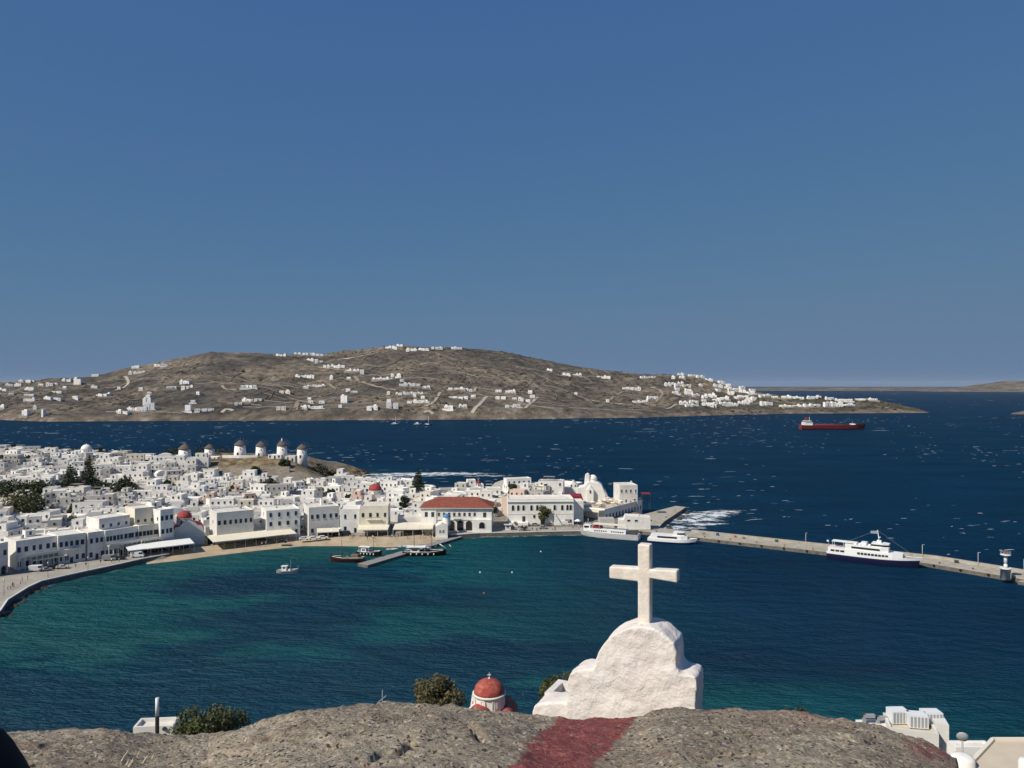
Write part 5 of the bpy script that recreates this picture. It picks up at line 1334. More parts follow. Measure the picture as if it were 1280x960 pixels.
# dry stone field walls: many thin lines stepping over the slope
def field_walls():
    rs = np.random.RandomState(23); V = []; F = []
    for i in range(150):
        u = rs.uniform(-20, 1080); t = rs.uniform(.05, .75); ys = EYE*FPX/(np.interp(u, SU, SV)-HV); y = ys+t*np.interp(u, WU, WV); x = (u-640)/FPX*y
        a = rs.normal(.0, .25) if rs.rand() < .65 else rs.normal(1.2, .3); n = rs.randint(8, 26); st = 8.0; b = len(V)
        for k in range(n):
            z = float(farz(np.array([x]), np.array([y]))[0])
            if z < 5: break
            ca, sa = -math.sin(a)*.6, math.cos(a)*.6
            V += [(x-ca, y-sa, z-1), (x-ca, y-sa, z+1.5), (x+ca, y+sa, z+1.5), (x+ca, y+sa, z-1)]
            x += math.cos(a)*st; y += math.sin(a)*st; a += rs.normal(0, .10)
        m_ = (len(V)-b)//4
        for k in range(m_-1):
            for j in range(3): q = b+k*4+j; F.append((q, q+4, q+5, q+1))
    o = addmesh('field_walls', npmesh('field_walls', V, F, [MATS['field_stone']])); tag(o, 'thin dry stone field walls crossing the brown peninsula slopes', 'walls', kind='stuff')
mat('field_stone', (.20, .175, .145), .95, .1, var=.3, vscale=.2)
field_walls()
r_ = random.Random(9)
def scrub():
    rs = np.random.RandomState(8); V = []; F = []; n = 0
    base = np.array([(1, 0, 0), (0, 1, 0), (-1, 0, 0), (0, -1, 0), (.0, 0, .9), (.6, .6, .45), (-.6, .6, .45), (-.6, -.6, .45), (.6, -.6, .45)])
    fc = [(0, 5, 4), (5, 1, 4), (1, 6, 4), (6, 2, 4), (2, 7, 4), (7, 3, 4), (3, 8, 4), (8, 0, 4)]
    N = 9000; u = rs.uniform(-60, 1170, N); t = rs.rand(N)
    ys = EYE*FPX/(np.interp(u, SU, SV)-HV); wd = np.interp(u, WU, WV); y = ys+wd*(.03+t*1.0); x = (u-640)/FPX*y; z = farz(x, y)
    dn = fbm(x*.006, y*.006, 91, 4)
    for i in range(N):
        if z[i] < 4 or dn[i] < .40+.22*rs.rand(): continue
        s_ = rs.uniform(1.2, 3.2)*(1.5 if rs.rand() < .12 else 1); b = len(V); q = base*np.array([s_*1.3, s_*1.3, s_*rs.uniform(.7, 1.2)])*(1+rs.normal(0, .16, (9, 1)))
        a = rs.rand()*6; c, s2 = math.cos(a), math.sin(a)
        for p in q: V.append((x[i]+p[0]*c-p[1]*s2, y[i]+p[0]*s2+p[1]*c, z[i]-.4+p[2]))
        F += [tuple(b+k for k in f) for f in fc]
    o = addmesh('hill_scrub', npmesh('hill_scrub', V, F, [MATS['leaf_hill']])); tag(o, 'dark low scrub and boulders dotted over the brown peninsula', 'scrub', kind='stuff')
scrub()

# ------------------------------------------------------------------ boats
def hull(m, L, B, D, up, low, frac=.5, bow=1.0, stern_w=.8, sheer=.25, draft=.6, flare=.75, n=14, deck='deck_wood', rake=.12, bulwark=.0):
    """ship's hull along +x (bow), waterline at z = 0; two bands of paint, closed deck"""
    rows = []
    for i in range(n+1):
        t = i/n; half = B/2*(stern_w+(1-stern_w)*min(1, t/.25))*(1 if t < .55 else max(.012, (1-((t-.55)/.45)**2.1)))
        zt = D*(1+sheer*max(0, (t-.35)/.65)**2+.10*max(0, .3-t)); x = -L/2+L*t
        pts = []
        for (f, zf, rk) in ((flare*.55, -draft, -rake*1.2), (flare, 0, -rake*.6), (flare+(1-flare)*frac, zt*frac, -rake*.3), (1.0, zt, 0)):
            xx = x+(rk*L*max(0, (t-.6)/.4)**1.5)
            pts.append((xx, half*f, zf))
        rows.append(pts)
    for sgn in (1, -1):
        b = m.pts([(p[0], p[1]*sgn, p[2]) for r in rows for p in r]); fs = {low: [], up: []}
        for i in range(n):
            for j in range(3):
                q = (i*4+j, (i+1)*4+j, (i+1)*4+j+1, i*4+j+1); q = q if sgn < 0 else q[::-1]
                fs[low if j < 2 else up].append(q)
        m.idx(b, fs[low], low, True); m.idx(b, fs[up], up, True)
    b = m.pts([(r[3][0], r[3][1]*s_, r[3][2]-.12-bulwark) for r in rows for s_ in (-1, 1)])
    m.idx(b, [(2*i, 2*i+2, 2*i+3, 2*i+1) for i in range(n)], deck)
    r0 = rows[0]; m.face([(p[0], p[1], p[2]) for p in r0]+[(p[0], -p[1], p[2]) for p in r0[::-1]], up)
    return rows
def strip_windows(e, x0, x1, y, z, n, w_, h_, m_='glass', name='window', side=-1):
    for i in range(n):
        q = MB(); x = x0+(x1-x0)*(i+.5)/n; q.box(x-w_/2, x+w_/2, min(y, y+.05*side), max(y, y+.05*side), z, z+h_, m_); q.build(name, e)
def ferry():
    A = Vector((*P(1033, 699, 0), 0)); B = Vector((*P(1153, 713.5, 0), 0)); d = B-A; L = d.length*1.0; rz = math.atan2(d.y, d.x); c = (A+B)/2
    c = c+Vector((-math.sin(rz), math.cos(rz), 0))*3.1
    e = empty('ferry', (c.x, c.y, 0), rz, 'white passenger ferry with a dark navy hull moored along the pier', 'ferry')
    Bm = 6.4; m = MB(); hull(m, L, Bm, 3.3, 'hull_white', 'navy', .72, stern_w=.92, sheer=.30, draft=1.0, flare=.95, deck='metal_grey', rake=.10); m.build('hull', e)
    m = MB()   # main deck house
    m.prism([(-L*.485, -Bm*.455), (L*.20, -Bm*.46), (L*.30, -Bm*.30), (L*.30, Bm*.30), (L*.20, Bm*.46), (-L*.485, Bm*.455)], 2.8, 5.0, 'hull_white'); m.build('main_deck_house', e)
    m = MB(); m.prism([(-L*.30, -Bm*.43), (L*.08, -Bm*.43), (L*.155, -Bm*.28), (L*.155, Bm*.28), (L*.08, Bm*.43), (-L*.30, Bm*.43)], 5.0, 6.9, 'hull_white'); m.build('upper_deck_house', e)
    m = MB(); m.prism([(-L*.02, -Bm*.36), (L*.10, -Bm*.36), (L*.16, -Bm*.22), (L*.16, Bm*.22), (L*.10, Bm*.36), (-L*.02, Bm*.36)], 6.9, 8.3, 'hull_white'); br = m.build('bridge', e)
    m = MB(); m.prism([(-L*.025, -Bm*.375), (L*.103, -Bm*.375), (L*.166, -Bm*.225), (L*.166, Bm*.225), (L*.103, Bm*.375), (-L*.025, Bm*.375)], 7.25, 7.85, 'glass'); m.build('window', br)
    strip_windows(e, -L*.17, L*.16, -Bm*.46-.004, 3.35, 9, 1.0, .85); strip_windows(e, -L*.46, -L*.30, -Bm*.455-.004, 3.5, 3, 1.5, .75)
    m = MB(); m.box(-L*.23, L*.07, -Bm*.43-.06, -Bm*.43-.004, 5.5, 6.25, 'glass'); m.build('window', e)
    m = MB()
    for i in range(12): m.tube((-L*.48+i*L*.0165, -Bm*.44, 5.0), (-L*.48+i*L*.0165, -Bm*.44, 6.0), .03, 'orange', 4)
    m.tube((-L*.48, -Bm*.44, 6.0), (-L*.30, -Bm*.44, 6.0), .04, 'orange', 4); m.tube((-L*.48, -Bm*.44, 5.5), (-L*.30, -Bm*.44, 5.5), .03, 'orange', 4); m.build('railing', e)
    m = MB(); m.box(-L*.45, -L*.18, -Bm*.30, Bm*.30, 7.25, 7.4, 'awning_white')
    for x in (-L*.44, -L*.32, -L*.19):
        for y in (-Bm*.28, Bm*.28): m.box(x-.05, x+.05, y-.05, y+.05, 5.0, 7.25, 'metal_white')
    m.build('sun_deck_canopy', e)
    for i in range(5):
        m = MB(); m.M = Matrix.Translation((-L*.19+i*1.7, -Bm*.30, 7.2)) @ Matrix.Rotation(math.pi/2, 4, 'Y'); m.lathe([(.1, -.55), (.38, -.5), (.38, .5), (.1, .55)], 10, 'hull_white'); m.build('life_raft', e)
    m = MB(); m.tube((L*.055, 0, 8.3), (L*.035, 0, 13.2), .22, 'metal_white', 8, .10); m.tube((L*.05, -1.3, 10), (L*.05, 1.3, 10), .08, 'metal_white', 6); m.box(L*.03, L*.075, -.5, .5, 8.3, 9.3, 'hull_white'); m.box(L*.045, L*.065, -.9, .9, 10.3, 10.5, 'metal_white'); m.build('mast', e)
    m = MB(); m.tube((L*.035, 0, 13.1), (L*.42, 0, 4.3), .025, 'metal_grey', 4); m.tube((L*.035, 0, 13.1), (-L*.30, 0, 7.2), .025, 'metal_grey', 4); m.build('stay', e)
    m = MB(); b = m.pts([(L*.035-.1, 0, 12.9), (L*.035-2.6, .25, 12.5), (L*.035-2.5, .1, 11.6), (L*.035-.1, 0, 11.7)]); m.idx(b, [(0, 1, 2, 3)], 'cloth4'); m.build('flag', e)
    m = MB(); m.tube((-L*.49, 0, 5), (-L*.495, 0, 7.3), .04, 'metal_white', 5); b = m.pts([(-L*.495, 0, 7.2), (-L*.515, .2, 7.2), (-L*.515, .1, 6.5), (-L*.495, 0, 6.6)]); m.idx(b, [(0, 1, 2, 3)], 'cloth0'); m.build('ensign', e)
    m = MB(); m.box(-L*.14, -L*.07, -Bm*.28, Bm*.28, 6.9, 8.0, 'hull_white', taper=.2); m.build('funnel', e)
ferry()
def launch(u0, v0, u1, v1, label, low='navy', seed=0):
    """small white tour boats lying at the quay"""
    A = Vector((*P(u0, v0, 0), 0)); B = Vector((*P(u1, v1, 0), 0)); d = B-A; L = d.length; rz = math.atan2(d.y, d.x); c = (A+B)/2+Vector((-math.sin(rz), math.cos(rz), 0))*3
    e = empty('tour_boat', (c.x, c.y, 0), rz, label, 'boat'); return e, L
e, L = launch(722, 670.5, 797, 676.5, 'long white tour boat with two rows of square portholes at the quay')
e.rotation_euler = (0, 0, e.rotation_euler[2]+math.pi); s_ = -1
m = MB(); hull(m, L, 5.6, 2.5, 'hull_white', 'hull_white', .15, stern_w=.9, sheer=.35, flare=.97, deck='metal_grey'); m.build('hull', e)
m = MB(); m.box(-L*.49, L*.40, -2.42, -2.36, .05, .22, 'navy'); m.box(-L*.49, L*.40, 2.36, 2.42, .05, .22, 'navy'); m.build('stripe', e)
m = MB(); m.box(-L*.30, L*.30, -2.35, 2.35, 2.3, 4.1, 'hull_white'); m.build('deck_house', e)
for k in range(2): strip_windows(e, -L*.27+k*L*.28, -L*.27+k*L*.28+L*.22, 2.35+.004, 2.9, 6, .6, .6, side=1)
m = MB(); m.prism([(L*.30, -1.8), (L*.42, -1.2), (L*.42, 1.2), (L*.30, 1.8)], 2.5, 5.4, 'hull_white'); m.build('wheelhouse', e)
m = MB(); m.box(L*.32, L*.405, 1.52, 1.82, 4.3, 5.0, 'glass'); m.build('window', e)
m = MB(); m.box(-L*.30, L*.26, -2.2, 2.2, 6.0, 6.15, 'awning')
for i in range(6):
    for y in (-2, 2): m.box(-L*.29+i*L*.108, -L*.29+i*L*.108+.08, y-.04, y+.04, 4.1, 6.0, 'metal_white')
m.build('canopy', e)
m = MB(); m.box(L*.12, L*.26, -1.8, 1.8, 4.1, 5.0, 'red_paint'); m.build('red_bench', e)
m = MB(); m.tube((L*.36, 0, 5.3), (L*.35, 0, 8.2), .07, 'metal_white', 6); m.build('mast', e)
m = MB(); m.tube((-L*.42, 0, 2.4), (-L*.42, 0, 4.6), .06, 'metal_dark', 6); m.box(-L*.46, -L*.34, -1.6, 1.6, 2.3, 3.2, 'metal_dark'); m.build('gangway', e)
e, L = launch(809, 678, 871, 682.5, 'white motor launch with a long dark cabin window and navy keel')
m = MB(); hull(m, L, 5.2, 1.9, 'hull_white', 'navy', .35, stern_w=.9, sheer=.45, flare=.94, deck='hull_white', rake=.16); m.build('hull', e)
m = MB(); m.prism([(-L*.44, -2.2), (L*.18, -2.2), (L*.30, -1.3), (L*.30, 1.3), (L*.18, 2.2), (-L*.44, 2.2)], 1.7, 3.6, 'hull_white'); m.build('cabin', e)
m = MB(); m.box(-L*.30, L*.10, -2.26, -2.204, 2.3, 3.1, 'glass'); m.build('window', e)
m = MB(); m.prism([(L*.02, -1.7), (L*.16, -1.7), (L*.24, -1.1), (L*.24, 1.1), (L*.16, 1.7), (L*.02, 1.7)], 3.6, 5.1, 'hull_white'); m.build('wheelhouse', e)
m = MB(); m.prism([(L*.10, -1.73), (L*.165, -1.73), (L*.246, -1.12), (L*.246, 1.12), (L*.165, 1.73), (L*.10, 1.73)], 4.1, 4.8, 'glass'); m.build('window', e)
m = MB()
for i in range(9): m.tube((-L*.42+i*L*.05, -2.0, 3.6), (-L*.42+i*L*.05, -2.0, 4.5), .04, 'metal_white', 4)
m.tube((-L*.42, -2, 4.5), (L*.0, -2, 4.5), .05, 'metal_white', 4); m.build('railing', e)
m = MB(); m.tube((L*.10, 0, 5.1), (L*.09, 0, 7.5), .06, 'metal_white', 5); m.build('mast', e)

def fishing_boat():
    c = Vector((*P(360, 716, 0), 0)); e = empty('fishing_boat', (c.x, c.y, 0), -.06, 'small white fishing boat with a cabin anchored in the bay', 'boat')
    L = 8.2; m = MB(); hull(m, L, 2.9, 1.05, 'hull_white', 'hull_white', .4, stern_w=.7, sheer=.75, flare=.72, deck='deck_wood', bulwark=.25, rake=.05); m.build('hull', e)
    m = MB(); m.box(-L*.27, -L*.05, -.75, .75, .6, 2.5, 'hull_white'); m.box(-L*.30, -L*.02, -.9, .9, 2.5, 2.62, 'hull_white'); cb = m.build('cabin', e)
    m = MB(); m.box(-L*.21, -L*.10, -.80, -.755, 1.7, 2.25, 'glass'); m.build('window', cb)
    m = MB(); m.tube((L*.13, 0, .5), (L*.13, 0, 5.0), .07, 'metal_grey', 6, .04); m.tube((L*.13, 0, 2.0), (-L*.1, 0, 3.6), .04, 'metal_grey', 5); m.build('mast', e)
    m = MB(); m.box(L*.02, L*.13, -.6, .6, .8, 1.5, 'hull_white', taper=.2); m.build('fish_box', e)
    m = MB(); m.tube((L*.48, 0, 1.5), (L*.47, 0, 3.0), .04, 'metal_grey', 5); m.build('bow_post', e)
fishing_boat()
def caique(u, v, L, rz, label, hull_c='hull_dark', masts=1, furl=False, canopy=None, green=False):
    c = Vector((*P(u, v, 0), 0)); e = empty('wooden_boat', (c.x, c.y, 0), rz, label, 'boat')
    B = L*.27; m = MB(); hull(m, L, B, 1.6, hull_c, hull_c, .5, stern_w=.62, sheer=.55, flare=.75, deck='deck_wood', bulwark=.35, rake=.04); m.build('hull', e)
    m = MB()
    for s_ in (-1, 1): m.tube((-L*.47, s_*B*.33, 1.8), (L*.1, s_*B*.49, 1.75), .09, 'hull_white', 5); m.tube((L*.1, s_*B*.49, 1.75), (L*.42, s_*B*.2, 2.2), .09, 'hull_white', 5)
    m.build('gunwale', e)
    m = MB(); m.box(-L*.32, -L*.12, -B*.24, B*.24, 1.0, 2.9, 'hull_white' if canopy else 'deck_wood'); cb = m.build('cabin', e)
    m = MB(); m.box(-L*.28, -L*.16, -B*.24-.05, -B*.24-.003, 2.0, 2.6, 'glass'); m.build('window', cb)
    for k in range(masts):
        xx = L*(.16 if k == 0 else -.24); hm = L*(.62 if k == 0 else .5)
        m = MB(); m.tube((xx, 0, .8), (xx, 0, hm), .12, 'brown_wood', 6, .06); m.tube((xx, 0, 2.6), (xx-L*.2, 0, 3.0), .07, 'brown_wood', 5); mm = m.build('mast', e)
        m = MB()
        for y in (-B*.45, B*.45): m.tube((xx, 0, hm*.95), (xx-.6, y, 1.7), .02, 'metal_dark', 3)
        m.tube((xx, 0, hm*.95), (L*.5, 0, 2.5), .02, 'metal_dark', 3); m.build('rigging', mm)
        if furl:
            m = MB(); m.tube((xx-.1, 0, 2.85), (xx-L*.19, 0, 3.2), .22, 'awning_white', 7, .12); m.build('furled_sail', mm)
    if furl:
        m = MB(); m.tube((L*.47, 0, 2.3), (L*.66, 0, 3.0), .10, 'brown_wood', 6, .05); m.tube((L*.34, 0, 4.6), (L*.50, 0, 2.6), .20, 'awning_white', 6, .08); m.tube((L*.56, 0, 4.3), (L*.62, 0, 2.9), .16, 'awning_white', 6, .07); m.build('bowsprit', e)
    if canopy:
        m = MB(); m.box(-L*.40, L*.02, -B*.40, B*.40, 3.5, 3.62, canopy)
        for x in (-L*.39, L*.01):
            for y in (-B*.38, B*.38): m.box(x-.04, x+.04, y-.04, y+.04, 1.4, 3.5, 'metal_white')
        m.build('awning', e)
    if green:
        m = MB()
        for i in range(14): m.M = Matrix.Translation((-L*.05+i*L*.016, rng.uniform(-.8, .8), 1.5+rng.uniform(0, .4))) @ Matrix.Rotation(rng.random()*3, 4, 'Z'); m.box(-.4, .4, -.3, .3, 0, .35, 'green_paint', taper=.1)
        m.build('net_pile', e)
    for i in range(5):
        m = MB(); m.lathe([(.05, .55), (.24, .7), (.24, 1.2), (.05, 1.35)], 8, 'hull_white', (-L*.3+i*L*.13, -B*.5-.05)); m.build('fender', e)
    return e
caique(434, 702, 14, math.pi-.05, 'dark red wooden caique with nets piled on deck at the jetty tip', 'hull_maroon', 1, green=True)
caique(531, 694, 18, .0, 'two-masted dark caique with furled white sails and an awning by the jetty', 'hull_dark', 2, True, 'awning_white')
caique(462, 694.5, 11, -.25, 'white-cabined wooden boat moored behind the jetty', 'hull_dark', 1, False, 'awning_white')
def dinghy(u, v, L, rz, label):
    c = P(u, v, 0); e = empty('dinghy', (c[0], c[1], 0), rz, label, 'boat'); m = MB(); hull(m, L, L*.34, .55, 'hull_white', 'hull_white', .5, stern_w=.8, sheer=.4, draft=.25, deck='hull_white', bulwark=.15); m.build('hull', e)
    m = MB(); m.box(-L*.2, -L*.1, -L*.13, L*.13, .3, .5, 'deck_wood'); m.build('bench', e)
dinghy(490, 687.5, 5, .1, 'small white dinghy floating between the jetty and the beach'); dinghy(505, 684, 6, .15, 'white covered dinghy beside the two-masted caique')
dinghy(540, 684.5, 4, .3, 'tiny open dinghy at the foot of the blue domed chapel')
# stone jetty
A = Vector((*P(447, 708, 0), 0)); B = Vector((*P(566, 673.5, 0), 0)); d = (B-A).normalized(); n = Vector((-d.y, d.x, 0)); m = MB()
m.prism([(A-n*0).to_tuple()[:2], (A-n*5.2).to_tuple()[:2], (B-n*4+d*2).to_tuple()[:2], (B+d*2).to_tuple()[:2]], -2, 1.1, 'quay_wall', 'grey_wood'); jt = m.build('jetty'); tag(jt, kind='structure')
for i in range(6):
    q = A+d*(2+i*6)-n*.5; m = MB(); m.lathe([(.16, 1.0), (.16, 1.45), (.24, 1.5), (.24, 1.6)], 8, 'metal_dark'); o = m.build('bollard', None, (q.x, q.y, .1)); tag(o, 'short iron mooring bollard on the stone jetty', 'bollard', 'bollards on the jetty')
# floating platform on the beach with a few boxes
m = MB(); p = P(440, 677.5, .6); e = empty('beach_platform', (p[0], p[1], .35), .06, 'low dark boat ramp platform lying on the wet sand', 'platform'); m.box(-5.5, 5.5, -1.2, 1.2, -.2, .3, 'grey_wood'); m.build('deck', e)
m = MB()
for x in (-4, 0, 4): m.box(x-.2, x+.2, -1.0, 1.0, -.8, -.2, 'brown_wood')
m.build('support', e)

def tanker():
    c = Vector((*P(1041, 537, 0), 0)); L = 100; e = empty('tanker', (c.x, c.y, 0), -.05, 'dark red coaster tanker with a white stern house on open water', 'ship')
    m = MB(); hull(m, L, 17, 7.0, 'hull_red', 'hull_red', .4, stern_w=.85, sheer=.28, flare=.93, deck='hull_red', draft=1, rake=.03); m.build('hull', e)
    m = MB(); m.box(-L*.46, -L*.33, -7, 7, 6.5, 11.5, 'hull_white'); m.box(-L*.44, -L*.35, -7.6, 7.6, 11.5, 14.0, 'hull_white'); b = m.build('bridge', e)
    m = MB(); m.box(-L*.445, -L*.345, -7.75, 7.75, 12.2, 13.1, 'glass'); m.build('window', b)
    m = MB(); m.box(-L*.43, -L*.39, -2, 2, 14, 19, 'hull_red', taper=.4); m.build('funnel', e)
    m = MB(); m.tube((-L*.36, 0, 14), (-L*.36, 0, 20), .4, 'metal_white', 6, .2); m.tube((L*.30, 0, 7), (L*.30, 0, 12), .5, 'metal_grey', 6, .3); m.build('mast', e)
    m = MB()
    for y in (-3, -1.5, 1.5): m.tube((-L*.30, y, 8), (L*.36, y, 8), .5, 'hull_red', 6)
    m.box(L*.26, L*.34, -4, 4, 6.8, 9.4, 'metal_white', taper=.8); m.box(-L*.02, L*.02, -6, 6, 6.8, 9.0, 'hull_red'); m.build('deck_pipes', e)
    m = MB(); m.prism([(L*.36, -6), (L*.47, -2.5), (L*.5, 0), (L*.47, 2.5), (L*.36, 6)], 7.0, 10.0, 'hull_dark'); m.build('forecastle', e)
tanker()
def yacht(u, v, L, label, dark=False, masted=True):
    c = P(u, v, 0); e = empty('sailing_boat' if masted else 'motor_boat', (c[0], c[1], 0), .2, label, 'boat')
    m = MB(); hull(m, L, L*.25, 1.7, 'hull_dark' if dark else 'hull_white', 'navy' if not dark else 'hull_dark', .3, sheer=.35, deck='hull_white'); m.build('hull', e)
    m = MB(); m.box(-L*.25, L*.12, -L*.07, L*.07, 1.4, 2.8 if masted else 4.2, 'hull_white', taper=.15); m.build('cabin', e)
    if masted: m = MB(); m.tube((L*.05, 0, 1.4), (L*.05, 0, L*1.05), .28, 'metal_white', 6, .18); m.tube((L*.05, 0, 3.2), (-L*.35, 0, 3.2), .25, 'awning_white', 6); m.build('mast', e)
yacht(494, 530.5, 13, 'white sailing yacht anchored under the far shore'); yacht(522, 530.8, 13, 'white motor boat riding between two far anchored sailing boats', False, False); yacht(535, 531.8, 15, 'dark hulled sailing yacht anchored under the far shore', True)
for (u, v) in ((605, 742), (676, 690), (600, 716), (640, 716)):
    c = P(u, v, 0); m = MB(); m.lathe([(.05, -.3), (.25, -.1), (.3, .15), (.2, .4), (.05, .5)], 10, 'hull_white' if u != 605 else 'orange'); o = m.build('mooring_buoy', None, (c[0], c[1], 0)); tag(o, 'small %s mooring buoy floating in the calm harbour' % ('orange' if u == 605 else 'white'), 'buoy', 'mooring buoys in the harbour')

# ------------------------------------------------------------------ pier furniture
def lighthouse():
    p = P(1257, 722, 1.8); e = empty('harbour_light', (p[0], p[1], 1.8), 0, 'white harbour light with a railed platform on the pier end', 'lighthouse')
    m = MB(); m.lathe([(1.7, -.5), (1.6, 3.1), (1.85, 3.1), (1.85, 3.5)], 18, 'plaster'); m.build('base', e)
    m = MB(); m.lathe([(.65, 3.5), (.6, 4.7), (.35, 4.75), (.35, 5.2), (.55, 5.25), (.55, 7.8)], 14, 'metal_white'); m.build('column', e)
    m = MB(); m.lathe([(.6, 7.7), (1.7, 8.0), (1.7, 8.25), (.3, 8.3)], 16, 'metal_white'); pl = m.build('platform', e)
    m = MB()
    for i in range(10): a = i*.628; m.tube((1.6*math.cos(a), 1.6*math.sin(a), 8.2), (1.6*math.cos(a), 1.6*math.sin(a), 9.3), .05, 'metal_grey', 4)
    for i in range(10):
        a, b = i*.628, (i+1)*.628
        for z in (8.75, 9.3): m.tube((1.6*math.cos(a), 1.6*math.sin(a), z), (1.6*math.cos(b), 1.6*math.sin(b), z), .05, 'metal_grey', 4)
    m.build('railing', pl)
    m = MB(); m.lathe([(.35, 8.25), (.35, 9.1), (.1, 9.5)], 10, 'red_paint'); m.build('lantern', e)
    put('door', arch_mesh(.7, 1.7, 'opening'), e, 1.1, -1.35, .05).rotation_euler = (0, 0, .7)
lighthouse()
def lamp_post(t, off, h, label, group):
    p = pier_pt(t, off); e = empty('lamp_post', (p.x, p.y, 1.8), rng.random()*.1, label, 'lamp post', group)
    m = MB(); m.tube((0, 0, -.1), (0, 0, h), .09, 'metal_white', 6, .06); m.build('pole', e)
    m = MB(); m.tube((0, 0, h), (.0, -.9, h+.15), .05, 'metal_white', 5); m.box(-.12, .12, -1.3, -.7, h+.1, h+.25, 'metal_grey'); m.build('lamp_head', e)
for t in (96, 140, 157, 172): lamp_post(t, 8.9, 5.0, 'slim pale lamp post along the pier parapet', 'lamp posts along the pier')
for i in range(13):
    q = pier_pt(20+i*11.5, .9); m = MB(); m.lathe([(.2, 0), (.2, .45), (.3, .5), (.3, .62)], 8, 'metal_dark'); o = m.build('bollard', None, (q.x, q.y, 1.79)); tag(o, 'squat iron mooring bollard along the pier edge', 'bollard', 'bollards along the pier')
for i in range(16):
    q = pier_pt(24+i*9.3, -.22); m = MB(); m.M = Matrix.Rotation(math.pi/2, 4, 'X'); m.lathe([(.25, -.1), (.5, -.12), (.5, .12), (.25, .1)], 10, 'rubber', smooth=False); o = m.build('tyre_fender', None, (q.x, q.y, 1.0), math.atan2(pd.y, pd.x)); tag(o, 'black tyre fender hung on the pier face', 'tyre', 'tyre fenders on the pier')
for i, (t, o_, sx_, sy_, sz_, mt) in enumerate(((52, 7, 1.6, 1.0, .8, 'grey_wood'), (58, 8, 1.0, 1.0, 1.0, 'blue_paint'), (70, 7.6, 2.2, 1.0, .5, 'deck_wood'), (84, 8, 1.2, .9, .9, 'green_paint'), (150, 7.5, 1.4, 1.2, .9, 'metal_dark'), (66, 8.2, .9, .8, .7, 'orange'))):
    q = pier_pt(t, o_); m = MB(); m.box(-sx_/2, sx_/2, -sy_/2, sy_/2, 0, sz_, mt, taper=.05); m.box(-sx_/2-.05, sx_/2+.05, -sy_/2-.05, sy_/2+.05, sz_, sz_+.08, mt); o = m.build('pier_crate', None, (q.x, q.y, 1.8), i*.7); tag(o, '%s crate standing by the pier parapet' % ['grey wooden', 'blue', 'long brown', 'green', 'black', 'orange'][i], 'crate')
# quay lamps by the square
for (u, v) in ((110, 715), (5, 745), (60, 722)):
    p = P(u, v, 1.95); e = empty('street_lamp', (p[0], p[1], 1.95), .3, 'slim dark street lamp on the quay of the square', 'lamp post', 'street lamps on the square quay')
    m = MB(); m.tube((0, 0, -.1), (0, 0, 5), .07, 'metal_dark', 6, .05); m.build('pole', e); m = MB(); m.lathe([(.05, 4.9), (.25, 5.1), (.2, 5.5), (.05, 5.6)], 8, 'metal_white'); m.build('lamp_head', e)

# ------------------------------------------------------------------ vehicles and people
def car(x, y, z, rz, c, label, van=False, group=None):
    e = empty('van' if van else 'parked_car', (x, y, z), rz, label, 'van' if van else 'car', group); m = MB()
    if van: prof = [(-2.5, .35), (2.4, .35), (2.5, .9), (2.2, 1.25), (1.7, 2.1), (1.5, 2.25), (-2.4, 2.25), (-2.5, 2.1)]
    else: prof = [(-2.05, .3), (2.05, .3), (2.1, .65), (1.95, .85), (1.0, .98), (.45, 1.42), (-1.1, 1.45), (-1.75, 1.0), (-2.1, .92)]
    m.xprism(prof, -.85, .85, c); b = m.build('body', e); bv = b.modifiers.new('bevel', 'BEVEL'); bv.width = .08; bv.segments = 2
    m = MB(); g = [(.92, 1.0), (.42, 1.37), (-1.05, 1.40), (-1.6, 1.0)] if not van else [(2.05, 1.3), (1.62, 2.05), (.6, 2.05), (.6, 1.3)]
    for y_ in (-.87, .855): m.xprism(g, y_, y_+.015, 'glass')
    if not van: m.face([(1.02, -.7, 1.0), (1.02, .7, 1.0), (.50, .65, 1.41), (.50, -.65, 1.41)], 'glass')
    m.build('windows', e)
    for sx_ in (-1.3, 1.35):
        for sy_ in (-.8, .8):
            q = MB(); q.M = Matrix.Translation((sx_, sy_, .32)) @ Matrix.Rotation(math.pi/2, 4, 'X'); q.lathe([(.1, -.1), (.32, -.1), (.32, .1), (.1, .1)], 10, 'rubber', smooth=False); q.build('wheel', e)
    for y_ in (-.6, .6): q = MB(); q.box(2.02, 2.1, y_-.14, y_+.14, .6, .75, 'metal_white'); q.build('headlight', e)
    return e
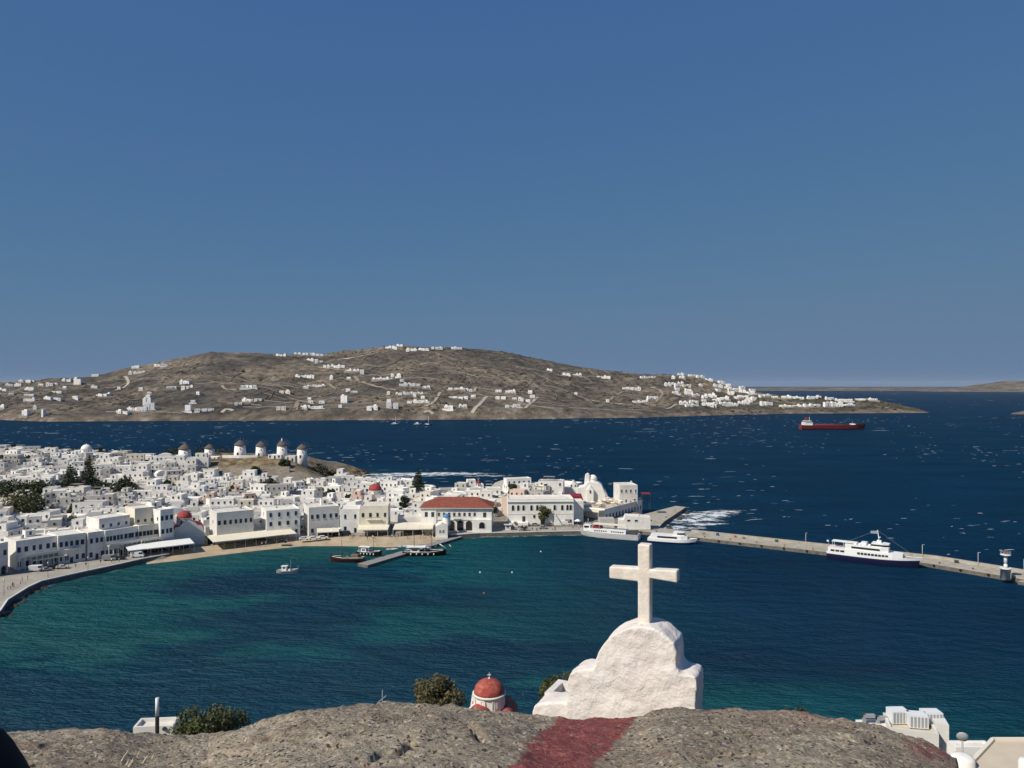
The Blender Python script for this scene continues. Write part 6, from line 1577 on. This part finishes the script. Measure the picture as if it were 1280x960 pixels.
for (u, v, rz, c, lab, vn) in ((46, 714, .3, 'car0', 'white van parked on the square beside the cream canopies', True), (57, 713.5, .5, 'car2', 'grey car parked beside the white van on the square', False),
        (66, 711, .4, 'car1', 'black car parked on the quay by the square', False), (78, 710.5, .3, 'car5', 'pale car parked near the quay edge', False), (137, 700.5, .25, 'car2', 'grey van standing on the quay before the long house', True),
        (172, 696.5, .22, 'car0', 'white small truck at the end of the long white canopy', True), (150, 699.5, .3, 'car1', 'black car waiting between the two vans on the quay', False),
        (380, 675, .2, 'car0', 'white car parked on the sand beside the long cream canopy', False), (392, 674.3, .25, 'car0', 'white car parked on the sand between two other cars', False), (404, 673.5, .2, 'car0', 'white car parked at the end of the sand lane', False),
        (669, 657, .1, 'car2', 'silver car parked under the tamarisk tree', False), (679, 661, .05, 'car2', 'grey car parked on the quay before the civic building', False), (689, 656.5, .1, 'car0', 'white car parked beside the outside stair', False),
        (699, 656.5, .1, 'car1', 'black car parked by the corner of the civic building', False), (708, 656.5, .1, 'car0', 'white van parked under the corner awning', True), (353, 678.5, .15, 'car1', 'dark car half under the long cream canopy', False),
        (432, 669.5, .1, 'car1', 'dark pick-up standing before the small white beach house', True)):
    z = 2.0 if (u < 212 or u > 600) else 1.78; p = P(u, v, z); car(p[0], p[1], max(z, 0), rz, c, lab, vn)
def person_mesh(shirt, trousers):
    """one continuous low figure grown from a skeleton"""
    bm = bmesh.new(); J = [((0, 0, .95), .15), ((0, 0, 1.2), .16), ((0, 0, 1.42), .13), ((0, 0, 1.52), .055), ((0, .0, 1.66), .105), ((.18, 0, 1.40), .06), ((.24, .03, 1.12), .045), ((.25, -.08, .88), .04),
         ((-.18, 0, 1.40), .06), ((-.24, .03, 1.12), .045), ((-.25, -.05, .88), .04), ((.10, 0, .85), .095), ((.11, -.04, .48), .065), ((.11, .0, .07), .045), ((.12, -.14, .03), .04),
         ((-.10, 0, .85), .095), ((-.11, .06, .48), .065), ((-.11, .12, .07), .045), ((-.12, -.02, .03), .04), ((0, -.01, 1.78), .085)]
    E = [(0, 1), (1, 2), (2, 3), (3, 4), (4, 19), (2, 5), (5, 6), (6, 7), (2, 8), (8, 9), (9, 10), (0, 11), (11, 12), (12, 13), (13, 14), (0, 15), (15, 16), (16, 17), (17, 18)]
    me = bpy.data.meshes.new('person'); me.from_pydata([j[0] for j in J], E, []); o = bpy.data.objects.new('tmp', me); COL.objects.link(o)
    sm = o.modifiers.new('skin', 'SKIN'); sm.use_smooth_shade = True
    for i, j in enumerate(J): me.skin_vertices[0].data[i].radius = (j[1], j[1])
    me.skin_vertices[0].data[0].use_root = True
    sb = o.modifiers.new('sub', 'SUBSURF'); sb.levels = 1; sb.render_levels = 1
    dg = bpy.context.evaluated_depsgraph_get(); r = bpy.data.meshes.new_from_object(o.evaluated_get(dg)); bpy.data.objects.remove(o)
    r.materials.clear()
    for k in (trousers, shirt, 'skin_tone', 'cloth3'): r.materials.append(MATS[k])
    for p in r.polygons:
        z = p.center.z; ax = abs(p.center.x); p.material_index = 3 if z > 1.72 else 2 if z > 1.5 or (ax > .2 and z < 1.2) else 1 if z > .95 else 0
    return r
PM = [person_mesh(a, b) for a, b in (('cloth0', 'cloth1'), ('cloth2', 'cloth3'), ('cloth1', 'cloth5'), ('cloth3', 'cloth4'), ('cloth5', 'cloth1'))]
PW = ['white shirt and navy trousers', 'red top and black trousers', 'navy top and sand trousers', 'black top and grey trousers', 'sand shirt and navy trousers']
rp = random.Random(3); spots = []
for (u0, v0, u1, v1, n, z, where) in ((8, 738, 40, 722, 7, 1.95, 'on the quay of the square'), (45, 716, 175, 698, 9, 1.95, 'on the quay before the waterfront row'), (255, 690.5, 365, 677, 8, 1.0, 'on the sand before the longest canopy'),
                                      (435, 674, 540, 672, 14, 1.35, 'on the beach below the awnings'), (650, 664, 720, 663, 12, 2.0, 'on the quay before the civic building'), (722, 662, 735, 656, 6, 2.0, 'by the stern of the striped tour boat'), (830, 648, 850, 637, 4, 1.9, 'on the spit beyond the quay'), (975, 684, 1020, 690, 3, 1.8, 'walking along the pier')):
    for i in range(n):
        t = rp.random(); spots.append((u0+(u1-u0)*t+rp.uniform(-2, 2), v0+(v1-v0)*t+rp.uniform(-1.2, 1.2), z, where))
for i, (u, v, z, where) in enumerate(spots):
    k = rp.randrange(5); p = P(u, v, z)
    o = addmesh('person', PM[k], None, (p[0], p[1], z), rp.random()*6.28); tag(o, 'person in %s standing %s' % (PW[k], where) if 'walking' not in where else 'person in %s %s' % (PW[k], where), 'person', 'people '+where)
# parasols with tables on the restaurant roof
_, RA, RD, RN = rest
for i in range(22):
    t = rp.uniform(.06, .95); o_ = rp.uniform(1.5, 14.3); q = RA+RD*t+RN*o_; e = empty('roof_parasol', (q.x, q.y, 7.5), rp.random(), 'pale %s parasol shading a table on the roof terrace' % ('sand' if i % 3 else 'pink'), 'parasol', 'parasols on the restaurant roof')
    m = MB(); m.lathe([(1.35, 2.0), (1.3, 2.08), (.6, 2.45), (.04, 2.6)], 8, 'awning' if i % 3 else 'plaster_pink', smooth=False); m.build('canopy', e); m = MB(); m.tube((0, 0, 0), (0, 0, 2.5), .04, 'brown_wood', 5); m.build('pole', e)
    t_ = copy_tree(TABLE); t_.location = (q.x+.7, q.y, 7.5); t_['label'] = 'small square table on the restaurant roof terrace'; t_['group'] = 'tables on the restaurant roof'
for (u, v, lab) in ((425, 668, 'white square parasol on the sand before the small beach house'), (415, 671, 'white parasol beside the peaked canopy'), (88, 703, 'white parasol by the quay house with blue balconies'), (722, 657, 'white parasol before the round restaurant canopy')):
    z = 1.8; p = P(u, v, z); e = empty('parasol', (p[0], p[1], z), .4, lab, 'parasol'); m = MB(); m.lathe([(2.0, 2.3), (1.95, 2.4), (.9, 2.95), (.04, 3.25)], 4, 'awning_white', smooth=False); m.build('canopy', e); m = MB(); m.tube((0, 0, -.1), (0, 0, 3.1), .05, 'metal_white', 5); m.build('pole', e)
# boulders at the foot of the left quay and round the headland
def boulder_mesh(seed):
    bm = bmesh.new(); bmesh.ops.create_icosphere(bm, subdivisions=2, radius=1); rs = np.random.RandomState(seed)
    for v in bm.verts: v.co *= 1+.30*(fbm(np.array([v.co.x*1.3+seed]), np.array([v.co.y*1.3+v.co.z*2]), seed, 3)[0]-.5)*2; v.co.z *= .7
    me = bpy.data.meshes.new('boulder'); bm.to_mesh(me); bm.free(); me.materials.append(MATS['stone']); return me
mat('dark_stone', (.05, .045, .04), .9, .2, var=.3, vscale=1.0, bump=.05, bscale=3)
BM = [boulder_mesh(i) for i in range(4)]
for b in BM: b.materials[0] = MATS['dark_stone']
rb = random.Random(12)
def boulders(line, n, off, smin, smax, label, group):
    for i in range(n):
        t = rb.random()*(len(line)-1); k = int(t); a = Vector((*line[k], 0)); b = Vector((*line[k+1], 0)); d = b-a; nn = Vector((d.y, -d.x, 0)).normalized(); q = a.lerp(b, t-k)+nn*rb.uniform(*off); s_ = rb.uniform(smin, smax)
        o = addmesh('boulder', rb.choice(BM), None, (q.x, q.y, max(-.1, gz(q.x, q.y)-.2) if 'headland' in group else -.1), rb.random()*6); o.scale = (s_, s_, s_*rb.uniform(.6, 1)); tag(o, label, 'boulder', group)
boulders([(-172, 205), P(0, 772), P(10, 757), P(35, 741), P(52, 733)], 46, (.2, 3.2), .5, 1.3, 'dark wet boulder at the foot of the curved quay wall', 'boulders under the square quay')
boulders([P(563, 674), P(600, 671.5), P(660, 670)], 18, (.0, 1.2), .4, .8, 'dark boulder under the quay before the red roofed hall', 'boulders under the hall quay')
mat('headland_stone', (.27, .22, .165), .9, .2, var=.35, vscale=.8, bump=.05, bscale=2)
boulders([(-112, 520), (-126, 555), (-118, 590), (-108, 606), (-122, 618)], 46, (-9, 1.0), .8, 2.6, 'brown boulder on the rocky headland beside the cove', 'boulders on the headland')
boulders([(72, 365), (78, 383), (97, 428)], 22, (.2, 2.5), .7, 1.6, 'surf-washed boulder beside the promontory spit', 'boulders beside the spit')
# ------------------------------------------------------------------ whitewashed chapel gable with its cross, below the rock
def whitewash():
    m = bpy.data.materials.new('whitewash'); m.use_nodes = True; nt = m.node_tree; L = nt.links; MATS['whitewash'] = m
    b = nt.nodes['Principled BSDF']; b.inputs['Roughness'].default_value = .8; b.inputs['Specular IOR Level'].default_value = .25
    tc = nt.nodes.new('ShaderNodeNewGeometry')
    def noise(sc, det=6, rough=.6):
        n = nt.nodes.new('ShaderNodeTexNoise'); n.inputs['Scale'].default_value = sc; n.inputs['Detail'].default_value = det; n.inputs['Roughness'].default_value = rough
        L.new(tc.outputs['Position'], n.inputs['Vector']); return n.outputs[0]
    r = nt.nodes.new('ShaderNodeValToRGB'); L.new(noise(2.2, 6, .6), r.inputs[0]); e = r.color_ramp.elements
    e[0].position, e[0].color = .3, (.66, .595, .545, 1); e[1].position, e[1].color = .62, (.77, .72, .67, 1)
    r2 = nt.nodes.new('ShaderNodeValToRGB'); L.new(noise(9, 6, .7), r2.inputs[0]); e = r2.color_ramp.elements
    e[0].position, e[0].color = .26, (.62, .57, .52, 1); e[1].position, e[1].color = .42, (1, 1, 1, 1)
    mx = nt.nodes.new('ShaderNodeMix'); mx.data_type = 'RGBA'; mx.blend_type = 'MULTIPLY'; mx.inputs[0].default_value = .75; L.new(r.outputs[0], mx.inputs[6]); L.new(r2.outputs[0], mx.inputs[7]); L.new(mx.outputs[2], b.inputs['Base Color'])
    a = nt.nodes.new('ShaderNodeMath'); a.operation = 'MULTIPLY_ADD'; L.new(noise(30, 5, .6), a.inputs[0]); a.inputs[1].default_value = .25; L.new(noise(7, 7, .62), a.inputs[2])
    bp = nt.nodes.new('ShaderNodeBump'); bp.inputs['Distance'].default_value = .032; L.new(a.outputs[0], bp.inputs['Height']); L.new(bp.outputs[0], b.inputs['Normal'])
    return m
whitewash()
mat('cross_paint', (.74, .68, .60), .75, .25, var=.10, vscale=9, dirt=(.60, .50, .42), dscale=5, damt=.5, bump=.008, bscale=26)
def chapel():
    Y0 = 9.1; th = .43; U0 = 789.0; o = Vector(((U0-640)/FPX*Y0, Y0, EYE))
    e = empty('hilltop_chapel', (o.x, o.y, EYE-4.6), -th, 'whitewashed chapel gable with a rounded top and plain white cross below the rock', 'chapel')
    def loc(u, v, dep=0.0):
        """local (along, up) of a pixel on the gable's front plane"""
        # ray through the pixel against the plane through o with direction (cos th, -sin th)
        k = (u-640)/FPX; c, s_ = math.cos(th), math.sin(th)
        # point = o + a*(c,-s_); x/y = k
        a = (k*o.y-o.x)/(c+k*s_); y = o.y-a*s_; return a, -(v-HV)/FPX*y+4.6
    out = [(708, 950), (708, 877), (709.5, 850), (710.5, 838), (712.5, 831), (718, 827), (729, 825.5), (741.5, 825), (744, 814), (748, 803), (755, 792), (763, 784), (772, 779), (783, 774.5), (794, 772.5), (805, 772.5), (817, 775), (827, 780),
           (835, 787), (840, 794), (842, 806), (842, 824), (848, 831), (860, 832.5), (867, 836), (869, 842), (868, 860), (866, 880), (864, 950)]
    prof = [loc(u+(3 if u > 835 else 0), v+(11 if v < 845 else 4)) for u, v in out]
    # shift outline left slightly at the bottom where the whitewash runs over the rock
    def slab(name, prof, y0, y1, vox=.022, amp=.045, seed=3, smooth=3, parent=e):
        q = MB(); q.xprism(prof, y0, y1, 'whitewash'); ob = q.build(name, parent)
        rm = ob.modifiers.new('remesh', 'REMESH'); rm.mode = 'VOXEL'; rm.voxel_size = vox; rm.use_smooth_shade = True
        sm = ob.modifiers.new('smooth', 'SMOOTH'); sm.factor = .6; sm.iterations = smooth
        tx_ = bpy.data.textures.new('lumps', 'CLOUDS'); tx_.noise_scale = .28; tx_.noise_depth = 3
        dm = ob.modifiers.new('lumps', 'DISPLACE'); dm.texture = tx_; dm.strength = amp*1.1; dm.mid_level = .5; dm.texture_coords = 'LOCAL'
        return ob
    slab('gable', prof, 0, .44)
    # lower whitewashed shoulder to the left and the flat roof behind it
    sh_ = [loc(u, v) for u, v in ((660, 960), (661, 893), (664, 885), (672, 883), (690, 882), (704, 881), (716, 877), (720, 960))]
    slab('shoulder', sh_, .1, .5, amp=.03)
    a0 = loc(661, 872)[0]; a1 = loc(712, 872)[0]; zt = loc(685, 885)[1]
    m = MB(); m.roofbox(a0+.03, a1+.02, .45, .95, zt-3, zt-.01, 'whitewash', 'roof_grey', .10, .09); m.build('roof_terrace', e)
    # cross
    def cr(u, v): return loc(u, v)
    x0, zt_ = cr(793, 683); x1, _ = cr(808.5, 683); _, zb = cr(801, 800); ax0, at0 = cr(757, 711.5); ax1, at1 = cr(843, 717); _, ab0 = cr(757, 726.5); _, ab1 = cr(843, 732.5)
    m = MB(); pf = [(x0, zb), (x1, zb), (x1, ab1-.0+.02), (ax1, ab1), (ax1, at1), (x1, (at0+at1)/2), (x1, zt_), (x0, zt_), (x0, (at0+at1)/2), (ax0, at0), (ax0, ab0), (x0, ab0)]
    m.xprism(pf, .14, .28, 'cross_paint'); c = m.build('cross', e)
    bv = c.modifiers.new('bevel', 'BEVEL'); bv.width = .018; bv.segments = 3; bv.limit_method = 'ANGLE'
    # the chapel body runs down the slope beyond the gable
    m = MB(); m.box(prof[0][0]+.25, prof[-1][0]-.35, .45, 3.0, -3, prof[1][1]-1.1, 'whitewash'); m.build('nave', e)
    return e
chapel()

# ------------------------------------------------------------------ houses, bushes and the red domed chapel on the slope
def slope_z(x, y): return float(hillside(np.array([x]), np.array([y]))[0])
mat('old_red', (.30, .045, .045), .75, .25, var=.15, vscale=1.6, dirt=(.46, .27, .14), dscale=2.6, damt=.55)
def red_dome_chapel():
    y = 78.0; c = PY(611.5, 866, y); s_ = y/FPX; zb = slope_z(c.x, c.y); z0 = c.z
    e = empty('red_dome_chapel', (c.x, c.y, zb), 0, 'small white chapel with a weathered red dome and red vaulted arms on the slope', 'chapel'); dz = z0-zb
    R1 = 20*s_; m = MB()
    n = 8; m.lathe([(R1, dz-24*s_), (R1, dz+.0)], n, 'plaster', smooth=False, a0=math.pi/8); m.lathe([(R1*1.05, dz-.12), (R1*1.05, dz+.06), (R1*.98, dz+.08)], 24, 'kerb_white'); m.build('drum', e)
    m = MB(); m.lathe([(R1*.96*math.cos(a), dz+.08+R1*.86*math.sin(a)) for a in [i*math.pi/2/10 for i in range(11)]], 28, 'old_red'); dm = m.build('dome', e)
    m = MB(); m.M = Matrix.Translation((0, 0, dz+.05+R1*.86)); cross_fn(m, .55); m.lathe([(.16, -.1), (.1, .05), (.03, .15)], 8, 'metal_white'); m.build('cross', dm)
    for i in range(4):
        a = -1.18+i*.785; w_ = put('window', arch_mesh(.28, .75, 'opening'), e, R1*.925*math.sin(a), -R1*.925*math.cos(a), dz-1.05); w_.rotation_euler = (0, 0, a); w_.location.x *= 1.02; w_.location.y *= 1.02
    Wd = 27*s_
    m = MB(); m.box(-Wd*.85, Wd*.35, -1.0, 2.4, -4, dz-13*s_, 'plaster'); m.build('wall', e)
    def vault(name, x0, x1, zc, r, y0, y1, mt='old_red'):
        q = MB(); cx = (x0+x1)/2; rr = (x1-x0)/2; pf = [(cx+rr*math.cos(math.pi*i/12), zc+r*math.sin(math.pi*i/12)) for i in range(13)]
        q.xprism(pf, y0, y1, mt, 'plaster'); return q.build(name, e)
    zv = dz-20*s_
    m = MB(); m.box(-24*s_, 4*s_, -3.0, .5, -6, zv, 'plaster'); m.build('arm_wall', e); vault('front_vault', -24*s_, 3.5*s_, zv, 12*s_, -3.0, .5)
    m = MB(); m.xprism([(-26*s_, zv-1), (5*s_, zv-1), (5*s_, zv+2*s_), (0, zv+9*s_), (-10*s_, zv+13.5*s_), (-20*s_, zv+9*s_), (-26*s_, zv+3*s_)], -.9, -.6, 'plaster'); m.build('arm_gable', e)
    m = MB(); m.box(8*s_, 36*s_, -2.4, 2.0, -6, zv-7*s_, 'plaster'); m.build('arm_wall', e)
    q = MB(); pf = [(-2.2+4.4*i/12, zv-7*s_+1.0*math.sin(math.pi*i/12)) for i in range(13)]
    q.M = Matrix.Translation((22*s_, 0, 0)); q.xprism([(x*.52, z) for x, z in pf], -2.4, 2.2, 'old_red', 'plaster_grey'); q.build('side_vault', e)
red_dome_chapel()
def slope_house(u0, u1, vt, y, d, label, hpx=60, roof='roof_white', par=.25, rz=0.0, t=.18, name='slope_house', wall='plaster'):
    a = PY(u0, vt, y); b = PY(u1, vt, y); w_ = b.x-a.x; c = Vector(((a.x+b.x)/2, y+d/2, 0)); zb = slope_z(c.x, c.y)
    e = empty(name, (c.x, c.y, zb), rz, label, 'house'); m = MB(); m.roofbox(-w_/2, w_/2, -d/2, d/2, -5, a.z-zb, wall, roof, par, t); m.build('wall', e); return e, w_, d, a.z-zb
# house with rooftop coolers right of the rock
e, w_, d, h = slope_house(1122, 1178, 914, 56, 2.8, 'white house with two cooler units on its walled flat roof beside the rock', roof='roof_tan', par=.3, rz=-.30)
m = MB(); m.box(w_/2-.02, w_/2+.85, -d/2+.9, d/2+.2, -5, h+.35, 'plaster'); m.box(w_/2+.85, w_/2+1.5, -d/2+.6, d/2-.4, -5, h-1.5, 'plaster'); m.build('stair_tower', e)
put('window', window_mesh('dark', .5, .8), e, w_/2+.002, -d/2+.45, h-1.6, 'r')
def cooler(x, y, rz_c, lab):
    ce = empty('cooler_unit', (0, 0, 0), 0, lab, 'air conditioner'); mm = MB()
    mm.box(-.45, .45, -.33, .33, .06, .78, 'metal_white'); mm.build('housing', ce)
    for i in range(5):
        q = MB(); q.box(-.40+i*.17, -.30+i*.17, -.345, -.331, .12, .70, 'metal_grey'); q.build('louvre', ce)
    mm = MB(); mm.box(-.4, -.3, -.3, .3, -.02, .06, 'metal_dark'); mm.box(.3, .4, -.3, .3, -.02, .06, 'metal_dark'); mm.build('foot', ce)
    ro = Matrix.Translation(e.location) @ Matrix.Rotation(e.rotation_euler[2], 4, 'Z') @ Vector((x, y, h-.3)); ce.location = ro; ce.scale = (1.45, 1.45, 1.3); ce.rotation_euler = (0, 0, e.rotation_euler[2]+rz_c); return ce
cooler(-.75, .55, .35, 'slatted white cooler unit at the back of the flat roof'); cooler(.5, .15, .1, 'wide slatted white cooler unit in the middle of the flat roof'); cooler(1.6, .95, .3, 'white cooler unit standing against the roof stair tower')
e2, w2, d2, h2 = slope_house(1076, 1124, 906, 58, .9, 'low cream roof with grey pipes behind the crest of the rock', roof='roof_white', par=.08)
for i, (u, hh) in enumerate(((1075, .7), (1098, .55), (1117, .9))):
    q = PY(u, 905, 57.8); m = MB(); m.box(-.1, .1, -.1, .1, -.3, hh, 'metal_grey'); m.box(-.1, .8, -.12, .12, hh-.25, hh, 'metal_grey'); o = m.build('vent_pipe', e2); o.location = (-w2*.36+i*w2*.36, -.1, h2-.05)
zt3 = PY(1240, 925.5, 42.8).z; e3 = empty('terrace_house', (30, 38, slope_z(30, 38)), 0, 'broad cream terrace roof with a low rim beside the satellite dish', 'house')
m = MB(); pl3 = [(26.8, 42.8), (23.2, 39.4), (19.5, 35), (46, 35), (46, 42.8)]; m.prism([(x-30, y-38) for x, y in pl3[::-1]], -6, zt3-slope_z(30, 38), 'plaster_cream', 'roof_tan'); m.build('wall', e3)
m = MB()
for a, b in ((0, 1), (1, 2), (4, 0)):
    A = Vector((*pl3[a], 0)); B = Vector((*pl3[b], 0)); d_ = B-A; c_ = (A+B)/2; m.rbox((c_.x-30, c_.y-38, zt3-slope_z(30, 38)), d_.length, .2, .14, math.atan2(d_.y, d_.x), 'plaster_cream')
m.build('roof_rim', e3)
e5, w5, d5, h5 = slope_house(1195, 1242, 934, 47, .9, 'narrow white parapet roof behind the dark courtyard', roof='roof_white', par=.06)
# dish, round chimney, railing gap
q = PY(1203, 922, 44); e = empty('satellite_dish', (q.x, q.y, q.z-1.2), -.4, 'grey satellite dish on a short pole beside the white house', 'dish')
m = MB(); m.tube((0, 0, -6.0), (0, 0, 1.1), .05, 'metal_grey', 6); m.build('pole', e)
m = MB(); m.M = Matrix.Translation((0, -.08, 1.25)) @ Matrix.Rotation(-1.25, 4, 'X'); m.lathe([(.02, -.07), (.15, -.055), (.25, -.01), (.32, .04), (.315, .05), (.24, .0), (.14, -.04), (.02, -.055)], 18, 'metal_grey'); m.build('dish', e)
q = PY(1203, 947, 40); m = MB(); m.lathe([(.62, -6), (.60, -.05), (.52, .08), (.3, .14), (.02, .15)], 18, 'plaster'); o = m.build('round_chimney', None, (q.x, q.y, q.z)); tag(o, 'stout round white chimney below the satellite dish', 'chimney')
q = PY(1279, 953, 38); m = MB(); m.lathe([(.5, -5), (.48, 0), (.4, .12), (.02, .15)], 14, 'plaster'); o = m.build('round_chimney', None, (q.x+.3, q.y, q.z)); tag(o, 'white chimney top standing on the cream terrace roof', 'chimney')
# white house with the flue at the left
e4, w4, d4, h4 = slope_house(166, 214, 908, 62, 1.7, 'white flat roofed house with a parapet half hidden behind the left rock', roof='roof_white', par=.3, rz=.10)
m = MB()
for i, (dx, dz_) in enumerate(((.9, -.2), (.9, -.75))): m.M = Matrix.Translation((dx, -d4/2-.02, h4+dz_)) @ Matrix.Rotation(math.pi/2, 4, 'X'); m.lathe([(.05, 0), (.16, 0), (.16, .12), (.05, .12)], 10, 'metal_dark', smooth=False)
m.build('meter', e4)
q = PY(196.5, 922, 52); e = empty('flue_pole', (q.x, q.y, slope_z(q.x, q.y)), 0, 'slim upright flue pipe, pale above and black below, before the white house', 'flue')
zz = q.z-slope_z(q.x, q.y); zt = PY(196.5, 872.5, 52).z-slope_z(q.x, q.y); zm = PY(196.5, 895, 52).z-slope_z(q.x, q.y)
m = MB(); m.tube((0, 0, 0), (0, 0, zm), .13, 'black', 10); m.build('lower_pipe', e); m = MB(); m.tube((0, 0, zm), (0, 0, zt), .12, 'metal_white', 10); m.build('upper_pipe', e)
def bush(u, vt, vb, y, wpx, label, mt, n, seed, leaf):
    """many-leaved shrub standing on the slope with its base hidden behind the rock"""
    s_ = y/FPX; t = PY(u, vt, y); zb = slope_z(t.x, y); rs = np.random.RandomState(seed); e = empty('bush', (t.x, y, zb), 0, label, 'bush'); H = t.z-zb; W = wpx*s_
    lob = []; m = MB()
    for i in range(16):
        a = rs.rand()*6.28; rr = W*.5*rs.uniform(.1, .72); hz = H-W*.10-rs.rand()**1.2*min(H*.6, W*.8)*(.6+.5*rr/W); lob.append((math.cos(a)*rr, math.sin(a)*rr*.7, hz-rr*.35, W*rs.uniform(.10, .19), 1.0))
        m.tube((0, 0, -.3), (math.cos(a)*rr*.9, math.sin(a)*rr*.6, hz-rr*.4), .05, 'bark', 5, .015)
    m.build('stems', e); leafcloud(ball_pts(lob), n, leaf, rs, mt, 'foliage', e)
bush(545, 846, 880, 46, 84, 'round dark olive bush behind the crest of the rock', 'leaf_olive', 5200, 1, .15)
bush(250, 877, 920, 30, 118, 'broad green bush in the notch of the left rock', 'leaf_mid', 9500, 2, .10)
bush(296, 887, 915, 31, 64, 'low trailing end of shrub beside the broad green bush', 'leaf_mid', 1800, 5, .09)
bush(699, 838, 870, 42, 62, 'bush showing beside the left edge of the chapel gable', 'leaf_mid', 2600, 3, .13)
# small things on the far crest
q = PY(478, 878, 40); m = MB(); m.tube((0, 0, -9), (0, 0, .65), .025, 'metal_grey', 5); m.tube((-.25, 0, .0), (.2, 0, .35), .015, 'metal_grey', 4); m.tube((-.2, 0, -.1), (.2, 0, -.1), .015, 'metal_grey', 4); o = m.build('roof_aerial', None, (q.x, q.y, q.z)); tag(o, 'thin pale aerial sticking up behind the rock crest', 'aerial')
def grass_tuft(u, v, n, h, label, lean=0.0, seed=0, spread=.12):
    x, y = rockhit(u, v); z = EYE+float(rockz(np.array([x]), np.array([y]))[0]); rs = np.random.RandomState(seed); m = MB()
    for i in range(n):
        bx, by = rs.normal(0, spread), rs.normal(0, spread*.6); hh = h*rs.uniform(.5, 1.1); le = lean+rs.normal(0, .30); p0 = Vector((bx, by, -.03)); p1 = p0+Vector((le*hh*.4, rs.normal(0, .05), hh*.6)); p2 = p1+Vector((le*hh*.7, 0, hh*.4)); wd = .003
        m.face([p0-Vector((wd, 0, 0)), p0+Vector((wd, 0, 0)), p1+Vector((wd*.8, 0, 0)), p1-Vector((wd*.8, 0, 0))], 'straw'); m.face([p1-Vector((wd*.8, 0, 0)), p1+Vector((wd*.8, 0, 0)), p2+Vector((wd*.3, 0, 0)), p2-Vector((wd*.3, 0, 0))], 'straw')
    o = m.build('dry_grass', None, (x, y, z)); tag(o, label, 'grass')
grass_tuft(152, 955, 30, .05, 'tuft of dry yellow grass at the foot of the left rock', .2, 1)
grass_tuft(1085, 905, 3, .22, 'two dry seed stalks leaning over the crest of the rock', -.6, 2, .03)
x, y = 2.74, 7.35; z = EYE+float(rockz(np.array([x]), np.array([y]))[0]); e = empty('leafy_tuft', (x, y, z), 0, 'tiny dark leafy tuft rooted on the crest of the rock', 'plant')
leafcloud(ball_pts([(0, 0, .03, .05, 1.4), (.06, 0, .02, .04, 1.3), (-.07, .02, .02, .04, 1.3)]), 220, .03, np.random.RandomState(6), 'leaf_dark', 'foliage', e)
m = MB()
for a in (-.05, 0, .05): m.tube((0, 0, -.05), (a, 0, .05), .004, 'bark', 4)
m.build('stems', e)
# black bag at the lower left corner of the rock
x, y = -2.44, 3.35; z = EYE+float(rockz(np.array([x]), np.array([y]))[0])
e = empty('black_bag', (x, y, z-.05), .3, 'black soft bag slumped on the rock edge, mostly cut off by the frame', 'bag')
bm = bmesh.new(); bmesh.ops.create_uvsphere(bm, u_segments=24, v_segments=14, radius=1)
for v in bm.verts:
    v.co = Vector((math.copysign(abs(v.co.x)**.7, v.co.x)*.40, math.copysign(abs(v.co.y)**.7, v.co.y)*.16, (math.copysign(abs(v.co.z)**.75, v.co.z)+.95)*.29))
    v.co.x *= 1-.55*v.co.z/.6
    v.co *= 1+.05*(fbm(np.array([v.co.x*6]), np.array([v.co.y*6+v.co.z*5]), 3, 2)[0]-.5)
me = bpy.data.meshes.new('body'); bm.to_mesh(me); bm.free(); me.materials.append(MATS['black'])
for p_ in me.polygons: p_.use_smooth = True
addmesh('body', me, e)
m = MB(); prev = None
for i in range(9):
    a = math.pi*i/8; q_ = Vector((.14*math.cos(a), 0, .52+.12*math.sin(a)))
    if prev is not None: m.tube(prev, q_, .012, 'black', 6)
    prev = q_
m.build('handle', e)
# ------------------------------------------------------------------ air
hz = MB(); hz.box(-31000, 31000, -31000, 31000, -8, 205, 'black'); ho = hz.build('haze'); tag(ho, 'pale sea haze filling the air over the strait', 'haze', kind='stuff')
hm = bpy.data.materials.new('haze'); hm.use_nodes = True; nt = hm.node_tree; nt.nodes.clear(); out = nt.nodes.new('ShaderNodeOutputMaterial'); pv = nt.nodes.new('ShaderNodeVolumePrincipled')
pv.inputs['Color'].default_value = (.80, .88, 1.0, 1); pv.inputs['Density'].default_value = 1.4e-5; pv.inputs['Anisotropy'].default_value = 0.0
nt.links.new(pv.outputs[0], out.inputs['Volume']); ho.data.materials.clear(); ho.data.materials.append(hm)
